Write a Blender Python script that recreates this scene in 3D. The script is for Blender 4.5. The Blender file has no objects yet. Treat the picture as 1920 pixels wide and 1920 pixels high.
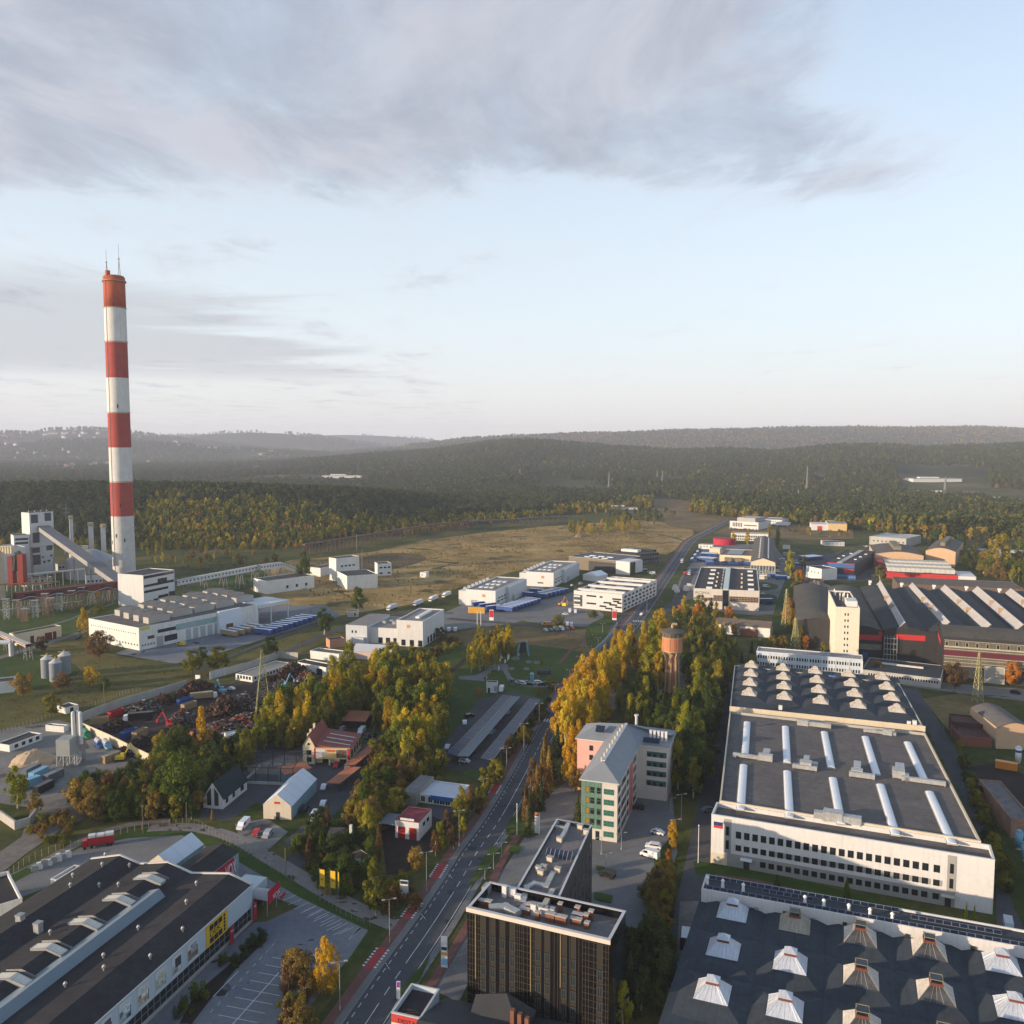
SKY_STRENGTH=.15
HORIZ_MIX,HORIZ_COL,HORIZ_WARM=.93,(2.85,3.02,3.17),(3.1,2.88,2.62)
CL_OFF=(2.1,.4)
CL_DARK,CL_LIGHT,CL_EDGE,CL_STRAT=(1.33,1.45,1.74),(1.95,1.97,2.2),(2.7,2.5,2.52),(1.85,1.95,2.08)
SUN_E,SUN_COL,EXPO=3.5,(1.0,.78,.55),1.07
HAZE_D,HAZE_COL=7.2e-5,(.82,.87,1.0)
LEAFK,GRASSK=1.9,1.35
import bpy,math,random
import numpy as np
from mathutils import Vector
random.seed(7);RNG=np.random.default_rng(11)
SC=bpy.context.scene
COL=SC.collection
PI=math.pi
HC,FO,HY=120.0,1620.0,832.0
PT=math.atan((960-HY)/FO);CP,SP=math.cos(PT),math.sin(PT)
def G(p,z=0.0):
 """ground (or height z) point seen at a measured photo position"""
 a=(p[0]-960)/FO;b=-(p[1]-960)/FO
 dy=CP+b*SP;dz=-SP+b*CP
 t=(z-HC)/dz
 return Vector((a*t,dy*t,z))
def zof(Y,py):
 t=(960-py)/FO
 return HC+Y*(t*CP-SP)/(CP+t*SP)
def zoom(ox,oy,s):return lambda x,y:(ox+x/s,oy+y/s)
q1=zoom(0,780,3);q2=zoom(480,850,3);q3=zoom(1000,850,3.84);q4=zoom(1400,880,3.6923)
q5=zoom(0,1180,3.42857);q6=zoom(360,1250,3.42857);q7=zoom(0,1500,3);q8=zoom(560,1500,3)
s1=zoom(1000,1320,6);s2=zoom(1280,1180,3);s3=zoom(1240,1560,2.82353);s4=zoom(800,1180,3.6923)
s5=zoom(1660,1200,3.8385);s6=zoom(1280,940,4.8);s7=zoom(860,1500,4.36364);s8=zoom(0,900,4.8)
t1=zoom(300,1200,5.3333);t2=zoom(540,1340,12);t3=zoom(700,1780,9.6);t4=zoom(860,1180,9.6);t5=zoom(0,1080,12)
t6=zoom(180,1680,6);t7=zoom(360,1560,9.6)
def ident(x,y):return(x,y)
MATS={}
def nt_new(name):
 m=bpy.data.materials.new(name);m.use_nodes=True
 nt=m.node_tree;nt.nodes.clear()
 out=nt.nodes.new('ShaderNodeOutputMaterial')
 return m,nt,out
def N(nt,typ,**kw):
 n=nt.nodes.new(typ)
 for k,v in kw.items():
  if k in n.inputs:n.inputs[k].default_value=v
  else:setattr(n,k,v)
 return n
def ramp(nt,fac,stops):
 r=nt.nodes.new('ShaderNodeValToRGB')
 e=r.color_ramp.elements
 while len(e)<len(stops):e.new(0.5)
 for i,(p,c)in enumerate(stops):
  e[i].position=p;e[i].color=(c[0],c[1],c[2],1)
 nt.links.new(fac,r.inputs[0])
 return r.outputs[0]
def mixc(nt,f,a,b):
 n=nt.nodes.new('ShaderNodeMix');n.data_type='RGBA'
 for s,v in((0,f),(6,a),(7,b)):
  if hasattr(v,'is_linked')or hasattr(v,'links'):nt.links.new(v,n.inputs[s])
  elif s==0:n.inputs[0].default_value=v
  else:n.inputs[s].default_value=(*v[:3],1)
 return n.outputs[2]
def M(name,col,rough=.8,var=.15,scale=.25,metal=0.,spec=.3,fine=2.5,bump=0.,streak=0.,stripes=None):
 """painted / mineral surface with large patches, fine grain and optional rain streaks or sheet ribs"""
 if name in MATS:return MATS[name]
 m,nt,out=nt_new(name)
 tc=N(nt,'ShaderNodeTexCoord')
 n1=N(nt,'ShaderNodeTexNoise',Scale=scale,Detail=6.,Roughness=.6)
 n2=N(nt,'ShaderNodeTexNoise',Scale=fine,Detail=4.,Roughness=.7)
 nt.links.new(tc.outputs['Object'],n1 .inputs['Vector']);nt.links.new(tc.outputs['Object'],n2 .inputs['Vector'])
 add=N(nt,'ShaderNodeMath',operation='ADD');nt.links.new(n1 .outputs[0],add.inputs[0]);nt.links.new(n2 .outputs[0],add.inputs[1])
 mr=N(nt,'ShaderNodeMapRange');nt.links.new(add.outputs[0],mr.inputs[0])
 mr.inputs[1].default_value=.7;mr.inputs[2].default_value=1.3
 dk=[c*(1-var)for c in col];lt=[min(1,c*(1+var))for c in col]
 c=mixc(nt,mr.outputs[0],dk,lt)
 if var>=.2 or streak:
  ns=N(nt,'ShaderNodeTexNoise',Scale=max(scale*2.2,.12),Detail=7.,Roughness=.62,Distortion=1.2);nt.links.new(tc.outputs['Object'],ns.inputs['Vector'])
  ms=N(nt,'ShaderNodeMapRange');nt.links.new(ns.outputs[0],ms.inputs[0]);ms.inputs[1].default_value=.53;ms.inputs[2].default_value=.66;ms.inputs[4].default_value=.35 if var>=.2 else.14
  c=mixc(nt,ms.outputs[0],c,[x*.5 for x in col])
  nl=N(nt,'ShaderNodeTexNoise',Scale=max(scale*5,.3),Detail=5.,Distortion=.8);nt.links.new(tc.outputs['Object'],nl.inputs['Vector'])
  ml_=N(nt,'ShaderNodeMapRange');nt.links.new(nl.outputs[0],ml_.inputs[0]);ml_.inputs[1].default_value=.62;ml_.inputs[2].default_value=.72;ml_.inputs[4].default_value=.3 if var>=.2 else.06
  c=mixc(nt,ml_.outputs[0],c,[min(.8,x*1.8)for x in col])
 if streak:
  mp=N(nt,'ShaderNodeMapping');mp.inputs['Scale'].default_value=(1.3,1.3,.06)
  n3=N(nt,'ShaderNodeTexNoise',Scale=1.,Detail=5.)
  nt.links.new(tc.outputs['Object'],mp.inputs[0]);nt.links.new(mp.outputs[0],n3 .inputs['Vector'])
  mr3=N(nt,'ShaderNodeMapRange');nt.links.new(n3 .outputs[0],mr3 .inputs[0]);mr3 .inputs[1].default_value=.5;mr3 .inputs[2].default_value=.75
  mul=N(nt,'ShaderNodeMath',operation='MULTIPLY');nt.links.new(mr3 .outputs[0],mul.inputs[0]);mul.inputs[1].default_value=streak
  c=mixc(nt,mul.outputs[0],c,[x*.45 for x in col])
 if stripes:
  ax,w,amt=stripes
  sx=N(nt,'ShaderNodeSeparateXYZ');nt.links.new(tc.outputs['Object'],sx.inputs[0])
  ml=N(nt,'ShaderNodeMath',operation='MULTIPLY');nt.links.new(sx.outputs[ax],ml.inputs[0]);ml.inputs[1].default_value=1/w
  fr=N(nt,'ShaderNodeMath',operation='FRACT');nt.links.new(ml.outputs[0],fr.inputs[0])
  gt=N(nt,'ShaderNodeMath',operation='LESS_THAN');nt.links.new(fr.outputs[0],gt.inputs[0]);gt.inputs[1].default_value=.12
  mm=N(nt,'ShaderNodeMath',operation='MULTIPLY');nt.links.new(gt.outputs[0],mm.inputs[0]);mm.inputs[1].default_value=amt
  c=mixc(nt,mm.outputs[0],c,[x*.4 for x in col])
 b=N(nt,'ShaderNodeBsdfPrincipled',Roughness=rough,Metallic=metal)
 b.inputs['Specular IOR Level'].default_value=spec
 nt.links.new(c,b.inputs['Base Color'])
 if bump:
  bp=N(nt,'ShaderNodeBump',Strength=bump,Distance=.1);nt.links.new(n2 .outputs[0],bp.inputs['Height']);nt.links.new(bp.outputs[0],b.inputs['Normal'])
 nt.links.new(b.outputs[0],out.inputs[0])
 MATS[name]=m
 return m
def GLASS(name,col=(.015,.02,.026),rough=.12):
 if name in MATS:return MATS[name]
 m=M(name,col,rough=rough,var=.5,scale=.35,spec=.5,fine=.15)
 return m
def EMIT(name,col,s):
 m,nt,out=nt_new(name);e=N(nt,'ShaderNodeEmission',Strength=s);e.inputs[0].default_value=(*col,1)
 nt.links.new(e.outputs[0],out.inputs[0]);return m
def LEAF(name,cols,trans=.35):
 """foliage: leaf to leaf, clump to clump and tree to tree differences in hue"""
 if name in MATS:return MATS[name]
 m,nt,out=nt_new(name)
 tc=N(nt,'ShaderNodeTexCoord');ge=N(nt,'ShaderNodeNewGeometry');oi=N(nt,'ShaderNodeObjectInfo')
 n1=N(nt,'ShaderNodeTexNoise',Scale=.35,Detail=3.);nt.links.new(tc.outputs['Object'],n1 .inputs['Vector'])
 a=N(nt,'ShaderNodeMath',operation='MULTIPLY_ADD');nt.links.new(ge.outputs['Random Per Island'],a.inputs[0]);a.inputs[1].default_value=.45;nt.links.new(n1 .outputs[0],a.inputs[2])
 b=N(nt,'ShaderNodeMath',operation='MULTIPLY_ADD');nt.links.new(oi.outputs['Random'],b.inputs[0]);b.inputs[1].default_value=.5;nt.links.new(a.outputs[0],b.inputs[2])
 mr=N(nt,'ShaderNodeMapRange');nt.links.new(b.outputs[0],mr.inputs[0]);mr.inputs[1].default_value=.45;mr.inputs[2].default_value=1.45
 cols=[[min(.62,v*LEAFK)for v in q]for q in cols];k=len(cols)
 c=ramp(nt,mr.outputs[0],[(i/(k-1),cols[i])for i in range(k)])
 d=N(nt,'ShaderNodeBsdfDiffuse');t=N(nt,'ShaderNodeBsdfTranslucent');mx=N(nt,'ShaderNodeMixShader');mx.inputs[0].default_value=trans
 nt.links.new(c,d.inputs[0]);nt.links.new(c,t.inputs[0]);nt.links.new(d.outputs[0],mx.inputs[1]);nt.links.new(t.outputs[0],mx.inputs[2])
 nt.links.new(mx.outputs[0],out.inputs[0]);MATS[name]=m
 return m
def GROUND(name,cols,s1_=.02,s2_=.3,rough=.95,patch=None,bump=.3):
 """soil, grass or asphalt: patches at two sizes through a colour ramp, optional darker repairs"""
 if name in MATS:return MATS[name]
 m,nt,out=nt_new(name)
 tc=N(nt,'ShaderNodeTexCoord')
 n1=N(nt,'ShaderNodeTexNoise',Scale=s1_,Detail=8.,Roughness=.65);n2=N(nt,'ShaderNodeTexNoise',Scale=s2_,Detail=6.,Roughness=.7)
 for n in(n1,n2):nt.links.new(tc.outputs['Object'],n.inputs['Vector'])
 if cols[0][1]>cols[0][2]*1.8 or name in('dry_grass','brown_grass'):cols=[[v*GRASSK for v in q]for q in cols]
 a=N(nt,'ShaderNodeMath',operation='MULTIPLY_ADD');nt.links.new(n2 .outputs[0],a.inputs[0]);a.inputs[1].default_value=.6;nt.links.new(n1 .outputs[0],a.inputs[2])
 mr=N(nt,'ShaderNodeMapRange');nt.links.new(a.outputs[0],mr.inputs[0]);mr.inputs[1].default_value=.5;mr.inputs[2].default_value=1.1
 k=len(cols);c=ramp(nt,mr.outputs[0],[(i/(k-1),cols[i])for i in range(k)])
 if patch:
  n3=N(nt,'ShaderNodeTexNoise',Scale=patch[1],Detail=2.,Distortion=.6);nt.links.new(tc.outputs['Object'],n3 .inputs['Vector'])
  m3=N(nt,'ShaderNodeMapRange');nt.links.new(n3 .outputs[0],m3 .inputs[0]);m3 .inputs[1].default_value=patch[2];m3 .inputs[2].default_value=patch[2]+.03
  c=mixc(nt,m3 .outputs[0],c,patch[0])
 b=N(nt,'ShaderNodeBsdfPrincipled',Roughness=rough);b.inputs['Specular IOR Level'].default_value=.15
 nt.links.new(c,b.inputs['Base Color'])
 bp=N(nt,'ShaderNodeBump',Strength=bump,Distance=.3);nt.links.new(n2 .outputs[0],bp.inputs['Height']);nt.links.new(bp.outputs[0],b.inputs['Normal'])
 nt.links.new(b.outputs[0],out.inputs[0]);MATS[name]=m
 return m
class MB:
 def __init__(s):s.v=[];s.f=[];s.m=[]
 def poly(s,pts,m=0):
  i=len(s.v);s.v+=[tuple(p)for p in pts];s.f.append(tuple(range(i,i+len(pts))));s.m.append(m);return s
 def box(s,x0,y0,z0,x1,y1,z1,m=0,mt=None):
  i=len(s.v)
  s.v+=[(x0,y0,z0),(x1,y0,z0),(x1,y1,z0),(x0,y1,z0),(x0,y0,z1),(x1,y0,z1),(x1,y1,z1),(x0,y1,z1)]
  s.f+=[(i+3,i+2,i+1,i),(i+4,i+5,i+6,i+7),(i,i+1,i+5,i+4),(i+1,i+2,i+6,i+5),(i+2,i+3,i+7,i+6),(i+3,i,i+4,i+7)]
  s.m+=[m,m if mt is None else mt,m,m,m,m];return s
 def prism(s,pts,z0,z1,m=0,mt=None):
  n=len(pts);i=len(s.v)
  ar=sum(pts[k][0]*pts[(k+1)%n][1]-pts[(k+1)%n][0]*pts[k][1]for k in range(n))
  if ar<0:pts=pts[::-1]
  s.v+=[(p[0],p[1],z0)for p in pts]+[(p[0],p[1],z1)for p in pts]
  s.f.append(tuple(range(i+n-1,i-1,-1)));s.m.append(m)
  s.f.append(tuple(range(i+n,i+2*n)));s.m.append(m if mt is None else mt)
  for k in range(n):
   j=(k+1)%n;s.f.append((i+k,i+j,i+n+j,i+n+k));s.m.append(m)
  return s
 def prof(s,pr,a0,a1,axis='y',m=0,caps=True,mc=None):
  """profile of (horizontal, z) pairs swept along x or y between a0 and a1"""
  n=len(pr);i=len(s.v)
  for a in(a0,a1):s.v+=[((h,a,z)if axis=='y' else(a,h,z))for h,z in pr]
  for k in range(n-1):
   s.f.append((i+k,i+k+1,i+n+k+1,i+n+k));s.m.append(m)
  if caps:
   mm=m if mc is None else mc
   s.f.append(tuple(range(i,i+n)));s.m.append(mm);s.f.append(tuple(range(i+2*n-1,i+n-1,-1)));s.m.append(mm)
  return s
 def cyl(s,x,y,z0,z1,r0,r1=None,n=16,m=0,cap=True):
  r1=r0 if r1 is None else r1;i=len(s.v)
  for z,r in((z0,r0),(z1,r1)):s.v+=[(x+r*math.cos(2*PI*k/n),y+r*math.sin(2*PI*k/n),z)for k in range(n)]
  for k in range(n):
   j=(k+1)%n;s.f.append((i+k,i+j,i+n+j,i+n+k));s.m.append(m)
  if cap:s.f.append(tuple(range(i+n,i+2*n)));s.m.append(m);s.f.append(tuple(range(i+n-1,i-1,-1)));s.m.append(m)
  return s
 def tube(s,a,b,r,n=4,m=0):
  a=Vector(a);b=Vector(b);d=(b-a)
  if d.length<1e-6:return s
  d.normalize();u=d.cross(Vector((0,0,1))if abs(d.z)<.95 else Vector((1,0,0))).normalized();w=d.cross(u);i=len(s.v)
  for p in(a,b):s.v+=[tuple(p+r*(math.cos(2*PI*k/n+.7)*u+math.sin(2*PI*k/n+.7)*w))for k in range(n)]
  for k in range(n):
   j=(k+1)%n;s.f.append((i+k,i+j,i+n+j,i+n+k));s.m.append(m)
  s.f.append(tuple(range(i+n-1,i-1,-1)));s.m.append(m);s.f.append(tuple(range(i+n,i+2*n)));s.m.append(m)
  return s
 def cone(s,x,y,z0,z1,w,d,tw=0,td=0,m=0):
  """four sided frustum w x d at z0, tw x td at z1"""
  i=len(s.v)
  for z,a,b in((z0,w/2,d/2),(z1,tw/2,td/2)):s.v+=[(x-a,y-b,z),(x+a,y-b,z),(x+a,y+b,z),(x-a,y+b,z)]
  for k in range(4):
   j=(k+1)%4;s.f.append((i+k,i+j,i+4+j,i+4+k));s.m.append(m)
  s.f.append((i+4,i+5,i+6,i+7));s.m.append(m);return s
 def mesh(s,name,mats,smooth=False):
  me=bpy.data.meshes.new(name);me.from_pydata(s.v,[],s.f)
  for x in mats:me.materials.append(x)
  me.polygons.foreach_set('material_index',np.array(s.m,dtype=np.int32))
  if smooth:me.polygons.foreach_set('use_smooth',np.ones(len(s.f),dtype=bool))
  me.update();return me
 def build(s,name,mats,parent=None,loc=None,rz=0,smooth=False):
  if not isinstance(mats,(list,tuple)):mats=[mats]
  o=bpy.data.objects.new(name,s.mesh(name,mats,smooth));COL.objects.link(o)
  if parent is not None:o.parent=parent
  if loc is not None:o.location=loc
  o.rotation_euler[2]=rz
  return o
def tag(o,label=None,cat=None,group=None,kind=None):
 if label:o['label']=label
 if cat:o['category']=cat
 if group:o['group']=group
 if kind:o['kind']=kind
 return o
def thing(name,label,cat,loc=(0,0,0),rz=0.,group=None):
 o=bpy.data.objects.new(name,None);COL.objects.link(o);o.empty_display_size=.5
 o.location=loc;o.rotation_euler[2]=rz
 return tag(o,label,cat,group)
KEEP=[]
def copy_tree(o,loc=None,rz=None,label=None,group=None,scale=None):
 def cp(x,par):
  c=x.copy();COL.objects.link(c);c.parent=par
  for ch in x.children:cp(ch,c)
  return c
 r=cp(o,None)
 if loc is not None:r.location=loc
 if rz is not None:r.rotation_euler[2]=rz
 if label:r['label']=label
 if group:r['group']=group
 if scale is not None:r.scale=scale
 return r
def recolor(root,part,mat,slot=0):
 for c in root.children:
  if c.name.split('.')[0]==part:
   c.material_slots[slot].link='OBJECT';c.material_slots[slot].material=mat
def bar(o,part):return[c for c in o.children if c.name.split('.')[0]==part]
def text(parent,body,size,mat,loc,face='f',name='lettering',W=0,D=0,ext=.03,sx=1.,align='LEFT'):
 cu=bpy.data.curves.new(name,'FONT');cu.body=body;cu.size=size;cu.extrude=ext;cu.align_x=align
 o=bpy.data.objects.new(name,cu);COL.objects.link(o);o.parent=parent
 cu.materials.append(mat);o.location=loc
 o.rotation_euler=(PI/2,0,{'f':0,'r':PI/2,'l':-PI/2,'b':PI}[face]);o.scale=(sx,1,1)
 return o
class Fr:
 def __init__(s,A,B,C=None,H=None,bot=None,botB=None,D=None,dep=False):
  if H is None:
   if bot is not None:H=zof(G(bot).y,A[1])
   else:H=zof(G(botB).y,B[1])
  s.H=H;a=G(A,H);b=G(B,H);d=b-a
  s.W=d.length;s.u=d/s.W
  if dep:
   vv=(G(C,H)-a).normalized();s.u=Vector((vv.y,-vv.x,0));s.W=d.dot(s.u)
  s.v=Vector((-s.u.y,s.u.x,0));s.o=Vector((a.x,a.y,0));s.rz=math.atan2(s.u.y,s.u.x)
  s.D=D if D is not None else(G(C,H)-a).dot(s.v)
 def l(s,p,z=None):
  q=G(p,s.H if z is None else z)-s.o
  return(q.dot(s.u),q.dot(s.v))
 def w(s,x,y,z=0):return s.o+x*s.u+y*s.v+Vector((0,0,z))
class B:
 """a building standing in a surveyed rectangle: Empty + wall, roof, window, door ... parts"""
 def __init__(s,name,label,cat,fr,group=None):
  s.fr=fr;s.W,s.D,s.H=fr.W,fr.D,fr.H
  s.root=thing(name,label,cat,fr.o,fr.rz,group)
  KEEP.append([tuple(fr.w(x,y).xy)for x,y in((-2.5,-2.5),(s.W+2.5,-2.5),(s.W+2.5,s.D+2.5),(-2.5,s.D+2.5))])
 def part(s,name,mb,mats,smooth=False,parent=None):return mb.build(name,mats,parent or s.root,smooth=smooth)
 def flat(s,wm,rm,par=.6,t=.35,cop=None,x0=0,y0=0,x1=None,y1=None,H=None,wname='wall',rname='roof',z0=-.3,plinth=None):
  x1=s.W if x1 is None else x1;y1=s.D if y1 is None else y1;H=s.H if H is None else H
  w=MB()
  w.box(x0,y0,z0,x1,y0+t,H);w.box(x0,y1-t,z0,x1,y1,H);w.box(x0,y0+t,z0,x0+t,y1-t,H);w.box(x1-t,y0+t,z0,x1,y1-t,H)
  s.part(wname,w,wm)
  r=MB().box(x0+t,y0+t,H-par-.3,x1-t,y1-t,H-par)
  s.part(rname,r,rm)
  if cop is not None:
   c=MB();e=.06
   c.box(x0-e,y0-e,H,x1+e,y0+t+e,H+.12);c.box(x0-e,y1-t-e,H,x1+e,y1+e,H+.12)
   c.box(x0-e,y0+t+e,H,x0+t+e,y1-t-e,H+.12);c.box(x1-t-e,y0+t+e,H,x1+e,y1-t-e,H+.12)
   s.part('coping',c,cop)
  return s
 def quad(s,pts,wm,rm,H,par=.6,t=.4,cop=None,wname='wall',rname='roof',z0=-.3):
  """flat roofed volume on a measured four-sided plan (local points, anticlockwise)"""
  P=[Vector((p[0],p[1],0))for p in pts];n=len(P);I=[]
  for i in range(n):
   a=(P[i]-P[i-1]).normalized();b=(P[(i+1)%n]-P[i]).normalized();na=Vector((-a.y,a.x,0));nb_=Vector((-b.y,b.x,0))
   k=(na+nb_);I.append(P[i]+k*(t/max(.2,k.dot(na))))
  w=MB();r=MB();c=MB()
  for i in range(n):
   j=(i+1)%n;a,b,ia,ib=P[i],P[j],I[i],I[j]
   w.poly([(a.x,a.y,z0),(b.x,b.y,z0),(b.x,b.y,H),(a.x,a.y,H)]);w.poly([(ib.x,ib.y,H-par-.1),(ia.x,ia.y,H-par-.1),(ia.x,ia.y,H),(ib.x,ib.y,H)])
   (c if cop else w).poly([(a.x,a.y,H+(.003 if cop else 0)),(b.x,b.y,H+(.003 if cop else 0)),(ib.x,ib.y,H+(.003 if cop else 0)),(ia.x,ia.y,H+(.003 if cop else 0))])
  r.poly([(p.x,p.y,H-par)for p in I]);s.part(wname,w,wm);s.part(rname,r,rm)
  if cop:s.part('coping',c,cop)
 def face(s,face,x,z,off=.0):
  if face=='f':return(x,-off,z),0
  if face=='r':return(s.W+off,x,z),PI/2
  if face=='l':return(-off,s.D-x,z),-PI/2
  return(s.W-x,s.D+off,z),PI
 def panel(s,name,face,x0,x1,z0,z1,mat,t=.05,base=0.,parent=None):
  loc,rz=s.face(face,x0,z0,base)
  o=MB().box(0,-t,0,x1-x0,0,z1-z0).build(name,mat,s.root,loc,rz);return o
 def wins(s,face,xs,z,w,h,fm,gm,name='window',mull=1,rows=0,base=0.):
  me=None
  for x in xs:
   if me is None:
    b=MB();f=.09
    b.box(0,-.06,0,w,.0,f);b.box(0,-.06,h-f,w,0,h);b.box(0,-.06,f,f,0,h-f);b.box(w-f,-.06,f,w,0,h-f)
    for k in range(mull):xx=w*(k+1)/(mull+1);b.box(xx-.04,-.055,f,xx+.04,0,h-f)
    for k in range(rows):zz=h*(k+1)/(rows+1);b.box(f,-.05,zz-.04,w-f,0,zz+.04)
    b.box(f,-.02,f,w-f,0,h-f,1)
    me=b.mesh(name,[fm,gm])
   o=bpy.data.objects.new(name,me);COL.objects.link(o);o.parent=s.root
   o.location,o.rotation_euler[2]=s.face(face,x,z,base)
def lin(a,b,n):return[a+(b-a)*k/(n-1)for k in range(n)]if n>1 else[a]
SUN=Vector((-.93,-.36,0)).normalized();EL=math.radians(10.0)
w=bpy.data.worlds.new("World");SC.world=w;w.use_nodes=True
nt=w.node_tree;nt.nodes.clear()
wo=N(nt,'ShaderNodeOutputWorld');bg=N(nt,'ShaderNodeBackground',Strength=SKY_STRENGTH)
sky=N(nt,'ShaderNodeTexSky');sky.sky_type='NISHITA';sky.sun_disc=False;sky.sun_elevation=EL
sky.sun_rotation=math.atan2(SUN.x,SUN.y);sky.altitude=300;sky.air_density=1.0;sky.dust_density=1.6;sky.ozone_density=2.0
tc=N(nt,'ShaderNodeTexCoord');sep=N(nt,'ShaderNodeSeparateXYZ');nt.links.new(tc.outputs['Generated'],sep.inputs[0])
def mth(op,a,b=None,c=None):
 n=N(nt,'ShaderNodeMath',operation=op)
 for i,v in enumerate((a,b,c)):
  if v is None:continue
  if isinstance(v,(int,float)):n.inputs[i].default_value=v
  else:nt.links.new(v,n.inputs[i])
 return n.outputs[0]
def mrange(v,a,b,c=0.,d=1.,typ='SMOOTHSTEP'):
 n=N(nt,'ShaderNodeMapRange');n.interpolation_type=typ;nt.links.new(v,n.inputs[0])
 for i,x in enumerate((a,b,c,d)):n.inputs[i+1].default_value=x
 return n.outputs[0]
Z=mth('MAXIMUM',sep.outputs[2],.012)
cx=mth('DIVIDE',sep.outputs[0],Z);cy=mth('DIVIDE',sep.outputs[1],Z)
def cnoise(sx,sy,ox,oy,sc,det,dist=0.,rough=.55,rot=0.):
 cb=N(nt,'ShaderNodeCombineXYZ');nt.links.new(cx,cb.inputs[0]);nt.links.new(cy,cb.inputs[1])
 mp=N(nt,'ShaderNodeMapping');mp.inputs['Scale'].default_value=(sx,sy,1);mp.inputs['Location'].default_value=(ox,oy,0);mp.inputs['Rotation'].default_value=(0,0,rot)
 nt.links.new(cb.outputs[0],mp.inputs[0])
 n=N(nt,'ShaderNodeTexNoise',Scale=sc,Detail=det,Roughness=rough,Distortion=dist);nt.links.new(mp.outputs[0],n.inputs['Vector'])
 return n.outputs[0]
el_=sep.outputs[2]
hzf=mrange(el_,.0,.8,1.,0.,'LINEAR')
base=mixc(nt,mth('MULTIPLY',hzf,HORIZ_MIX),sky.outputs[0],HORIZ_COL)
base=mixc(nt,mrange(el_,.0,.13,.55,0.),base,HORIZ_WARM)
xb=cy
n1=cnoise(1.15,.6,CL_OFF[0],CL_OFF[1],.9,10.,.5,.62)
n1b=cnoise(1.2,.55,3.7,1.2,2.8,9.,.7,.66)
n1c=mth('SUBTRACT',mth('MULTIPLY_ADD',n1b,.6,mth('MULTIPLY',n1,1.35)),.385)
band=mth('MULTIPLY',mrange(xb,.8,1.7),mrange(xb,2.8,4.0,1.,0.))
right=mrange(mth('MULTIPLY_ADD',mth('SUBTRACT',cy,2.),-.8,cx),.15,1.0,0.,.5)
left=mrange(cx,-1.6,.2,.16,.0)
d1=mth('ADD',mth('SUBTRACT',mth('MULTIPLY_ADD',band,.50,n1c),right),left)
c1=mrange(d1,.66,1.22)
n2=cnoise(.17,.42,1.3,4.4,1.,9.,.9,.58)
b2=mth('MULTIPLY',mrange(el_,.062,.085),mrange(el_,.145,.19,1.,0.))
l2=mrange(cx,-4.2,.4,.16,-.28)
c2=mth('MULTIPLY',mrange(mth('ADD',n2,l2),.40,.56),b2)
n3=cnoise(1.1,.5,8.1,2.2,1.7,9.,.6,.64)
ccol=mixc(nt,mrange(n3,.36,.66),CL_DARK,CL_LIGHT)
edge=mrange(d1,.98,.72,0.,1.)
ccol=mixc(nt,mth('MULTIPLY',edge,.8),ccol,CL_EDGE)
base=mixc(nt,mth('MULTIPLY',c2,.75),base,CL_STRAT)
fin=mixc(nt,mth('MULTIPLY',c1,.86),base,ccol)
nt.links.new(fin,bg.inputs[0]);nt.links.new(bg.outputs[0],wo.inputs[0])
sl=bpy.data.lights.new('sun_light','SUN');sl.energy=SUN_E;sl.angle=math.radians(.6);sl.color=SUN_COL
so=bpy.data.objects.new('sun_light',sl);COL.objects.link(so)
sd=Vector((SUN.x*math.cos(EL),SUN.y*math.cos(EL),math.sin(EL)))
so.rotation_euler=sd.to_track_quat('Z','Y').to_euler();so.location=(-300,-100,300)
cam=bpy.data.cameras.new('camera');co=bpy.data.objects.new('camera',cam);COL.objects.link(co)
cam.sensor_width=36;cam.sensor_fit='HORIZONTAL';cam.lens=36*FO/1920;cam.clip_start=.5;cam.clip_end=40000
co.location=(0,0,HC);co.rotation_euler=(PI/2-PT,0,0);SC.camera=co
SC.view_settings.view_transform='Standard';SC.view_settings.look='None';SC.view_settings.gamma=1;SC.view_settings.exposure=EXPO
SC.view_settings.use_curve_mapping=False
SC.cycles.use_denoising=True
try:SC.cycles.denoiser='OPENIMAGEDENOISE'
except Exception:pass
SC.cycles.max_bounces=5;SC.cycles.diffuse_bounces=2;SC.cycles.glossy_bounces=2;SC.cycles.volume_bounces=0;SC.cycles.transmission_bounces=3
SC.cycles.use_adaptive_sampling=True;SC.cycles.adaptive_threshold=.015
hz=MB().box(-16000,-3000,-3,16000,15500,420).build('haze',[])
tag(hz,kind='stuff')
m,nt2,out2=nt_new('evening_air');pv=N(nt2,'ShaderNodeVolumePrincipled',Density=HAZE_D);pv.inputs['Color'].default_value=(*HAZE_COL,1);pv.inputs['Anisotropy'].default_value=0.0
nt2 .links.new(pv.outputs[0],out2 .inputs['Volume']);hz.data.materials.append(m)
def interp(a,pts):
 xs=[p[0]for p in pts];ys=[p[1]for p in pts]
 return np.interp(a,xs,ys)
FOOT=[(-700,1050),(0,990),(250,960),(500,965),(650,1020),(800,1150),(1000,1360),(1200,1560)]
RIDGE1=[(-700,890),(0,905),(250,903),(400,906),(550,911),(700,917),(800,928),(900,931),(1000,938),(1100,942),(1200,962)]
R2Z=[(-400,3800),(250,4000),(600,4100),(900,4300),(1200,3900),(1600,3700),(1920,3600),(2600,3600)]
R2Y=[(-400,885),(0,884),(250,880),(400,873),(520,867),(560,863),(600,858),(700,852),(800,844),(860,836),(920,826),(970,822),(1020,825),(1080,832),(1150,838),(1250,842),(1350,838),(1450,842),(1550,834),(1650,830),(1750,834),(1850,829),(1920,826),(2600,830)]
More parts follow.
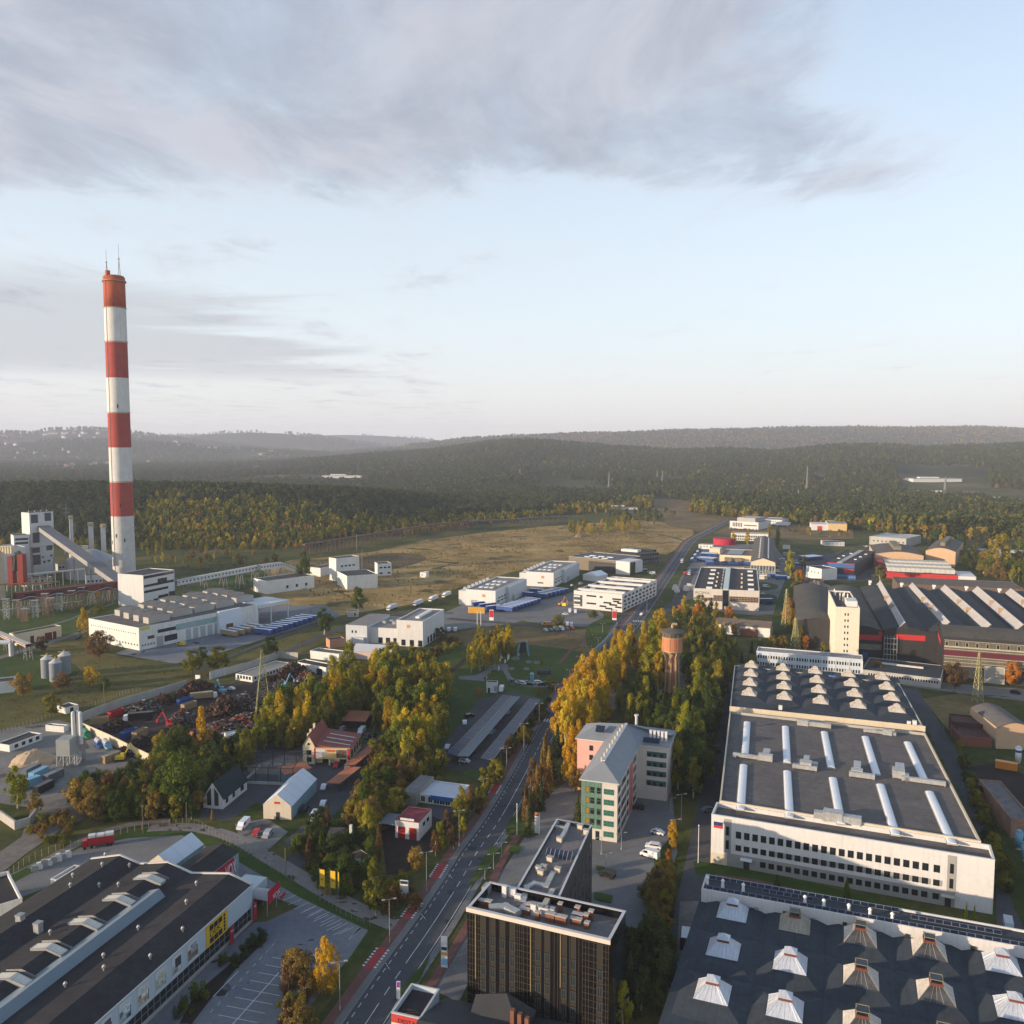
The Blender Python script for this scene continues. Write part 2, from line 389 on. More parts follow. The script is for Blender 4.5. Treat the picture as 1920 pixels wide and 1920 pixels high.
R6=[(-700,870),(640,852),(760,838),(860,826),(920,822),(1000,818),(1060,816),(1100,814),(1200,811),(1300,808),(1400,807),(1500,804),(1600,803),(1700,803),(1800,802),(1860,803),(1920,807),(2600,815)]
RM=[(-700,835),(0,832),(100,826),(200,828),(300,833),(400,840),(500,846),(600,852),(700,862),(2600,900)]
R3=[(-700,812),(-100,815),(0,811),(60,814),(100,806),(170,805),(220,808),(250,812),(300,819),(340,824),(420,835),(600,850),(2600,900)]
R4=[(-700,826),(300,824),(360,818),(400,813),(470,810),(530,812),(560,815),(600,820),(650,827),(720,836),(2600,900)]
R5=[(-700,815),(250,815),(400,814),(560,817),(650,815),(720,817),(800,823),(860,829),(2600,860)]
def sst(t):t=np.clip(t,0,1);return t*t*(3-2*t)
def zarr(Y,py):
 t=(960-py)/FO
 return HC+Y*(t*CP-SP)/(CP+t*SP)
def hgt(x,y):
 x=np.asarray(x,float);y=np.asarray(y,float);ys=np.maximum(y,1.)
 a=960+FO*x/ys*1.0
 h=np.zeros_like(ys)
 f=interp(a,FOOT);r=f+360;hr=np.maximum(zarr(r,interp(a,RIDGE1))-16,0)*sst((1230-a)/200)
 h=np.maximum(h,hr*np.where(ys<r,sst((ys-f)/(r-f)),sst((r+420-ys)/420)))
 zr=interp(a,R2Z);hr=np.maximum(zarr(zr,interp(a,R2Y))-15,0)
 t=np.clip((ys-1900)/(zr-1900),0,1)
 h=np.maximum(h,hr*np.where(ys<zr,t**1.35*(1.35-.35*t),.25+.75*sst((zr+1500-ys)/1500)))
 h=h+np.where((ys>2300)&(ys<9000),1,0)*sst((ys-2300)/800)*(7*np.sin(x/420+1.3)*np.sin(ys/530)+5*np.sin(x/190-ys/310))*np.clip(hr/120,.2,1)
 for(rr,zr,wf,wb)in((R6,7400,2600,3000),(RM,6600,900,900),(R3,8600,1500,1200),(R4,9800,1100,1100),(R5,13200,1800,1500)):
  hr=np.maximum(zarr(zr,interp(a,rr)),0)
  h=np.maximum(h,hr*np.where(ys<zr,sst((ys-zr+wf)/wf),sst((zr+wb-ys)/wb)))
 return h
acol=np.concatenate([np.linspace(-3400,-420,40),np.arange(-400,2321,9),np.linspace(2340,5300,40)])
rows=np.concatenate([np.geomspace(50,900,22),np.geomspace(930,15200,150)])
A_,R_=np.meshgrid(acol,rows)
X_=(A_-960)/FO*R_;H_=hgt(X_,R_)
nv=A_.shape;vs=np.stack([X_,R_,H_],-1).reshape(-1,3)
idx=np.arange(nv[0]*nv[1]).reshape(nv)
fs=np.stack([idx[:-1,:-1],idx[:-1,1:],idx[1:,1:],idx[1:,:-1]],-1).reshape(-1,4)
nvt=len(vs)
vs=np.concatenate([vs,[(-900,-900,0),(900,-900,0),(vs[0][0],50,0),(vs[nv[1]-1][0],50,0)]])
me=bpy.data.meshes.new('ground');me.from_pydata(vs.tolist(),[],fs.tolist()+[(nvt,nvt+1,nvt+3,nvt+2)])
me.polygons.foreach_set('use_smooth',np.ones(len(me.polygons),dtype=bool))
ground=bpy.data.objects.new('ground',me);COL.objects.link(ground);tag(ground,kind='structure')
def terrain_mat():
 m,nt,out=nt_new('grassland_and_woods')
 tc=N(nt,'ShaderNodeTexCoord');sx=N(nt,'ShaderNodeSeparateXYZ');nt.links.new(tc.outputs['Object'],sx.inputs[0])
 def noi(s,d=8.,r=.65):
  n=N(nt,'ShaderNodeTexNoise',Scale=s,Detail=d,Roughness=r);nt.links.new(tc.outputs['Object'],n.inputs['Vector']);return n.outputs[0]
 n1,n2,n3=noi(.016),noi(.2),noi(.0022,5.,.6)
 a=N(nt,'ShaderNodeMath',operation='MULTIPLY_ADD');nt.links.new(n2,a.inputs[0]);a.inputs[1].default_value=.5;nt.links.new(n1,a.inputs[2])
 near=ramp(nt,a.outputs[0],[(.52,(.028,.044,.011)),(.7,(.06,.074,.02)),(.85,(.12,.105,.036)),(1.,(.2,.15,.06))])
 far=ramp(nt,n3,[(.38,(.03,.04,.016)),(.5,(.06,.062,.026)),(.56,(.11,.09,.045)),(.62,(.16,.14,.075)),(.72,(.08,.08,.035))])
 mr=N(nt,'ShaderNodeMapRange');nt.links.new(sx.outputs[1],mr.inputs[0]);mr.inputs[1].default_value=1700;mr.inputs[2].default_value=2600
 c=mixc(nt,mr.outputs[0],near,far)
 mz=N(nt,'ShaderNodeMapRange');nt.links.new(sx.outputs[2],mz.inputs[0]);mz.inputs[1].default_value=30;mz.inputs[2].default_value=90
 c=mixc(nt,mz.outputs[0],c,(.018,.026,.012))
 b=N(nt,'ShaderNodeBsdfPrincipled',Roughness=1.);b.inputs['Specular IOR Level'].default_value=.05
 nt.links.new(c,b.inputs['Base Color'])
 bp=N(nt,'ShaderNodeBump',Strength=.5,Distance=.6);nt.links.new(n2,bp.inputs['Height']);nt.links.new(bp.outputs[0],b.inputs['Normal'])
 nt.links.new(b.outputs[0],out.inputs[0]);return m
me.materials.append(terrain_mat())
def leaf_mesh(name,P,Nn,size,mat,rng,aspect=.75):
 n=len(P)
 Nn=Nn+rng.normal(0,.55,(n,3));Nn/=np.linalg.norm(Nn,axis=1,keepdims=True)+1e-9
 r=rng.normal(0,1,(n,3));T=np.cross(Nn,r);T/=np.linalg.norm(T,axis=1,keepdims=True)+1e-9
 Bt=np.cross(Nn,T);s=(size*rng.uniform(.6,1.35,n))[:,None]
 V=np.stack([P-T*s-Bt*s*aspect*.4,P+T*s*.2-Bt*s*aspect,P+T*s+Bt*s*aspect*.3,P-T*s*.3+Bt*s*aspect],1).reshape(-1,3)
 F=np.arange(n*4).reshape(n,4)
 me=bpy.data.meshes.new(name);me.from_pydata(V.tolist(),[],F.tolist());me.materials.append(mat);return me
def crown_pts(kind,n,rng,H,Wd):
 """points and outward directions for a crown of height H and width Wd"""
 if kind=='spruce':
  P=[];Q=[]
  k=0
  while k<n:
   z=rng.uniform(.06,1)**1.15;rad=(1-z)**.85*.5*(.72+.28*math.sin(z*70));th=rng.uniform(0,2*PI)
   th=round(th/(2*PI)*13+z*5)/13*2*PI+rng.normal(0,.13)
   rr=rad*math.sqrt(rng.uniform(.12,1));P.append((rr*math.cos(th)*Wd,rr*math.sin(th)*Wd,(z-rr*.22)*H));Q.append((math.cos(th),math.sin(th),.7));k+=1
  return np.array(P),np.array(Q)
 prof={'broad':lambda z:(max(0,1-((z-.56)/.46)**2))**.5,'birch':lambda z:(max(0,1-((z-.52)/.50)**2))**.6*(1.08-.45*z),'poplar':lambda z:min(1,(z-.02)*5)*(max(0,1-z))**.55*1.1,'pine':lambda z:(max(0,1-((z-.74)/.27)**2))**.5,'bush':lambda z:(max(0,1-((z-.35)/.66)**2))**.5}[kind]
 nc={'broad':42,'birch':46,'poplar':40,'pine':24,'bush':16}[kind]
 zlo={'broad':.16,'birch':.14,'poplar':.08,'pine':.5,'bush':.1}[kind]
 cs=[]
 while len(cs)<nc:
  z=rng.uniform(zlo,.98);r=prof(z)*.5
  if rng.uniform()>prof(z)+.25:continue
  th=rng.uniform(0,2*PI);rr=r*rng.uniform(.35,.98)if rng.uniform()<.85 else r*1.12
  cs.append((rr*math.cos(th)*Wd,rr*math.sin(th)*Wd,z*H,rng.uniform(.55,1.25)))
 cs=np.array(cs);base={'broad':.155,'birch':.14,'poplar':.2,'pine':.19,'bush':.24}[kind]*Wd
 wgt=cs[:,3]**2;ci=rng.choice(nc,n,p=wgt/wgt.sum())
 d=rng.normal(0,1,(n,3));d/=np.linalg.norm(d,axis=1,keepdims=True)
 rad=base*cs[ci,3]*rng.uniform(.25,1.0,n)**.5
 st={'poplar':2.1,'birch':1.45}.get(kind,.95)
 P=cs[ci,:3]+d*rad[:,None]*np.array([1,1,st]);P[:,2]=np.maximum(P[:,2],.02*H)
 ax=P-np.array([0,0,.45*H]);ax/=np.linalg.norm(ax,axis=1,keepdims=True)+1e-9
 return P,d*.8+ax*.6
BARK=M('bark',(.07,.052,.038),var=.4,scale=1.5);BIRCH=M('birch_bark',(.42,.39,.33),var=.5,scale=2.)
def trunk_mb(H,r,Wd,rng,kind):
 b=MB();p=Vector((0,0,-.2));k=5;top={'spruce':.97,'poplar':.9}.get(kind,.72)*H
 pts=[Vector((rng.normal(0,.012*H)*(i>0),rng.normal(0,.012*H)*(i>0),-.2+top*i/k))for i in range(k+1)]
 for i in range(k):
  a,c=pts[i],pts[i+1];ra,rb=r*(1-.8*i/k),r*(1-.8*(i+1)/k);n=6;o=len(b.v)
  for q,rr in((a,ra),(c,rb)):b.v+=[(q.x+rr*math.cos(2*PI*j/n),q.y+rr*math.sin(2*PI*j/n),q.z)for j in range(n)]
  for j in range(n):b.f.append((o+j,o+(j+1)%n,o+n+(j+1)%n,o+n+j));b.m.append(0)
 if kind!='spruce':
  for i in range(7):
   z=rng.uniform(.25,.68)*H;th=rng.uniform(0,2*PI);L=Wd*rng.uniform(.2,.38)
   up=L*(2.2 if kind=='poplar' else.8);q=Vector((0,0,z))
   b.tube(q,q+Vector((math.cos(th)*L,math.sin(th)*L,up)),r*.28,4)
 return b
PROTO={}
def proto(kind,n,size,H,Wd,seeds):
 PROTO[kind]=[]
 for sd in seeds:
  rng=np.random.default_rng(sd);P,Q=crown_pts(kind,n,rng,H,Wd)
  cm=leaf_mesh('crown',P,Q,size,BARK,rng)
  tm=None if kind=='bush' else trunk_mb(H,.02*H,Wd,rng,kind).mesh('trunk',[BIRCH if kind=='birch' else BARK])
  PROTO[kind].append((cm,tm,H,Wd))
proto('broad',4600,.25,12,9.5,(1,2,3,17));proto('birch',4000,.235,15,6.5,(4,5,6,18));proto('poplar',3600,.23,18,4.6,(7,8,9))
proto('spruce',2800,.26,14,5.2,(10,11));proto('pine',2000,.3,16,6,(12,13));proto('bush',900,.2,3,4,(14,15,16))
LF={'green':LEAF('leaves_green',[(.018,.032,.006),(.045,.065,.012),(.085,.095,.018)]),'dark':LEAF('leaves_dark_green',[(.012,.023,.008),(.032,.045,.013),(.078,.080,.020)]),'olive':LEAF('leaves_olive',[(.04,.046,.008),(.105,.10,.014),(.22,.165,.02)]),'lime':LEAF('leaves_yellow_green',[(.06,.075,.006),(.15,.145,.012),(.26,.21,.02)]),'yellow':LEAF('leaves_yellow',[(.13,.095,.008),(.27,.175,.012),(.42,.27,.02)]),'gold':LEAF('leaves_gold',[(.19,.10,.008),(.36,.19,.012),(.52,.28,.02)]),'orange':LEAF('leaves_orange',[(.14,.05,.008),(.28,.10,.012),(.38,.15,.016)]),'red':LEAF('leaves_red',[(.10,.016,.008),(.21,.035,.014),(.28,.06,.02)]),'brown':LEAF('leaves_brown',[(.04,.026,.012),(.095,.055,.02),(.15,.085,.03)]),'needle':LEAF('needles',[(.011,.019,.009),(.030,.040,.014),(.075,.076,.024)],.15),'rust':LEAF('needles_rust',[(.055,.04,.012),(.12,.08,.02),(.2,.125,.028)],.2),}
KINDNAME={'broad':('broadleaf_tree','tree'),'birch':('birch_tree','tree'),'poplar':('poplar_tree','tree'),'spruce':('spruce_tree','tree'),'pine':('pine_tree','tree'),'bush':('bush','bush')}
def tree(kind,colr,x,y,h,wd,label,group=None,z=0.,rng=random):
 cm,tm,H,Wd=PROTO[kind][rng.randrange(len(PROTO[kind]))]
 nm,cat=KINDNAME[kind]
 if kind=='broad' and colr in('rust','orange','red','brown','gold'):nm='autumn_broadleaf_tree'  # same rounded prototype, named apart by leaf colour only; species unknown
 if kind=='birch':nm={'green':'green_slender_tree','dark':'green_slender_tree','olive':'green_slender_tree','lime':'birch_tree','yellow':'birch_tree'}.get(colr,'autumn_slender_tree')  # same slender prototype throughout; name follows leaf colour, species unknown
 if kind=='bush':
  o=bpy.data.objects.new(nm,cm);COL.objects.link(o);c=o
  tag(o,label,cat,group);o.location=(x,y,z)
 else:
  o=thing(nm,label,cat,(x,y,z),0,group)
  c=bpy.data.objects.new('crown',cm);COL.objects.link(c);c.parent=o
  t=bpy.data.objects.new('trunk',tm);COL.objects.link(t);t.parent=o
 c.material_slots[0].link='OBJECT';c.material_slots[0].material=LF[colr]
 o.rotation_euler[2]=rng.uniform(0,2*PI);s=wd/Wd
 o.scale=(s*rng.uniform(.92,1.08),s*rng.uniform(.92,1.08),h/H)
 return o
def tpx(kind,colr,base,top_y,wpx,label,group=None):
 """single tree measured in the photograph: foot, top and crown width"""
 g=G(base);h=zof(g.y,top_y);wd=wpx/FO*g.y
 return tree(kind,colr,g.x,g.y,h,wd,label,group)
def inside(pt,poly):
 x,y=pt;c=False;n=len(poly)
 for i in range(n):
  x1,y1=poly[i][:2];x2,y2=poly[(i+1)%n][:2]
  if(y1>y)!=(y2>y)and x<(x2-x1)*(y-y1)/(y2-y1)+x1:c=not c
 return c
def grove(px,n,kinds,hr,label,group,dmin=3.5,wf=(.42,.6),seed=1,labels=None):
 rng=random.Random(seed);poly=[G(p)for p in px];xs=[p.x for p in poly];ys=[p.y for p in poly];pts=[];k=0
 while len(pts)<n and k<n*60:
  k+=1;p=(rng.uniform(min(xs),max(xs)),rng.uniform(min(ys),max(ys)))
  if not inside(p,poly)or any((p[0]-q[0])**2+(p[1]-q[1])**2<dmin**2 for q in pts):continue
  if any(inside(p,K)for K in KEEP):continue
  pts.append(p)
  kd,cl=kinds[rng.randrange(len(kinds))];h=rng.uniform(*hr)
  f={'poplar':.28,'birch':.36,'spruce':.36,'broad':.64,'pine':.4,'bush':1.25}[kd]*rng.uniform(.85,1.2)
  if kd=='bush':h=min(h,rng.uniform(1.6,3.6))
  tree(kd,cl,p[0],p[1],h,h*f,COLORWORD[cl]+' '+KINDWORD[kd]+' '+label,group+', '+COLORWORD[cl]+' '+KINDWORD[kd],rng=rng)
COLORWORD={'green':'green','dark':'dark green','olive':'olive green','lime':'yellow-green','yellow':'yellow','gold':'golden','orange':'orange','red':'dark red','brown':'brown','needle':'blackish green','rust':'rust-tinged'}
KINDWORD={'broad':'rounded tree','birch':'slender tree','poplar':'columnar poplar','spruce':'conical spruce','pine':'pine','bush':'bush'}
def low_crown(name,kind,n,size,H,Wd,mat,seed):
 rng=np.random.default_rng(seed);P,Q=crown_pts(kind,n,rng,H,Wd)
 return bpy.data.objects.new(name,leaf_mesh(name,P,Q,size,mat,rng))
def wood(name,pts,sc,src,seed=0):
 """one ground-cover object: a tree standing on every point of its mesh"""
 me=bpy.data.meshes.new(name);me.from_pydata([tuple(p)for p in pts],[],[])
 at=me.attributes.new('size','FLOAT','POINT');at.data.foreach_set('value',np.asarray(sc,dtype=np.float32))
 o=bpy.data.objects.new(name,me);COL.objects.link(o);tag(o,kind='stuff')
 ng=bpy.data.node_groups.new(name,'GeometryNodeTree')
 ng.interface.new_socket('Geometry',in_out='INPUT',socket_type='NodeSocketGeometry');ng.interface.new_socket('Geometry',in_out='OUTPUT',socket_type='NodeSocketGeometry')
 gi=ng.nodes.new('NodeGroupInput');go=ng.nodes.new('NodeGroupOutput');ip=ng.nodes.new('GeometryNodeInstanceOnPoints')
 oi=ng.nodes.new('GeometryNodeObjectInfo');oi.inputs['Object'].default_value=src;oi.inputs['As Instance'].default_value=True
 na=ng.nodes.new('GeometryNodeInputNamedAttribute');na.data_type='FLOAT';na.inputs['Name'].default_value='size'
 rv=ng.nodes.new('FunctionNodeRandomValue');rv.data_type='FLOAT_VECTOR';rv.inputs[0].default_value=(0,0,0);rv.inputs[1].default_value=(0,0,6.28);rv.inputs['Seed'].default_value=seed
 L=ng.links.new
 L(gi.outputs[0],ip.inputs['Points']);L(oi.outputs['Geometry'],ip.inputs['Instance']);L(rv.outputs[0],ip.inputs['Rotation'])
 sout=[s for s in na.outputs if s.enabled and s.name=='Attribute'][0]
 L(sout,ip.inputs['Scale']);L(ip.outputs[0],go.inputs[0])
 md=o.modifiers.new('trees','NODES');md.node_group=ng
 return o
def vnoise(x,y,s,seed):
 """smooth value noise"""
 r=np.random.default_rng(seed).uniform(0,1,(256,256));u=x/s;v=y/s
 i=np.floor(u).astype(int);j=np.floor(v).astype(int);fu=u-i;fv=v-j;fu=fu*fu*(3-2*fu);fv=fv*fv*(3-2*fv)
 g=lambda a,b:r[a%256,b%256]
 return(g(i,j)*(1-fu)+g(i+1,j)*fu)*(1-fv)+(g(i,j+1)*(1-fu)+g(i+1,j+1)*fu)*fv
def pfield(a0,a1,Y0,Y1,k,kmin):
 """random sites between view columns a0..a1 and depths Y0..Y1, spacing growing with distance"""
 n=int((a1-a0)/FO*math.log(Y1/Y0)*k*k);a=RNG.uniform(a0,a1,n);Y=np.exp(RNG.uniform(math.log(Y0),math.log(Y1),n))
 return a,Y
def pxy(x,y):
 d=y*CP-(0-HC)*SP*-1*-1 if False else y*CP+HC*SP
 return 960+FO*x/d,960-FO*(y*SP-HC*CP)/d
def clear_of(px,py,polys):
 m=np.ones(len(px),bool)
 for P in polys:
  c=np.zeros(len(px),bool);n=len(P)
  for i in range(n):
   (x1,y1),(x2,y2)=P[i],P[(i+1)%n]
   if y1==y2:continue
   t=((y1>py)!=(y2>py))&(px<(x2-x1)*(py-y1)/(y2-y1)+x1);c^=t
  m&=~c
 return m
SRC={'pine':[low_crown('pine_crown','pine',170,1.15,17,7.5,LF['needle'],21),low_crown('pine_crown','broad',190,1.2,15,8,LF['dark'],22)],'birch':[low_crown('birch_crown','birch',220,.95,15,7,LF['olive'],23),low_crown('birch_crown','birch',220,.95,14,7,LF['yellow'],24),low_crown('birch_crown','broad',220,.95,12,8,LF['rust'],25),low_crown('birch_crown','birch',220,.95,15,7,LF['green'],26),low_crown('birch_crown','broad',200,.95,12,8,LF['orange'],27),low_crown('birch_crown','birch',220,.95,15,7,LF['lime'],28)],}
def plant(name,a,Y,hs,src,seed,zoff=-.5):
 X=(a-960)/FO*Y;Hh=hgt(X,Y)+zoff
 return wood(name,np.stack([X,Y,Hh],1),hs,src,seed)
CLEARINGS=[[(985,905),(1195,924),(1310,945),(1290,962),(1180,962),(1060,945)],[(1670,900),(1850,905),(1860,935),(1700,930)],[(1835,925),(1960,925),(1960,955),(1850,945)],[(560,898),(690,904),(690,912),(560,910)],[(470,893),(560,897),(540,905),(470,903)]]
a,Y=pfield(-250,1225,880,2050,215,5)
f=interp(a,FOOT);keep=(Y>f+RNG.uniform(0,40,len(a)))&(Y<f+560+120*(a>900));a,Y,f=a[keep],Y[keep],f[keep]
X=(a-960)/FO*Y;t=(Y-f)/360;nz=vnoise(X+5000,Y,70,1)+.6*vnoise(X+5000,Y,24,2)-.3
bi=(t+.55*(nz-.5)<interp(a,[(-250,.12),(230,.15),(300,.85),(500,.8),(620,.6),(760,.35),(900,.25),(1040,.4),(1225,.7)]))
gap=vnoise(X+900,Y,45,3)<.12
bi&=~gap
hs=RNG.uniform(.62,1.12,len(a))
pn=~bi&~(gap&(t<.6))
which=RNG.uniform(0,1,len(a))
plant('pine_wood',a[pn&(which<.75)],Y[pn&(which<.75)],hs[pn&(which<.75)],SRC['pine'][0],1)
plant('pine_wood',a[pn&(which>=.75)],Y[pn&(which>=.75)],hs[pn&(which>=.75)],SRC['pine'][1],2)
cn=vnoise(X+3000,Y,38,9)*.6+.4*which
for k,lo,hi in((0,0,.38),(3,.38,.47),(5,.47,.58),(1,.58,.66),(2,.66,.71),(4,.71,.735),(3,.735,1.1)):
 m_=bi&(cn>=lo)&(cn<hi)
 plant('birch_wood',a[m_],Y[m_],hs[m_]*interp(t[m_],[(0,.55),(.4,.95),(1,1.)]),SRC['birch'][k],3+k)
a,Y=pfield(-150,2120,960,8200,235,5)
X=(a-960)/FO*Y;px_,py_=pxy(X,Y)
lo=interp(a,[(-150,1900),(560,1900),(900,1900),(990,1950),(1240,1620),(1330,1450),(1450,1330),(1560,1240),(1700,1130),(2120,980)])
keep=(Y>lo)&(Y<np.where(a>760,7900,interp(a,R2Z)+500))&clear_of(px_,py_,CLEARINGS)
vil=(a<640)&(Y>interp(a,[(-150,2600),(300,2900),(480,3400),(640,4300)]))
keep&=(vnoise(X+1500,Y,140,41)+.25*vnoise(X,Y,40,42)>.27)|(Y<lo+120)
keep&=~(vil&(vnoise(X+4000,Y,260,5)<.62))
a,Y=a[keep],Y[keep];X=(a-960)/FO*Y
hs=RNG.uniform(.6,1.12,len(a))*np.clip(Y/3200,1.,1.5)*(.72+.5*vnoise(X+700,Y,190,43))
edge=(Y-interp(a,[(-150,1900),(990,1950),(1240,1620),(1450,1330),(1700,1130),(2120,980)]))
hs*=1+.45*np.exp(-np.maximum(edge,0)/500)*(a>1300)
pb=.16+.75*np.exp(-np.maximum(edge,0)/interp(a,[(1100,200),(1400,260),(1900,700)]))*(a>1150)+.28*(vnoise(X+8000,Y,330,6)>.66)+.75*sst((Y-3900)/1200)*vnoise(X+2000,Y,600,7)
bi=RNG.uniform(0,1,len(a))<pb
w_=RNG.uniform(0,1,len(a))
for k,s_ in enumerate(SRC['pine']):
 m_=~bi&((w_<.6)==(k==0));plant('forest',a[m_],Y[m_],hs[m_],s_,20+k)
cn=vnoise(X+600,Y,60,12)*.5+.5*w_;cn=np.where(Y>2300,np.where(Y>4600,.47+.2*w_,.30+.2*w_),cn)
for k,l0,l1 in((0,0,.4),(3,.4,.5),(2,.5,.66),(5,.66,.74),(1,.74,.8),(4,.8,.83),(0,.83,1.1)):
 m_=bi&(cn>=l0)&(cn<l1);plant('autumn_forest',a[m_],Y[m_],hs[m_]*.95,SRC['birch'][k],30+k)
a,Y=pfield(-60,900,3000,13000,175,5)
X=(a-960)/FO*Y;nz=vnoise(X+9000,Y,420,8)
keep=(nz>.40)&(Y>interp(a,R2Z)*.75);a,Y=a[keep],Y[keep]
plant('hill_forest',a,Y,RNG.uniform(1.1,1.6,len(a))*np.clip(Y/5200,1,1.55),SRC['pine'][1],50)
def scrub(px,n,h0,h1,srcs,seed):
 rg=np.random.default_rng(seed);poly=[tuple(G(p).xy)for p in px];xs=[p[0]for p in poly];ys_=[p[1]for p in poly]
 X=rg.uniform(min(xs),max(xs),n);Y=rg.uniform(min(ys_),max(ys_),n);m_=~clear_of(X,Y,[poly])&(vnoise(X+3000,Y,30,seed)+.35*rg.uniform(-1,1,n)>.5)
 X,Y=X[m_],Y[m_];w_=rg.uniform(0,1,len(X))
 for i,s_ in enumerate(srcs):k=(w_*len(srcs)).astype(int)==i;wood('scrub',np.stack([X[k],Y[k],np.zeros(k.sum())-.1],1),rg.uniform(h0,h1,k.sum())/12,s_,seed+i)
SB=SRC['birch']
scrub([(470,1105),(545,1050),(700,1034),(800,1012),(1062,984),(1300,985),(1250,1040),(1040,1058),(850,1105),(715,1142)],9000,.5,2.0,[SB[0],SB[2]],61)
scrub([(-40,1300),(160,1215),(330,1250),(520,1200),(600,1175),(640,1190),(430,1275),(180,1345),(-40,1400)],2600,.3,1.1,[SB[0],SB[2]],71)
scrub([(830,1190),(930,1172),(1125,1182),(1100,1225),(950,1205)],900,.3,1.0,[SB[2]],81)
scrub([(100,1060),(240,1052),(480,1062),(470,1105),(330,1110),(0,1180),(0,1100)],1500,.5,2.2,[SB[0],SB[3]],91)
scrub([(1300,1010),(1390,955),(1520,965),(1600,985),(1500,1012)],1500,.5,2.0,[SB[0],SB[2]],95)
ASPH=GROUND('asphalt',[(.05,.05,.054),(.078,.077,.081),(.11,.107,.109)],.05,1.2)
ROADM=GROUND('road_asphalt',[(.06,.061,.068),(.08,.081,.087),(.11,.11,.115)],.03,.8,bump=.1,patch=((.045,.045,.05),.09,.64))
PARKM=GROUND('old_asphalt',[(.11,.115,.165),(.175,.178,.187),(.24,.24,.245)],.04,.6,patch=((.035,.034,.034),.16,.66))
PAVE=GROUND('paving_stones',[(.12,.12,.12),(.175,.17,.163),(.235,.225,.21)],.06,1.4)
REDP=GROUND('red_paving',[(.11,.055,.045),(.17,.08,.066),(.22,.11,.09)],.1,1.2)
GRASS=GROUND('lawn',[(.016,.032,.006),(.035,.058,.010),(.075,.085,.02)],.03,.35)
VERGE=GROUND('verge',[(.022,.028,.008),(.05,.055,.015),(.11,.09,.03)],.06,.5)
DRY=GROUND('dry_grass',[(.05,.045,.014),(.15,.10,.03),(.29,.185,.065),(.42,.29,.11)],.016,.12,patch=((.085,.07,.02),.035,.63))
DRYB=GROUND('brown_grass',[(.05,.042,.016),(.12,.082,.032),(.2,.14,.06)],.02,.2)
OLIVE=GROUND('rough_grass',[(.032,.036,.010),(.075,.068,.018),(.13,.10,.034)],.018,.2)
EARTH=GROUND('dark_earth',[(.02,.016,.013),(.036,.027,.022),(.06,.045,.036)],.05,.5)
SCRAPG=GROUND('oily_earth',[(.025,.02,.017),(.05,.038,.032),(.085,.066,.055)],.04,.4)
GRAVEL=GROUND('gravel',[(.13,.12,.11),(.2,.185,.165),(.28,.26,.235)],.05,.5,patch=((.09,.085,.08),.06,.6))
DIRT=GROUND('dirt_track',[(.11,.095,.08),(.18,.155,.13),(.26,.225,.19)],.05,.4)
COAL=GROUND('coal_dust',[(.045,.036,.022),(.10,.075,.04),(.2,.145,.07)],.03,.3)
WHITEP=M('road_paint',(.62,.62,.60),rough=.7,var=.2,fine=3)
REDPAINT=M('red_road_paint',(.36,.045,.04),rough=.8,var=.2)
SLAB=GROUND('concrete_slabs',[(.15,.13,.115),(.22,.195,.175),(.29,.26,.235)],.1,.9,patch=((.06,.05,.04),.35,.62))
KERB=M('kerb_stone',(.24,.235,.225),var=.2)
def flatmesh(name,polys,mat,z,kind='structure'):
 import bmesh
 bm=bmesh.new()
 for pl in polys:
  vs=[bm.verts.new((p.x,p.y,z))for p in pl]
  try:bm.faces.new(vs)
  except ValueError:pass
 bmesh.ops.triangulate(bm,faces=bm.faces[:]);bmesh.ops.recalc_face_normals(bm,faces=bm.faces[:])
 for f in bm.faces:
  if f.normal.z<0:f.normal_flip()
 me=bpy.data.meshes.new(name);bm.to_mesh(me);bm.free();me.materials.append(mat)
 o=bpy.data.objects.new(name,me);COL.objects.link(o);return tag(o,kind=kind)
def smooth(pts,n=8,closed=False):
 out=[];P=list(pts);m=len(P)
 for i in range(m if closed else m-1):
  a=P[(i-1)%m]if closed or i>0 else P[0];b=P[i];c=P[(i+1)%m];d=P[(i+2)%m]if closed or i+2<m else P[-1]
  for k in range(n):
   t=k/n;out.append(.5*((2*b)+(c-a)*t+(2*a-5*b+4*c-d)*t*t+(3*b-a-3*c+d)*t**3))
 if not closed:out.append(P[-1])
 return out
LAY=[0]
def sheet(name,px,mat,z,soft=False):
 LAY[0]+=1;z+=.0009*LAY[0]
 pl=[G(p)for p in px]
 if soft:pl=smooth(pl,5,True)
 return flatmesh(name,[pl],mat,z)
def offs(pts,d):
 out=[]
 for i,p in enumerate(pts):
  a=pts[max(i-1,0)];b=pts[min(i+1,len(pts)-1)];t=(b-a).normalized();nrm=Vector((t.y,-t.x,0))
  out.append(p+nrm*(d(i/(len(pts)-1))if callable(d)else d))
 return out
def ribbon(name,pts,d0,d1,mat,z,kerb=False):
 """strip between side offsets d0..d1 (right positive) of a line of ground points"""
 L=offs(pts,d0);R=offs(pts,d1);b=MB();LAY[0]+=1;z+=0 if z>.2 else.0009*(LAY[0]%40)
 for i in range(len(pts)-1):
  b.poly([(L[i].x,L[i].y,z),(R[i].x,R[i].y,z),(R[i+1].x,R[i+1].y,z),(L[i+1].x,L[i+1].y,z)])
 return tag(b.build(name,mat),kind='structure')
def wallstrip(b,pts,h,t,z=0.,m=0):
 L=offs(pts,-t/2);R=offs(pts,t/2)
 for i in range(len(pts)-1):b.prism([(L[i].x,L[i].y),(R[i].x,R[i].y),(R[i+1].x,R[i+1].y),(L[i+1].x,L[i+1].y)],z,z+h,m)
 return b
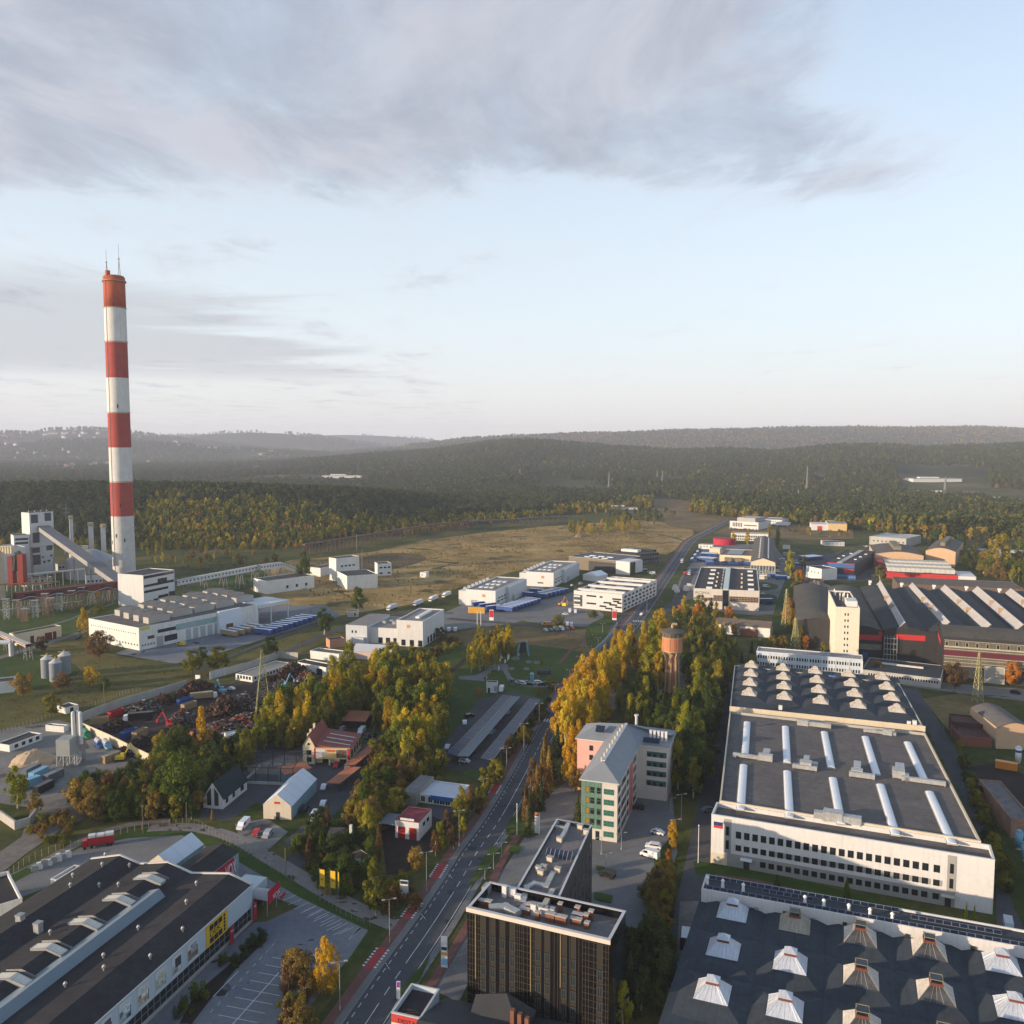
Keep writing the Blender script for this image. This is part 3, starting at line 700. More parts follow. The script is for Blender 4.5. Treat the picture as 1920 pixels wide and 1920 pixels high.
def stripes(b,pts,off,w,dash,gap,z,s0=0.,s1=1e9):
 """painted line, broken when gap > 0"""
 O=offs(pts,off);acc=0.
 for i in range(len(O)-1):
  a,c=O[i],O[i+1];L=(c-a).length;t=(c-a)/L;nrm=Vector((t.y,-t.x,0))*w/2;s=0.
  while s<L-1e-6:
   per=dash+gap;ph=(acc+s)%per if gap else 0;on=ph<dash-1e-6 or not gap
   e=min(L,s+((dash-ph)if on else(per-ph)))if gap else L
   if e<=s:e=s+.01
   if on and s0<=acc+s<=s1:
    p,q=a+t*s,a+t*e;b.poly([(*(p-nrm).xy,z),(*(p+nrm).xy,z),(*(q+nrm).xy,z),(*(q-nrm).xy,z)])
   s=e
  acc+=L
def pts_(px,n=10):return smooth([G(p)for p in px],n)
sheet('meadow',[(545,1150),(470,1105),(470,1075),(545,1050),(600,1046),(700,1034),(800,1012),(950,994),(1062,984),(1200,975),(1300,985),(1300,1012),(1250,1040),(1165,1032),(1040,1058),(962,1072),(850,1105),(790,1130),(715,1142),(600,1160)],DRY,.03)
sheet('coal_yard',[(625,1068),(700,1040),(770,1038),(800,1048),(760,1062),(690,1072)],COAL,.05,True)
sheet('field',[(1240,958),(1385,952),(1520,968),(1600,985),(1600,1010),(1490,1012),(1330,1000),(1250,985)],DRYB,.03)
sheet('field',[(985,925),(1195,923),(1310,943),(1290,955),(1240,958),(1180,950),(1060,938)],DRYB,.04)
sheet('slope_grass',[(-40,1260),(60,1225),(160,1215),(250,1235),(330,1250),(430,1240),(520,1200),(600,1175),(640,1190),(560,1225),(430,1275),(330,1300),(180,1350),(60,1385),(-60,1420)],OLIVE,.03)
sheet('lawn',[(-40,1080),(130,1085),(330,1110),(480,1060),(520,1090),(420,1115),(250,1120),(160,1190),(0,1225),(-60,1235)],GRASS,.03)
sheet('lawn',[(-30,1240),(70,1222),(150,1255),(90,1285),(-40,1310)],GRASS,.05,True)
sheet('factory_yard',[(215,1225),(330,1245),(420,1222),(600,1165),(640,1155),(610,1135),(495,1135),(470,1160),(300,1195)],PARKM,.05)
sheet('pale_field',[(830,1190),(930,1172),(1125,1182),(1100,1225),(1050,1215),(950,1205),(880,1215)],DRYB,.04)
sheet('park_lawn',[(760,1225),(850,1195),(1060,1212),(1096,1222),(1085,1250),(1040,1318),(1005,1345),(860,1300),(840,1330),(770,1320)],GRASS,.035)
sheet('park_lawn',[(800,1330),(880,1300),(1050,1310),(1010,1420),(960,1480),(880,1460),(820,1400)],GRASS,.03)
sheet('scrap_yard',[(150,1362),(300,1322),(400,1290),(500,1265),(640,1240),(700,1262),(640,1310),(540,1345),(480,1375),(400,1400),(330,1420),(280,1432),(210,1400)],SCRAPG,.05)
sheet('concrete_yard',[(-40,1375),(110,1350),(152,1362),(205,1400),(290,1440),(270,1470),(230,1490),(170,1500),(90,1520),(-40,1500)],GRAVEL,.06)
sheet('dirt_track',[(60,1510),(130,1480),(220,1480),(150,1540),(110,1560),(50,1600),(0,1640),(-40,1655),(-40,1625),(40,1570)],DIRT,.07)
sheet('lawn',[(-40,1530),(30,1545),(48,1570),(30,1600),(-40,1628)],VERGE,.06,True)
sheet('workshop_yard',[(470,1395),(560,1390),(640,1430),(720,1370),(760,1385),(700,1440),(660,1490),(600,1560),(560,1600),(530,1580),(590,1530),(480,1505),(430,1540),(375,1535),(380,1500)],ASPH,.05)
sheet('car_spot',[(440,1545),(500,1535),(540,1560),(505,1592),(450,1575)],GRAVEL,.06)
sheet('sandy_lot',[(455,1440),(540,1415),(590,1425),(545,1455),(470,1450)],DIRT,.055)
sheet('garage_yard',[(715,1560),(770,1530),(830,1510),(870,1530),(800,1600),(760,1640),(725,1640)],EARTH,.05)
sheet('garage_yard',[(790,1520),(830,1495),(860,1510),(830,1540)],ASPH,.06)
sheet('store_parking',[(350,1960),(420,1860),(480,1770),(560,1700),(450,1660),(440,1610),(480,1618),(560,1680),(690,1745),(660,1790),(600,1860),(540,1960)],PARKM,.05)
sheet('store_parking',[(476,1730),(500,1728),(560,1700),(480,1775),(420,1862),(348,1962),(190,1990)],PARKM,.046)
sheet('plant_bed',[q7(1010,1260),q7(1100,1090),q7(1300,920),q7(1450,770),q7(1500,790),q7(1330,950),q7(1180,1130),q7(1080,1260)],EARTH,.09)
sheet('store_yard',[(-40,1670),(60,1620),(150,1590),(240,1570),(340,1560),(420,1590),(300,1620),(100,1660),(20,1690),(-40,1720)],PAVE,.05)
sheet('store_verge',[(-40,1672),(150,1578),(250,1556),(330,1552),(450,1590),(560,1650),(690,1722),(690,1745),(560,1682),(440,1612),(340,1566),(240,1572),(150,1590),(-40,1690)],GRASS,.06)
sheet('carport_parking',[(830,1400),(900,1310),(960,1298),(1025,1312),(985,1375),(930,1440),(870,1445),(825,1440)],ASPH,.055)
sheet('office_yard',[(1005,1640),(1020,1500),(1070,1460),(1260,1480),(1270,1600),(1240,1680),(1215,1745),(1160,1735),(1100,1720)],PAVE,.05)
sheet('office_forecourt',[(965,1600),(1040,1480),(1100,1490),(1090,1560),(1010,1640),(900,1800),(860,1880),(800,1850),(880,1720)],PAVE,.055)
sheet('clinic_yard',[(1080,960+440),(1095,1400),(1100,1420),(1085,1425)],PAVE,.05)
sheet('lane',[(1292,1585),(1330,1400),(1360,1260),(1385,1255),(1372,1330),(1345,1500),(1335,1620),(1300,1760),(1285,1930),(1230,1960),(1262,1720)],ASPH,.05)
sheet('side_yard',[(1690,1290),(1720,1290),(1790,1400),(1850,1560),(1900,1700),(1960,1820),(1870,1780),(1866,1620),(1745,1380)],ASPH,.05)
sheet('entrance_lawn',[(1300,1615),(1400,1625),(1860,1740),(1890,1760),(1870,1780),(1400,1660),(1305,1640)],GRASS,.07)
sheet('entrance_path',[(1340,1640),(1420,1650),(1860,1757),(1860,1770),(1410,1665),(1335,1652)],REDP,.09)
sheet('works_road',[(1690,1285),(1800,1300),(1960,1320),(1960,1295),(1830,1285),(1700,1275)],GRAVEL,.055)
sheet('rough_ground',[(1730,1310),(1800,1300),(1880,1325),(1860,1370),(1800,1390),(1770,1360)],DRYB,.05)
sheet('works_yard',[(1800,1440),(1870,1430),(1960,1470),(1960,1560),(1850,1520),(1830,1480)],EARTH,.05)
sheet('gravel_strip',[(1275,1690),(1310,1690),(1292,1920),(1290,1980),(1255,1980)],DIRT,.06)
sheet('block_yard',[(1505,1130),(1560,1130),(1560,1215),(1530,1240),(1508,1190)],SCRAPG,.05)
sheet('depot_yard',[(1290,1065),(1320,1020),(1450,1020),(1480,1060),(1480,1150),(1420,1155),(1280,1140),(1240,1130)],PAVE,.05)
sheet('depot_yard',[(1480,1050),(1600,1030),(1680,1060),(1640,1090),(1500,1090)],ASPH,.05)
sheet('plaza',[(830,1150),(900,1120),(1000,1090),(1080,1095),(1075,1135),(960,1170),(880,1178),(830,1185)],PAVE,.05)
sheet('plaza',[(960,1150),(1060,1135),(1130,1150),(1100,1175),(985,1165)],PAVE,.06,True)
sheet('block_lawn',[(1050,1090),(1085,1080),(1075,1110),(960,1140),(900,1150),(960,1125)],GRASS,.07)
ROADPX=[(652,1972),(685,1920),(746.7,1826.7),(806.7,1740),(860,1657),(893,1600),(936.7,1536.7),(985,1450),(1038,1347),(1082,1285),(1130,1230),(1190,1168),(1240,1097),(1273,1048),(1297,1015),(1328,997),(1372,974)]
RP=pts_(ROADPX,14)
ribbon('road',RP,-4.6,4.4,ROADM,.10)
ribbon('verge',RP,4.4,11.,VERGE,.075);ribbon('verge',RP,-10.5,-4.6,VERGE,.075)
ribbon('pavement',RP,-6.3,-4.6,PAVE,.22);ribbon('cycle_path',RP,-8.7,-6.3,REDP,.215)
ribbon('pavement',RP[:80],4.4,5.9,PAVE,.22);ribbon('cycle_path',RP[:98],7.6,9.8,REDP,.215)
kb=MB();wallstrip(kb,offs(RP,-4.62),.24,.16);wallstrip(kb,offs(RP,4.42),.24,.16);tag(kb.build('kerb',KERB),kind='structure')
lm=MB()
stripes(lm,RP,.1,.2,3.,3.,.165,0,1e9);stripes(lm,RP,-3.6,.16,1.6,1.6,.165);stripes(lm,RP,3.7,.14,1,0,.165)
stripes(lm,RP,.1,.16,1,0,.167,0,14);stripes(lm,RP,.1,.16,1,0,.167,30,62);stripes(lm,RP,.1,.16,1,0,.167,110,165)
ped=G((1036,1352));tdir=(G((1042,1340))-G((1030,1365))).normalized();nrm=Vector((tdir.y,-tdir.x,0))
for k in range(7):
 c=ped+nrm*(k-3)*1.15;lm.poly([(*(c+nrm*.3-tdir*2).xy,.166),(*(c+nrm*.3+tdir*2).xy,.166),(*(c-nrm*.3+tdir*2).xy,.166),(*(c-nrm*.3-tdir*2).xy,.166)])
for c0 in((1197,1165),(1178,1185),(1130,1238)):
 c1=G(c0)
 for k in range(7):
  c=c1+nrm*(k-3)*1.15;lm.poly([(*(c+nrm*.3-tdir*2).xy,.167),(*(c+nrm*.3+tdir*2).xy,.167),(*(c-nrm*.3+tdir*2).xy,.167),(*(c-nrm*.3-tdir*2).xy,.167)])
for cpx in((703,1794),(767,1707),(822,1633),(932,1478)):
 c=G(cpx);i=min(range(len(RP)-1),key=lambda j:(RP[j]-c).length);t=(RP[i+1]-RP[i]).normalized();n_=Vector((t.y,-t.x,0));c=RP[i]-n_*7.4
 flatmesh('cycle_crossing',[[c+t*4.2+n_*1.1,c+t*4.2-n_*1.1,c-t*4.2-n_*1.1,c-t*4.2+n_*1.1]],REDPAINT,.235)
 for sgn in(-1,1):
  for k in range(7):
   q=c+t*(k-3)*1.15+n_*sgn*1.45
   lm.poly([(*(q+t*.3+n_*.3).xy,.24),(*(q+t*.3-n_*.3).xy,.24),(*(q-t*.3-n_*.3).xy,.24),(*(q-t*.3+n_*.3).xy,.24)])
 e=c+n_*3.0
 stripes(lm,[e-t*1.2,e-t*3.2+n_*2.0],0,.22,.5,.4,.168)
def bays(A,Bq,n,L,side,z=.075,w=.14,spine=False):
 a,b=G(A),G(Bq);t=(b-a)/n;tn=t.normalized();nn=Vector((tn.y,-tn.x,0))*side
 for k in range(n+1):
  p=a+t*k;q=p+nn*L-(nn*L if spine else Vector((0,0,0)))*2 if False else p+nn*L
  p2=p-nn*L if spine else p
  m_=tn*w/2;lm.poly([(*(p2-m_).xy,z),(*(p2+m_).xy,z),(*(q+m_).xy,z),(*(q-m_).xy,z)])
 if spine:m_=Vector((nn.x,nn.y,0))*.1;lm.poly([(*(a-m_).xy,z+.002),(*(b-m_).xy,z+.002),(*(b+m_).xy,z+.002),(*(a+m_).xy,z+.002)])
bays(q7(1240,1340),q7(1630,903),9,4.6,1,spine=True)
bays(q7(1640,510),q7(1960,720),9,4.5,1);bays(q8(110,590),q8(310,715),6,4.5,1)
a_,b_=G(q7(1197,1110)),G(q7(1340,965));stripes(lm,[a_,b_],0,.2,1,0,.078)
stripes(lm,[G(q7(1180,1200)),G(q7(1560,790))],0,.12,1.2,1.6,.078)
for k in range(9):
 p=G(q8(285+k*10,785-k*9));q=G(q8(350+k*3,705+k*0));
 stripes(lm,[p,p+(q-p)*.75],0,.25,1,0,.079)
dk=MB()
def dbays(A,Bq,n,L,side):
 a,b=G(A),G(Bq);t=(b-a)/n;tn=t.normalized();nn=Vector((tn.y,-tn.x,0))*side
 for k in range(n+1):p=a+t*k;q=p+nn*L;m_=tn*.07;dk.poly([(*(p-m_).xy,.07),(*(p+m_).xy,.07),(*(q+m_).xy,.07),(*(q-m_).xy,.07)])
dbays(s7(270,650),s7(385,440),9,5,1);dbays(s7(1380,960),s7(1460,650),9,5,1);dbays(q8(830,910),q8(880,720),4,5,1)
tag(dk.build('bay_lines',M('dark_setts',(.045,.045,.048))),kind='structure')
tag(lm.build('road_markings',WHITEP),kind='structure')
ribbon('slab_road',pts_([(280,1553),(360,1552),(440,1572),(520,1618),(620,1678),(700,1718),(770,1745)]),-2.6,2.6,SLAB,.085)
ribbon('dirt_road',pts_([(60,1630),(160,1575),(240,1548),(320,1538)]),-1.8,1.8,DIRT,.08)
ribbon('drive',pts_([(545,1630),(575,1585),(600,1545),(640,1480),(690,1430)]),-3.,3.,ASPH,.083)
ribbon('road',pts_([(395,1272),(480,1243),(560,1212),(640,1178),(760,1150),(850,1150)]),-2.8,2.8,ASPH,.08)
ribbon('road',pts_([(370,1258),(470,1215),(620,1162),(660,1160)]),-2.,2.,ASPH,.08)
ribbon('road',pts_([(840,1160),(900,1165),(985,1172),(1070,1188),(1125,1190),(1160,1168),(1175,1150)]),-3.2,3.2,ASPH,.085)
ribbon('drive',pts_([(1195,1155),(1240,1120),(1262,1080),(1275,1065)]),9.5,18,ASPH,.08)
ribbon('path',pts_([(1048,1245),(1075,1215),(1110,1185)]),-1.,1.,REDP,.08)
ribbon('street',pts_([(1130,1225),(1150,1210),(1195,1168)]),-3.,3.,ROADM,.092)
ribbon('street',pts_([(1297,1018),(1240,1003),(1180,1000)]),-3.,3.,ASPH,.09)
ribbon('street',pts_([(1310,1010),(1390,1003),(1480,1012),(1600,1020),(1680,1050)]),-3.,3.,ASPH,.09)
ribbon('street',pts_([(1500,1230),(1508,1150),(1515,1090),(1520,1035)]),-4.,4.,ASPH,.075)
ribbon('path',pts_([(0,1198),(120,1165),(160,1150),(240,1122)]),-1.4,1.4,PAVE,.075)
ribbon('drive',pts_([(-40,1245),(60,1215),(140,1190),(230,1165)]),-3.,3.,GRAVEL,.072)
ribbon('lane',pts_([(1300,1330),(1275,1270),(1262,1220),(1260,1180)]),-3,3,DIRT,.06)
ribbon('lane',pts_([(1140,1330),(1150,1290),(1165,1250),(1180,1215)]),-3.5,3.5,DIRT,.06)
ribbon('motorway',pts_([(1840,905),(1900,920),(1960,938)]),-8,8,PARKM,.5)
sheet('park_path',[t4(0,900),t4(0,850),t4(300,830),t4(500,740),t4(560,660),t4(700,610),t4(890,640),t4(880,740),t4(980,900),t4(1440,940),t4(1900,1000),t4(1860,1050),t4(1300,1040),t4(940,1000),t4(790,740),t4(600,740),t4(440,890),t4(490,940)],PAVE,.075)
for c,rx,ry in(((1025,530),85,35),((1260,590),60,30),((1400,600),65,30),((1220,715),60,25),((950,710),60,30)):
 sheet('sand_patch',[t4(c[0]+rx*math.cos(k*PI/4),c[1]+ry*math.sin(k*PI/4))for k in range(8)],DIRT,.08,True)
sheet('flower_bed',[t4(-300,800),t4(-40,640),t4(180,440),t4(180,500),t4(0,700),t4(-240,850)],EARTH,.07)
for poly in([s6(690,730),s6(840,750),s6(840,790),s6(690,800)],[s6(690,840),s6(835,850),s6(835,930),s6(690,920)],[s6(940,680),s6(1050,690),s6(950,1130),s6(800,1100)],[q3(930,1080),q3(990,930),q3(1050,900),q3(1000,1060)],[q3(1060,1080),q3(1140,1050),q3(1150,1090)],[q3(380,1270),q3(470,1200),q3(560,1190),q3(540,1280),q3(420,1460)],[q3(780,960),q3(880,900),q3(880,965)]):
 sheet('grass_island',poly,GRASS,.1,True)
for poly in([s7(90,720),s7(110,640),s7(270,380),s7(330,400),s7(200,620)],[s7(380,240),s7(440,140),s7(680,270),s7(600,310),s7(460,290)],[s7(1120,540),s7(1300,590),s7(1130,580)],[s7(1110,760),s7(1260,790),s7(1250,850),s7(1110,820)],[s7(1600,480),s7(1740,300),s7(1740,590),s7(1600,560)],[s7(400,430),s7(430,370),s7(510,390),s7(490,450)],[q8(620,1020),q8(740,880),q8(680,1020),q8(520,1150)]):
 sheet('grass_island',poly,GRASS,.27)
WHITE=M('white_render',(.60,.585,.57),var=.07,streak=.2);WHITE2=M('worn_white_render',(.66,.65,.61),var=.12,streak=.4)
GREYW=M('grey_render',(.30,.29,.27),var=.08);CONC=M('concrete',(.38,.365,.335),var=.15,streak=.3);BEIGE=M('beige_render',(.58,.49,.36),var=.08,streak=.2)
CREAM=M('cream_render',(.66,.56,.38),var=.06,streak=.1);PINK=M('pink_render',(.62,.33,.28),var=.08);BRICK=M('red_brick',(.27,.10,.06),var=.3,fine=5)
ROOFG=M('grey_felt_roof',(.125,.112,.104),var=.25,scale=.08,fine=.8,rough=.95,stripes=(1,4.5,.16));ROOFD=M('dark_felt_roof',(.042,.040,.042),var=.3,scale=.06,fine=.7,rough=.9)
ROOFB=M('blue_black_felt_roof',(.036,.046,.056),var=.3,scale=.07,fine=.6,rough=.85,stripes=(0,3.2,.2));ROOFS=M('slate_metal_roof',(.22,.235,.25),var=.1,rough=.55,stripes=(0,.55,.25))
REDROOF=M('red_roof_sheet',(.24,.055,.042),var=.15,rough=.6,stripes=(0,.5,.25));ORROOF=M('orange_tile_roof',(.38,.13,.065),var=.15,rough=.7,stripes=(0,.5,.2))
ALU=M('aluminium_cladding',(.42,.42,.41),var=.22,rough=.45,metal=.35,fine=1.2);COPING=M('coping_metal',(.5,.5,.5),var=.1,rough=.5)
WFRAME=M('white_frame',(.7,.7,.68),var=.05);DFRAME=M('dark_frame',(.03,.03,.033),var=.1);GL=GLASS('window_glass');GLB=GLASS('pale_glass',(.07,.09,.10),.1)
STEEL=M('galvanised_steel',(.33,.34,.34),var=.15,rough=.5,metal=.3);RUST=M('rusty_steel',(.16,.085,.055),var=.3);DARKM=M('dark_metal',(.028,.03,.033),var=.2,rough=.6)
POLY=M('white_rooflight_sheet',(.72,.74,.76),var=.06,rough=.35,stripes=(1,1.0,.10));POLYW=M('weathered_rooflight_sheet',(.55,.50,.43),var=.22,rough=.6,fine=.9,stripes=(0,.6,.3))
REDW=M('red_cladding',(.50,.035,.035),var=.08,rough=.5);MAROON=M('maroon_cladding',(.10,.018,.03),var=.1);BLUEP=M('blue_paint',(.02,.10,.28),var=.1,rough=.5);PV=GLASS('solar_panel',(.018,.024,.05),.18)
CHARC=M('charcoal_cladding',(.035,.034,.035),var=.2,rough=.6,stripes=(0,1.2,.4));BROWNC=M('bronze_cladding',(.145,.115,.075),var=.12,rough=.5,stripes=(0,1.5,.35))
def ducts(name,label,fr,boxes,z,grp=None,mat=None,cat='air handling unit'):
 """rooftop ventilation unit: list of local boxes (x0,y0,x1,y1,h); first is the unit casing"""
 x=boxes[0];cx_,cy_=(x[0]+x[2])/2,(x[1]+x[3])/2
 t=thing(name,label,cat,fr.w(cx_,cy_,z),fr.rz,grp)
 for i,b in enumerate(boxes):
  lo=.35 if i else.25
  m=MB().box(b[0]-cx_,b[1]-cy_,lo,b[2]-cx_,b[3]-cy_,lo+b[4])
  if i==0:m.box(b[0]-cx_-.08,(b[1]+b[3])/2-cy_-.06,lo,b[2]-cx_+.08,(b[1]+b[3])/2-cy_+.06,lo+b[4]+.06)
  for k in(0,1):
   xx=(b[0]+.3 if k==0 else b[2]-.3)-cx_;m.box(xx-.08,b[1]-cy_+.1,0,xx+.08,b[3]-cy_-.1,lo)
  m.build('casing' if i==0 else 'duct',mat or ALU,t)
 return t
def vault(L,w,h,n=9):
 b=MB();pr=[(w/2*math.cos(PI*k/n)*-1,.25+h*math.sin(PI*k/n))for k in range(n+1)]
 b.prof([(-w/2,0)]+pr+[(w/2,0)],0,L,'y',0,True);return b
fa=Fr((1334,1527),(1865.5,1613),s2(1858*3-3840,0)if False else(1380,1247),bot=(1333,1618))
hallA=B('production_hall','long white three storey office front with grey flat roofed production hall behind it','factory',fa)
xf,yf=fa.l((1341,1508));D1=max(9.,fa.l((1850,1590))[1]*.5+yf*.5)
D2=fa.l((1368,1333))[1];W=fa.W
hallA.flat(WHITE,ROOFG,1.2,.4,WHITE,0,0,W,D1,fa.H,'office_wall','office_roof')
xl,xr=fa.l((1342,1507))[0],fa.l((1843,1588))[0];xl=min(xl,2.);xr=max(xr,W-3)
bl,br=fa.l((1368,1333),fa.H+.7),fa.l((1735,1374),fa.H+.7)
xl,xr=.8,W-2.2
hallA.quad([(xl,D1+.02),(xr,D1+.02),br,bl],CONC,ROOFG,fa.H+.7,.9,.5,BEIGE,'hall_wall','hall_roof')
hallA.panel('parapet_face','f',xl,xr,fa.H-1.15,fa.H+.7,BEIGE,.05,-D1-.0)
fl=fa.H
hallA.panel('plinth','f',4.6,W-8.7,-.2,3.9,GREYW,.07);hallA.panel('plinth','f',.0,4.6,-.2,3.3,BEIGE,.06)
hallA.panel('recess','f',3.6,5.6,3.9,fl-.6,GREYW,.08);hallA.panel('recess','f',W-10.7,W-8.6,3.9,fl-.6,GREYW,.08)
NW=22
xs=lin(6.9,W-16.6,NW);hallA.wins('f',xs,8.6,1.5,2.0,DFRAME,GL);hallA.wins('f',[W-13.9],8.6,1.5,2.,DFRAME,GL)
hallA.wins('f',xs,5.0,1.55,1.65,DFRAME,GL,base=.01);hallA.wins('f',[W-13.9],5.0,1.55,1.65,DFRAME,GL)
for k,x in enumerate(xs[4:]+[W-13.9]):hallA.panel('shutter_box','f',x+1.5,x+2.15,5.1,6.6,GREYW,.06)
hallA.wins('f',xs[3:],1.4,1.5,1.6,DFRAME,GL,base=.07);hallA.wins('f',[W-13.9],1.4,1.5,1.6,DFRAME,GL,base=.07)
for x in(4.15,W-10.1):hallA.wins('f',[x],9.,.9,2.6,DFRAME,GL,mull=0,base=.08);hallA.wins('f',[x],5.,.9,2.6,DFRAME,GL,mull=0,base=.08)
hallA.panel('door','f',9.2,10.8,0,2.7,DFRAME,.1,.07);hallA.panel('canopy','f',8.4,11.6,3.0,3.25,WFRAME,1.6,.07)
hallA.panel('door','f',W-11.,W-9.6,0,2.6,DFRAME,.1,.07);hallA.panel('canopy','f',W-12,W-8.8,3.0,3.25,CONC,1.6,.07)
hallA.panel('sign','f',.7,3.2,fl-3.7,fl-1.9,M('navy_sign',(.02,.03,.12)),.08);hallA.panel('sign','f',.7,3.2,fl-3.7,fl-2.9,M('red_sign',(.5,.03,.05)),.1)
hallA.panel('sign','f',1.6,2.1,1.6,2.6,M('pale_blue_sign',(.25,.5,.7)),.1,.06)
RL=[((363,515),(350,705)),((578,540),(588,740)),((797,570),(836,770)),((1027,597),(1092,808)),((1265,628),(1362,842)),((343,755),(326,1005)),((588,790),(602,1050)),((845,828),(893,1085)),((1112,865),(1200,1147)),((1388,905),(1518,1197))]
ORD=['leftmost','second','middle','fourth','rightmost'];zr_=fl+.7-.9
for k,(p,q)in enumerate(RL):
 x1,y1=fa.l(s2(*p),zr_+.8);x0,y0=fa.l(s2(*q),zr_+.8);L=math.hypot(x1-x0,y1-y0)
 t=thing('rooflight',f"white barrel rooflight, {ORD[k % 5]} of the five in the {'rear' if k < 5 else 'front'} row on the grey roof",'rooflight',fa.w(x0,y0,zr_),fa.rz+math.atan2(y1-y0,x1-x0)-PI/2,'barrel rooflights on the grey hall roof')
 vault(L,2.3,.42).build('glazing',POLY,t);MB().box(-1.3,-.12,0,1.3,0,.35).box(-1.3,L,0,1.3,L+.12,.35).box(-1.3,0,0,-1.15,L,.3).box(1.15,0,0,1.3,L,.3).build('frame',CONC,t)
def du(px,boxes,label):
 x,y=fa.l(s2(*px),zr_);ducts('air_handling_unit',label,fa,[(x+b[0],y+b[1],x+b[2],y+b[3],b[4])for b in boxes],zr_,'air handling units on the grey hall roof')
du((462,745),[(-2.2,0,2.4,2.2,2.),(-1.2,2.2,1.,8.,1.6),(-10.5,.2,-2.2,1.4,1.1),(-10.5,-.6,-9.3,.2,.6)],'silver air handling unit with a duct leading left on the grey roof')
du((690,790),[(-1.8,0,1.8,3.,2.2),(-1.0,3.,.8,8.6,1.6),(-4.,-.8,3.6,.6,1.2),(1.8,2.,3.6,4.5,1.2)],'silver air handling unit between the second and middle rooflights')
du((985,830),[(-2.,0,1.4,2.6,1.8),(-1.4,2.6,.8,9.,1.8),(-2.6,-1.4,5.,0,1.4)],'silver air handling unit between the middle and fourth rooflights')
du((1230,845),[(-2.6,0,1.,4.,2.4),(-1.6,4.,1.,9.,2.0),(0,-1.6,12.5,-.3,1.2),(1.,-1.6,2.2,2.,1.4)],'silver air handling unit with a long duct leading right on the grey roof')
du((690,548),[(-3.,0,1.,2.,2.),(1.,.3,9.,1.7,1.5)],'silver air handling unit on the rear roof edge beside the second rooflight')
du((1150,600),[(-1.4,0,1.6,1.8,2.),(-8.,.6,-1.4,1.5,1.),(1.6,.4,3.,1.4,1.)],'silver air handling unit on the rear roof edge behind the fourth rooflight')
x,y=fa.l(s2(860,1135),fl-.6);ducts('air_handling_unit','large silver air handling unit on the front roof edge above the office windows',fa,[(x-3.5,D1-1.,x+1.6,D1+2.2,2.6),(x-6.,D1-.5,x-3.5,D1+1.6,1.8),(x+1.6,D1-.8,x+6.5,D1+1.6,1.9)],fl-.3,'air handling units on the grey hall roof')
fc=Fr((1368,1330),(1735,1368),(1377,1247),H=fl+.2)
hallC=B('rooflight_hall','blue-black roofed hall set with twenty weathered pyramid rooflights behind the grey roof','factory',fc)
cq=[(0,.6),(fc.W,.6),fc.l((1686,1281)),fc.l((1377,1247))];hallC.quad(cq,CONC,ROOFB,fc.H,.5,.4,CONC)
hallC.panel('rear_parapet','f',0,fc.W,fl-.6,fl+1.5,BEIGE,.3,-.2)
Zc=fl-.2
me_g=MB();me_g.cone(0,0,.25,2.6,5.0,5.4,1.9,1.9).cone(0,0,2.95,3.6,2.3,2.3,.3,.3)
def pyr(name,label,loc,rz,sx,sy,sz,gm,cm,grp,open_cap=False,ribm=None):
 t=thing(name,label,'rooflight',loc,rz,grp)
 MB().cone(0,0,.2,2.7,5.2*sx,5.2*sy,1.8*sx,1.8*sy).build('glazing',gm,t)
 r=MB()
 for a,b in((-1,-1),(1,-1),(1,1),(-1,1)):r.tube((a*2.6*sx,b*2.6*sy,.22),(a*.9*sx,b*.9*sy,2.72),.09)
 for k in range(-1,2)if open_cap else range(-2,3):
  for sg in(-1,1):r.tube((k*.95*sx,sg*2.6*sy,.24),(k*.33*sx,sg*.9*sy,2.74),.045,3);r.tube((sg*2.6*sx,k*.95*sy,.24),(sg*.9*sx,k*.33*sy,2.74),.045,3)
 r.build('ribs',ribm or cm,t)
 MB().box(-2.75*sx,-2.75*sy,-.3,2.75*sx,2.75*sy,.2).build('curb',ROOFB,t)
 MB().box(-.98*sx,-.98*sy,2.65,.98*sx,.98*sy,3.25).build('collar',cm,t)
 if open_cap:
  f=MB()
  for a in(-1,1):
   for b in(-1,1):f.tube((a*.9*sx,b*.9*sy,3.2),(a*.8*sx,b*.8*sy,4.0),.07)
   f.tube((a*.9*sx,-.9*sy,4.0),(a*.9*sx,.9*sy,4.0),.07);f.tube((-.9*sx,a*.9*sy,4.0),(.9*sx,a*.9*sy,4.0),.07)
  f.build('cap_frame',ribm or cm,t);MB().cone(0,0,3.25,3.95,1.7*sx,1.7*sy,1.5*sx,1.5*sy).build('cap_glass',GL,t)
 else:MB().cone(0,0,3.25,4.3,2.05*sx,2.05*sy,.12,.12).build('cap',gm,t)
 t.scale=(1,1,sz);return t
PC={(0,0):(385,222),(4,0):(1125,290),(0,3):(372,380),(4,3):(1207,475)}
c00,c40,c03,c43=[fc.l(s2(*PC[k]),Zc+.4)for k in((0,0),(4,0),(0,3),(4,3))]
RW=['rearmost','second','third','frontmost']
first=None
hip=MB()
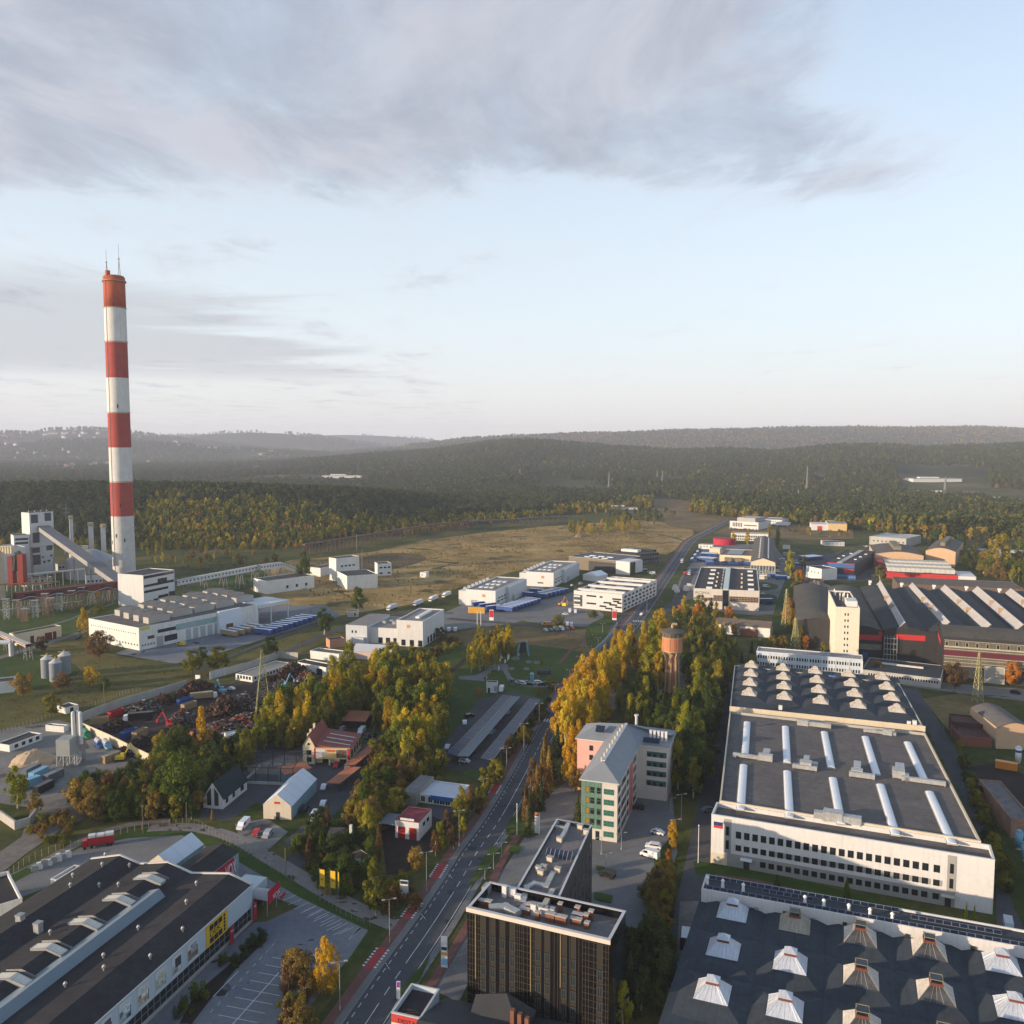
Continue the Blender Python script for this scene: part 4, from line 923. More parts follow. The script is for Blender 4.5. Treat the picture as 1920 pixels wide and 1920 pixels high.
for i in range(5):
 for j in range(4):
  u,v=i/4,j/3
  X0=(c00[0]*(1-u)+c40[0]*u)*(1-v)+(c03[0]*(1-u)+c43[0]*u)*v
  Y0=(c00[1]*(1-u)+c40[1]*u)*(1-v)+(c03[1]*(1-u)+c43[1]*u)*v+2.4
  hip.cone(X0,Y0,Zc-.1,Zc+1.0,min(15.5,(c40[0]-c00[0])/4-.05),(c00[1]-c03[1])/3-.05,6.6,6.6)
  lab=f'weathered pyramid rooflight, {RW[j]} of its row of four, {ORD[i]} row on the blue-black roof'
  loc=fc.w(X0,Y0,Zc+.95)
  if first is None:first=pyr('pyramid_rooflight',lab,loc,fc.rz,1.2,1.2,.70,POLYW,POLYW,'weathered pyramid rooflights on the rear hall',ribm=M('tan_rib',(.34,.25,.15)))
  else:copy_tree(first,loc,fc.rz,lab)
hallC.part('roof_hips',hip,ROOFB)
tarp=MB().box(-3,-1.6,0,3,1.6,.12).box(-2,-1,.12,1.4,1,.25);o=tarp.build('tarpaulin',M('blue_tarpaulin',(.03,.13,.42),rough=.5),loc=fc.w(*fc.l(s2(857,268),Zc),Zc+.1),rz=fc.rz);tag(o,'blue tarpaulin lying on the dark rear hall roof','tarpaulin')
ducts('roof_fan','cream ventilation fans at the right front corner of the rear hall roof',fc,[(fc.W-6,1.6,fc.W-4.8,2.8,2.),(fc.W-4.2,1.6,fc.W-2.8,3.,2.4),(fc.W-2.2,1.4,fc.W-.8,2.4,1.)],Zc,mat=WHITE2,cat='fan')
ducts('roof_fan','small white fan box on the dark rear hall roof near its left end',fc,[(*[v for v in fc.l(s2(540,455),Zc)],fc.l(s2(540,455),Zc)[0]+1.3,fc.l(s2(540,455),Zc)[1]+1.2,1.6)],Zc,mat=WHITE2,cat='fan')
fb=Fr((1315,1666),(1920,1776),(1322,1640),H=11.5)
wing=B('solar_wing','low office wing with rows of solar panels on its roof and a white rear wall','office wing',fb)
Wb=fb.W+25;fb.W=wing.W=Wb
Db=fb.l(s3(235,232),11.)[1];wing.D=Db
wing.flat(WHITE,ROOFB,.5,.35,None,0,0,Wb,Db,11.5)
def strip_panels(y,x0,x1,n,label):
 for k in range(n):
  x=x0+(x1-x0)*k/n
  pass
PVM=None;PVF=None
for ya,xs0,xs1,lab in((.7,1.,Wb-3,'along the front edge of the white walled wing roof'),(Db*.55,14.,27.,'in a short row mid roof on the white walled wing'),(Db-1.5,1.,46.,'along the rear edge of the white walled wing roof'),(Db*.55,47.,66.,'in the middle of the wing roof right end')):
 t=thing('solar_array','row of dark solar panels '+lab,'solar array',fb.w(xs0,ya,11.05),fb.rz,'solar panel rows on the wing roof')
 for k in range(int((xs1-xs0)/1.68)):
  if PVM is None:
   PVM=MB().poly([(0,0,.15),(1.6,0,.15),(1.6,.95,.65),(0,.95,.65)]).mesh('panel',[PV])
   PVF=MB().tube((0,0,.13),(1.6,0,.13),.04).tube((0,.95,.63),(1.6,.95,.63),.04).tube((.1,.95,0),(.1,.95,.63),.03).tube((1.5,.95,0),(1.5,.95,.63),.03).tube((0,0,.13),(0,.95,.63),.03).tube((1.6,0,.13),(1.6,.95,.63),.03).mesh('frame',[STEEL])
  o=bpy.data.objects.new('panel',PVM);COL.objects.link(o);o.parent=t;o.location=(k*1.68,0,0)
  f_=bpy.data.objects.new('frame',PVF);COL.objects.link(f_);f_.parent=o
chm=None
for k,x in enumerate((243,325,433,760,860,992,1104,1222)):
 X0,Y0=fb.l(s3(x,{243:275,325:292,433:313,760:378,860:398,992:423,1104:446,1222:470}[x]),11.)
 lab=f"white ventilation cowl, {['first', 'second', 'third', 'fourth', 'fifth', 'sixth', 'seventh', 'eighth'][k]} from the left along the panel-covered roof"
 if chm is None:
  chm=thing('roof_cowl',lab,'vent',fb.w(X0,Y0,11.),fb.rz,'white cowls on the panel-covered roof')
  MB().cyl(0,0,0,1.5,.42,.28,10).build('stack',WFRAME,chm);MB().cyl(0,0,1.5,1.75,.45,.45,10).cyl(0,0,1.75,2.1,.45,.1,10).build('cap',WFRAME,chm)
 else:copy_tree(chm,fb.w(X0,Y0,11.),fb.rz,lab)
aw=MB()
for x,y in((405,375),(430,380),(460,385),(488,390),(515,397),(630,410),(830,458),(942,482),(995,492),(1118,518),(1180,530),(1272,548)):pass
for k,x in enumerate(lin(6,Wb-22,11)):wing.panel('wall_unit','f',x,x+(.9 if k%3 else.7),8.9-(k%2)*.3,9.7-(k%2)*.3,STEEL if k%2 else DARKM,.45)
fd=Fr((1315,1684),(1920,1798),H=8.2,D=1);fd.W=Wb
front=B('rooflight_hall','dark roofed hall in front with large foil and glass pyramid rooflights','factory',fd)
Df=62.;zf=8.2
fm=MB().box(0,-Df,-.3,Wb,0,zf);front.part('wall',MB().box(0,-Df,-.3,Wb,-.05,zf-.25),CONC)
KEEP.append([tuple(fd.w(x,y).xy)for x,y in((-2,0),(Wb,0),(Wb,-Df),(-2,-Df))])
front.part('roof',MB().box(-.3,-Df,zf-.25,Wb,-.06,zf),ROOFB)
pb_=[fd.l(s3(*p),zf+.3)for p in((370,482),(355,690),(335,935))]
gx=lambda c,r:fd.l(s3(*{(0,0):(370,480),(1,0):(706,555),(2,0):(1062,632),(3,0):(1432,712),(4,0):(1820,795)}[(c,0)]),zf+.3)
colx=[gx(c,0)[0]for c in range(5)];y00=gx(0,0)[1];dy=(pb_[2][1]-pb_[0][1])/2
hp=MB();KINDS_={0:'foil',1:'foil',2:'glass',3:'glass',4:'foil'}
FOIL=M('silver_foil',(.50,.53,.58),var=.14,rough=.4,metal=.25,fine=1.5,stripes=(0,.75,.3));DUST=M('dusty_glass',(.30,.27,.22),var=.2,rough=.4,stripes=(0,.9,.3));BROWNR=M('brown_collar',(.16,.05,.03),var=.15);YEL=M('yellowed_frame',(.30,.25,.16),var=.15)
pf={}
dx=(colx[4]-colx[0])/4
for c in range(5):
 for r in range(5):
  X0=colx[0]+dx*c;Y0=y00+2.6+dy*r
  if Y0<-Df+8:continue
  hp.cone(X0,Y0,zf-.02,zf+1.2,dx-.04,abs(dy)-.04,7.2,7.2)
  kd='dust' if(c,r)==(1,0)else KINDS_[c]
  lab={'foil':'silver foil covered','glass':'glass sided','dust':'dusty grey'}[kd]+f" pyramid rooflight, {['rearmost', 'second', 'third', 'fourth', 'frontmost'][r]} of the {ORD[c]} row on the front hall"
  loc=fd.w(X0,Y0,zf+1.15)
  if kd not in pf:
   gm={'foil':FOIL,'dust':DUST,'glass':GLASS('dark_rooflight_glass',(.06,.06,.065),.15)}[kd]
   pf[kd]=pyr('pyramid_rooflight',lab,loc,fd.rz,1.3,1.3,.92,gm,BROWNR,'large pyramid rooflights on the front hall',kd!='foil',ribm=FOIL if kd=='foil' else YEL)
   if kd=='glass':
    q=MB()
    for sg in(-1,1):q.poly([(sg*3.42,-3.4,.22),(sg*3.42,3.4,.22),(sg*1.2,1.18,2.75),(sg*1.2,-1.18,2.75)])
    q.build('side_sheet',POLYW,pf[kd])
  else:copy_tree(pf[kd],loc,fd.rz,lab)
front.part('roof_hips',hp,ROOFB)
kio=Fr((1275,1758),(1305,1762),(1280,1735),H=3.2);kb_=B('shed','small black shed with a pale roof against the left side of the front hall','shed',kio);kb_.flat(DARKM,WFRAME,.02,.2)
ft=Fr(s6(1378,950),s6(1590,952),s6(1312,802),botB=(1610,1246),dep=True)
tw=B('tower_block','cream nine storey tower block with few windows and aerials on its dark roof','tower block',ft)
tw.flat(BEIGE if False else M('cream_panel',(.72,.64,.50),var=.05,streak=.2),ROOFD,.7,.35,WHITE2)
for k in range(8):tw.wins('f',[ft.W*.48-1.4,ft.W*.48+.1],ft.H-4.6-k*3.35,.9,1.5,WFRAME,GL,mull=0)
for k in range(8):tw.wins('l',lin(2,tw.D-3.5,5),ft.H-4.4-k*3.35,1.3,1.3,WFRAME,GL,mull=0)
tw.part('penthouse',MB().box(ft.W*.5,ft.D*.12,ft.H-.8,ft.W*.95,ft.D*.34,ft.H+2.4),WHITE2)
an=MB()
for x,y,h in((.35,.5,3.5),(.45,.42,4.),(.52,.46,4.5),(.2,.8,3),(.25,.75,2.5),(.6,.3,5)):an.tube((x*ft.W,y*ft.D,ft.H-.7),(x*ft.W,y*ft.D,ft.H+h),.12);an.box(x*ft.W-.3,y*ft.D-.15,ft.H+h*.5,x*ft.W+.3,y*ft.D+.15,ft.H+h*.95)
tw.part('aerials',an,WFRAME)
fo=Fr(q4(68,1258),q4(803,1318),q4(75,1228),H=10.)
lo_=B('long_office','long bluish white two storey office with dense rows of windows before the tower block','office',fo)
lo_.flat(M('bluish_render',(.50,.56,.64),var=.1,streak=.25),M('mossy_grey_roof',(.27,.25,.24),var=.35,scale=.4),.3,.3,WFRAME,z0=-6)
for zz in(6.3,2.6):lo_.wins('f',[fo.W*k/40+.6+(k//5)*.0 for k in range(40)if k%5!=4 or True][:39],zz,1.0,1.9,WFRAME,GL,mull=0)
for k in range(9):lo_.panel('fin','f',fo.W*k/8-.15 if k else 0.02,fo.W*k/8+.15,0,9.4,WFRAME,.25)
lr=Fr(q4(800,1385),q4(1345,1450),q4(935,1310),H=5.);lob=B('low_office','low dark roofed wing with a strip of small white framed windows by the works road','office',lr)
lob.flat(CONC,ROOFB,.2,.3,None,z0=-1);lob.wins('f',[lr.W*k/30+.4 for k in range(2,29)],2.2,1.,1.5,WFRAME,GL,mull=0)
lob.part('rooflight',vault(lr.W*.55,1.6,.6),POLYW);o=bar(lob.root,'rooflight')[0];o.rotation_euler[2]=-PI/2;o.location=(lr.W*.2,lr.D*.62,4.8)
fm_=Fr(q4(950,1090),q4(1262,1108),q4(640,775)if False else(1558,1090),H=19.,D=10)
Ud=fm_.l(q4(925,785),19.)[1]
works=B('works_hall','vast charcoal works hall with red wall bands and long sloping rooflights','works',Fr(q4(950,1090),q4(1262,1108),H=19.,D=120.))
fw=works.fr;ysk=fw.l(q4(925,785),20.)
DW=150.;works.D=DW
bay=fw.W
arch=lambda x0,x1,z,h,n=10:[(x0+(x1-x0)*k/n,z+h*math.sin(PI*k/n))for k in range(n+1)]
ROOFW=M('tarred_roof',(.038,.042,.046),var=.25,scale=.05,fine=.6,rough=.9);ROOFO=M('olive_grey_roof',(.085,.078,.062),var=.25,scale=.06,fine=.6,rough=.9)
for k in range(-2,8):
 x0,x1=k*bay+.02,(k+1)*bay-.02;y0=0 if k>=0 else(3 if k==-1 else 18)
 if k>5:continue
 pr=arch(x0,x1,17.2 if k>=0 else 16.,2.4,10)
 r=MB().prof(pr,y0,DW,'y',0,False);works.part('roof_bay',r,ROOFO if k<0 else ROOFW)
 wll=MB().poly([(x0,y0+.05,-.3),(x1,y0+.05,-.3),(x1,y0+.05,pr[-1][1])]+[(p[0],y0+.05,p[1]-.06)for p in pr[::-1][1:]]);works.part('gable_wall',wll,CHARC)
sd=MB().poly([(-2*bay,18,-.3),(-2*bay,DW,-.3),(-2*bay,DW,16),(-2*bay,18,16)]).poly([(-bay-.01,3,-.3),(-bay-.01,18,-.3),(-bay-.01,18,16),(-bay-.01,3,16)]).poly([(-.01,0,-.3),(-.01,3,-.3),(-.01,3,17),(-.01,0,17)]);works.part('side_wall',sd,CHARC)
def wpanel(n,x0,x1,y,z0,z1,m):works.part(n,MB().box(x0,y-.12,z0,x1,y,z1),m)
wpanel('red_band',bay*.27,bay*.93,0,12.4,15.3,REDW);wpanel('red_band',-bay+.4,-.6,3,10.5,13.4,REDW)
wpanel('window_band',-bay+.4,-.6,2.9,5,8.2,M('old_panes',(.2,.19,.16),var=.4,stripes=(0,1.2,.7)))
wpanel('blue_door',-bay*.45,-bay*.32,2.85,0,3.4,BLUEP);wpanel('red_band',-bay*.1,-.2,3,13.2,15.2,REDW)
sc=MB()
for z in(4,7,10,13):sc.tube((.3,-2,z),(bay*.3,-2,z),.12);sc.tube((.3,-1,z),(bay*.3,-1,z),.12);sc.box(.3,-2,z-.1,bay*.3,-1,z-.03)
for x in lin(.3,bay*.3,5):sc.tube((x,-2,-.2),(x,-2,14.5),.1);sc.tube((x,-1,-.2),(x,-1,14.5),.1)
tag(sc.build('scaffolding',STEEL,None,fw.w(0,0),fw.rz),'steel scaffolding standing against the charcoal works gable','scaffolding')
SKL=[((925,785),(1095,1080)),((1145,800),(1405,1078)),((1370,815),(1690,1095)),((1595,825),(1915,1095)),((1825,840),(2110,1050))]
for k,(p,q)in enumerate(SKL):
 x1,y1=fw.l(q4(*p),20.5);x0,y0=fw.l(q4(*q),20.5);dd=Vector((x1-x0,y1-y0,0));L=dd.length
 wv=fw.w(x0,y0,18.6);ang=fw.rz+math.atan2(dd.y,dd.x)-PI/2
 t=thing('ridge_rooflight',f'long raised rooflight, {ORD[k]} of the five sloping across the works roof','rooflight',wv,ang,'raised rooflights on the works roof')
 MB().poly([(-3.2,0,0),(0,0,3.4),(0,L,3.4),(-3.2,L,0)]).build('glazing',M('grubby_rooflight',(.44,.41,.39),var=.16,fine=.8,stripes=(1,1.6,.3)),t)
 MB().poly([(0,0,3.4),(2.6,0,0),(2.6,L,0),(0,L,3.4)]).poly([(-3.2,0,0),(2.6,0,0),(0,0,3.4)]).poly([(-3.2,L,0),(0,L,3.4),(2.6,L,0)]).build('back_slope',ROOFW,t)
 MB().box(-.35,0,3.3,.25,L,3.65).build('ridge_cap',M('pale_ridge',(.55,.52,.48),var=.1),t)
 b_=MB()
 for y in(L*.35,L*.55):b_.box(-3.2,y,.3,.1,y+.5,3.9)
 b_.build('ladder',M('tan_ladder',(.36,.26,.16)),t)
 lab=f'white roof ventilator at the far end of the {ORD[k]} raised rooflight'
 v=thing('roof_ventilator',lab,'vent',fw.w(x1-7,y1-2,18.8),fw.rz,'white ventilators on the works roof');MB().cyl(0,0,0,1.8,.8,.8,10).build('stack',WFRAME,v);MB().box(-1,-1,1.8,1,1,3.2).build('hood',WFRAME,v)
rib=MB()
for p in((560,850),(600,905),(640,990)):pass
fr3=Fr(q4(1365,1160),q4(1920,1200),q4(1280,1078),botB=q4(1920,1500))
tr=B('assembly_hall','tall dark hall with a panelled glass front, maroon band and a big grey gate','works',fr3)
W3=fr3 .W+40;tr.W=W3;H3=fr3 .H;D3=fr3 .D
pr=arch(0,D3,H3,3.2,10);b=MB().prof([(y,z)for y,z in pr],-.4,W3,'x',0,False);tr.part('roof',b,ROOFO)
tr.part('wall',MB().poly([(0,0,-.3),(W3,0,-.3),(W3,0,H3+.3),(0,0,H3+.3)]),CHARC)
tr.part('side_wall',MB().poly([(0,y,z-.05)for y,z in pr][::-1]+[(0,0,-.3),(0,D3,-.3)]),CHARC)
PANEW=M('glass_block_panel',(.13,.115,.085),var=.35,rough=.4,fine=1.5,stripes=(0,1.5,.6));PALEW=M('panel_line',(.42,.38,.3),var=.1)
tr.panel('glazing','f',.3,W3,H3*.34,H3*.93,PANEW,.08)
for z in(.34,.42,.50,.56,.72,.93):tr.panel('rail','f',.3,W3,H3*z,H3*z+.22,PALEW,.13)
tr.panel('maroon_band','f',.3,W3,H3*.58,H3*.70,MAROON,.16)
tr.wins('f',[.8+k*4.6 for k in range(14)],H3*.80,1.3,2.2,M('cream_frame',(.62,.57,.45)),GL,mull=0,base=.08)
tr.panel('clerestory','f',.3,W3,H3*.77,H3*.80,PALEW,.12)
gx0=fr3 .l(q4(1658,1490),0)[0];gx1=fr3 .l(q4(1778,1495),0)[0];g0=max(gx0,5)
tr.panel('gate','f',g0,g0+(gx1-gx0),-.1,H3*.36,M('grey_gate',(.30,.29,.27),var=.08,stripes=(0,1.4,.2)),.14);tr.panel('gate_frame','f',g0-.6,g0+(gx1-gx0)+.6,H3*.36,H3*.36+.7,PALEW,.2);tr.panel('gate_frame','f',g0-.7,g0,-.1,H3*.36,PALEW,.2);tr.panel('gate_frame','f',g0+(gx1-gx0),g0+(gx1-gx0)+.7,-.1,H3*.36,PALEW,.2)
rb=MB().poly([(-.1,D3*.93,H3*.86),(-.1,D3*.42,H3*.80),(-.1,D3*.42,H3*.68),(-.1,D3*.93,H3*.76)]);tr.part('red_band',rb,REDW)
def simple(name,label,cat,A,Bp,C,bot=None,H=None,wm=WHITE,rm=ROOFG,par=.4,cop=None,grp=None,wins=None,botB=None,wf=WFRAME):
 f=Fr(A,Bp,C,H=H,bot=bot,botB=botB);b=B(name,label,cat,f,grp);b.flat(wm,rm,par,.3,cop)
 for wn in wins or[]:b.wins(wn[0],lin(wn[1]*(f.W if wn[0]in 'fb' else b.D),wn[2]*(f.W if wn[0]in 'fb' else b.D),wn[3]),wn[4]*f.H,wn[5],wn[6],wf,GL,mull=wn[7]if len(wn)>7 else 1)
 return b
simple('long_shed','long low brown shed running behind the great works roof','shed',q4(1045,790),q4(1920,830),q4(1080,745),H=14,wm=M('brown_wall',(.14,.10,.075),var=.2),rm=M('brown_roof',(.12,.09,.07),var=.2,stripes=(1,3,.3)))
rh=simple('red_hall','bright red hall with stepped rows of pale rooflights on its roof','factory',q4(970,712),q4(1465,735),q4(950,630),bot=q4(970,752),wm=REDW,rm=ROOFD)
for k in range(3):
 b=MB();y=rh.D*(.12+.3*k);L=rh.W*.98
 b.box(rh.W*.02,y,rh.H-.4,L,y+rh.D*.16,rh.H+3.2);rh.part('roof_monitor',b,M('pale_monitor',(.52,.50,.44),var=.15,stripes=(0,4,.4)))
rh.part('stair_tower',MB().box(rh.W,0,-.2,rh.W+14,rh.D*.4,rh.H*.9),WHITE2);rh.part('red_gable',MB().prism([(-6,rh.D*.6),(0,rh.D*.5),(0,rh.D*.98),(-5,rh.D*.98)],-.2,rh.H+3),REDW)
def arched(name,label,A,Bp,C,H,rise,wm,rm,bot=None,mon=True):
 f=Fr(A,Bp,C,H=H,bot=bot);b=B(name,label,'factory',f)
 pr=arch(0,f.W,f.H,rise,10);b.part('roof',MB().prof(pr,-.4,f.D,'y',0,False),rm)
 b.part('wall',MB().poly([(0,0,-.3),(f.W,0,-.3)]+[(x,0,z-.05)for x,z in pr[::-1]]).poly([(0,f.D,-.3),(0,0,-.3),(0,0,f.H),(0,f.D,f.H)]).poly([(f.W,0,-.3),(f.W,f.D,-.3),(f.W,f.D,f.H),(f.W,0,f.H)]).poly([(x,f.D-.1,z-.05)for x,z in pr]+[(f.W,f.D-.1,-.3),(0,f.D-.1,-.3)]),wm)
 if mon:b.part('roof_monitor',MB().box(f.W*.42,f.D*.2,f.H+rise-.6,f.W*.58,f.D*.9,f.H+rise+3.4),M('olive_monitor',(.2,.175,.11),var=.2))
 return b
TAN=M('tan_render',(.52,.35,.22),var=.08);TANR=M('brown_grey_roof',(.105,.09,.072),var=.2)
arched('arched_hall','brown roofed arched hall with a lit tan gable beside the red hall',q4(885,585),q4(1225,598),q4(880,525),12.,3.,TAN,TANR)
arched('arched_hall','taller arched hall with a tan gable and roof monitor near the forest',q4(1240,560),q4(1447,572),q4(1145,485),15.,3.2,TAN,TANR)
simple('warehouse','pale grey roofed warehouse at the forest edge','warehouse',q4(850,462),q4(1105,480),q4(750,425),H=10,wm=CONC,rm=M('pale_roof',(.45,.44,.42),var=.15,stripes=(0,3,.3)),wins=[('f',.1,.9,8,.4,2,2)])
yb=simple('yellow_building','yellow walled building with a blue-grey roof before the forest edge','building',q4(565,375),q4(695,378),q4(520,352),bot=q4(565,425),wm=M('yellow_render',(.58,.42,.2),var=.05),rm=M('blue_grey_roof',(.24,.27,.32),var=.2,stripes=(0,3,.3)))
yb.part('front_block',MB().box(-22,2,-.2,0,yb.D*.7,yb.H*.85),WHITE);yb.part('red_bay',MB().box(-14,1.5,-.2,-8,2,yb.H*.6),REDW)
wb=simple('white_building','white two storey building at the end of the far street before the forest','building',q4(95,345),q4(245,352),q4(110,330),bot=q4(95,378),wm=WHITE,rm=ROOFS,wins=[('f',.05,.9,9,.5,1.6,1.8)]);wb.part('annexe',MB().box(wb.W*.65,-6,-.2,wb.W*1.35,6,wb.H*.6),WHITE)
sh=simple('showroom','white curved showroom with a grey upper block at the far end of the street','building',s6(425,175),s6(682,190),s6(440,150),bot=s6(425,240),wm=WHITE,rm=ROOFG,wins=[('f',.1,.4,6,.25,1.6,6,0)])
sh.part('upper_block',MB().box(sh.W*.22,4,sh.H-1,sh.W*.85,sh.D*.9,sh.H*1.5),CONC);sh.panel('dark_band','f',sh.W*.5,sh.W*.95,sh.H*.45,sh.H*.58,DFRAME,.1)
simple('depot_office','long low cream office with dark window bands before the showroom','office',s6(435,285),s6(770,295),s6(440,275),bot=s6(435,350),wm=WHITE2,rm=ROOFG,wins=[('f',.12,.9,14,.45,2.2,2.4),('f',.12,.9,14,.1,2,2)])
simple('white_cottage','low white building with small windows on the open ground before the warehouse','building',q4(540,503),q4(678,505),q4(545,490),bot=q4(540,530),wm=WHITE,rm=ROOFG,wins=[('f',.1,.9,7,.4,1.4,1.4)])
simple('small_office','small two storey white house with a dark flat roof beside the blue and red depot','house',q4(412,668),q4(520,690),q4(430,645),bot=q4(412,745),wm=WHITE2,rm=ROOFD,wins=[('f',.12,.75,4,.5,1.4,1.8)])
dp=simple('depot_hall','dark roofed depot hall with a pale rooflight strip and a red and blue front','depot',q4(532,640),q4(748,655),q4(500,542),bot=q4(532,735),wm=DARKM,rm=ROOFD)
dp.part('rooflight',MB().box(dp.W*.42,1,dp.H-.4,dp.W*.58,dp.D-2,dp.H+.3),M('pale_strip',(.42,.4,.34),var=.15,stripes=(1,3,.4)))
dp.panel('red_trim','f',0,dp.W,dp.H-.8,dp.H,M('crimson_trim',(.3,.03,.07)),.15);dp.panel('blue_band','f',0,dp.W,dp.H*.68,dp.H-.8,BLUEP,.12);dp.panel('red_panel','f',dp.W*.66,dp.W*.98,dp.H*.28,dp.H*.6,REDW,.15);dp.panel('blue_base','f',dp.W*.3,dp.W,-.1,dp.H*.2,M('pale_blue_paint',(.1,.25,.42)),.15)
for x,y in((.2,.3),(.3,.7),(.75,.3),(.8,.72),(.2,.5),(.77,.5)):dp.part('roof_hatch',MB().box(dp.W*x,dp.D*y,dp.H-.4,dp.W*x+2.4,dp.D*y+2,dp.H+.2),WFRAME)
fR=Fr(s6(98,783),s6(691,808),s6(178,590),botB=s6(690,990))
ro=B('showroom','pale flat roofed showroom lettered ROMA with a rooflight spine down its dark roof','showroom',fR)
ro.flat(M('pale_beige_cladding',(.58,.53,.47),var=.05,stripes=(0,6,.12)),ROOFD,.5,.35,WHITE2)
W_,D_,H_=fR.W,fR.D,fR.H
ro.part('rooflight',MB().prof([(W_*.45,H_-.4),(W_*.46,H_+.7),(W_*.53,H_+.7),(W_*.54,H_-.4)],-.3,D_,'y'),M('pale_green_glazing',(.45,.53,.50),var=.1,rough=.3,stripes=(1,3,.2)))
ro.panel('entrance_glazing','f',W_*.455,W_*.53,-.1,H_+.3,GL,.12);ro.panel('entrance_trim','f',W_*.445,W_*.455,-.1,H_,DFRAME,.18);ro.panel('entrance_trim','f',W_*.53,W_*.54,-.1,H_,DFRAME,.18);ro.panel('door','f',W_*.475,W_*.51,0,2.6,WFRAME,.16)
nb=MB()
def gridwin(bld,f,x0,x1,z0,z1,nx,nz):
 bld.panel('window_band',f,x0,x1,z0,z1,GL,.05);g=MB()
 for k in range(nx+1):x=(x1-x0)*k/nx;g.box(x-.14,-.1,0,x+.14,0,z1-z0)
 for k in range(nz+1):z=(z1-z0)*k/nz;g.box(0,-.11,z-.14,x1-x0,0,z+.14)
 loc,rz=bld.face(f,x0,z0);g.build('window_grid',M('tan_mullion',(.34,.25,.18)),bld.root,loc,rz)
gridwin(ro,'f',W_*.55,W_*.985,H_*.42,H_*.68,19,3);gridwin(ro,'f',W_*.31,W_*.44,H_*.42,H_*.70,6,3);gridwin(ro,'f',W_*.13,W_*.31,H_*.42,H_*.56,8,2)
text(ro.root,'ROMA',H_*.2,M('grey_lettering',(.16,.14,.12)),(W_*.025,-.05,H_*.73),sx=1.25)
for y in(.04,.24,.44,.64,.84):
 for x in(.19,.83):ro.part('roof_hatch',MB().box(W_*x,D_*y,H_-.5,W_*x+4.2,D_*y+3.8,H_+.5),WFRAME)
for y in(.12,.3,.5,.68):
 for x in(.32,.72):ro.part('roof_vent',MB().box(W_*x,D_*y,H_-.5,W_*x+1.2,D_*y+2.,H_+.9),CREAM)
for y in lin(.05,.9,7):ro.part('roof_fan',MB().box(W_*.41,D_*y,H_-.5,W_*.43,D_*y+1.8,H_+1.),STEEL)
fg=Fr(s6(615,522),s6(833,530),s6(655,318),H=15.);gh=B('gabled_hall','long dark roofed hall with two lines of small rooflights and a pale lattice gable','factory',fg)
pr=[(0,13.),(fg.W*.5,16.5),(fg.W,13.)];gh.part('roof',MB().prof([(-.5,12.8),(fg.W*.5,16.5),(fg.W+.5,12.8)],-.4,fg.D,'y',0,False),TANR)
gh.part('wall',MB().poly([(0,0,-.2),(fg.W,0,-.2),(fg.W,0,12.9),(fg.W*.5,0,16.4),(0,0,12.9)]).poly([(0,fg.D,-.2),(0,0,-.2),(0,0,12.9),(0,fg.D,12.9)]).poly([(fg.W,0,-.2),(fg.W,fg.D,-.2),(fg.W,fg.D,12.9),(fg.W,0,12.9)]),CREAM)
lt=MB()
for k in range(9):x=fg.W*k/8;lt.box(x-.18,-.2,0,x+.18,0,11.5)
for k in range(8):x=fg.W*k/8;lt.tube((x,-.15,(k*3)%5),(x+fg.W/8,-.15,5+(k*2)%6),.16)
gh.panel('dark_glazing','f',.3,fg.W-.3,.2,9.5,GLB,.06);gh.part('lattice',lt,WHITE2)
for k in range(13):
 for x in(.3,.68):gh.part('rooflight',MB().box(fg.W*x,fg.D*(.06+.07*k),14.6,fg.W*(x+.06),fg.D*(.06+.07*k)+fg.D*.035,15.6),WFRAME)
lw=simple('loading_hall','low cream hall with a grey panelled roof joined to the gabled hall','warehouse',s6(332,480),s6(618,492),s6(340,425),bot=s6(332,560),wm=CREAM,rm=ROOFG)
lw.part('solar_array',MB().box(lw.W*.2,lw.D*.2,lw.H-.3,lw.W*.68,lw.D*.9,lw.H+.2),M('grey_panels',(.17,.19,.22),rough=.4,stripes=(0,2,.4)))
for x in(.18,.5):lw.part('dock_tower',MB().box(lw.W*x,-6,-.2,lw.W*x+7,-.02,lw.H*.75),M('brown_dock',(.2,.15,.11)))
simple('loading_annexe','narrow pale annexe with an awning on the street side of the loading hall','annexe',s6(240,420),s6(335,425),s6(245,410),H=7,wm=CREAM,rm=WHITE2)
tk=thing('round_tank','low round red tank standing behind the loading hall','tank',G(s6(375,385)),0);MB().cyl(0,0,0,7,13,n=28).build('shell',M('crimson_tank',(.42,.02,.05)),tk);MB().cyl(0,0,7,7.5,12.5,11,n=28).build('roof',M('dull_red',(.3,.03,.05)),tk)
lt2=Fr(s6(260,1085),s6(788,1128),s6(275,1070),H=7.);bh=B('brick_shed','long brown roofed brick shed half hidden by trees before the showroom','shed',lt2)
bh.part('roof',MB().prof([(-.6,6.),(7,9),(14.6,6.)],-.5,lt2 .W+.5,'x',0,True),M('brown_tile_roof',(.15,.115,.09),var=.25));bh.part('wall',MB().box(0,0,-.2,lt2 .W,14,6.),WHITE2)
bh.panel('brick_panel','f',lt2 .W*.5,lt2 .W*.8,0,4.5,BRICK,.1)
def dark_roofs(b,n=6):
 for k in range(n):
  b.part('rooflight',MB().box(b.W*(.22+.18*(k%3)),b.D*(.2+.22*(k//3)),b.H-.4,b.W*(.34+.18*(k%3)),b.D*(.27+.22*(k//3)),b.H+.1),WFRAME)
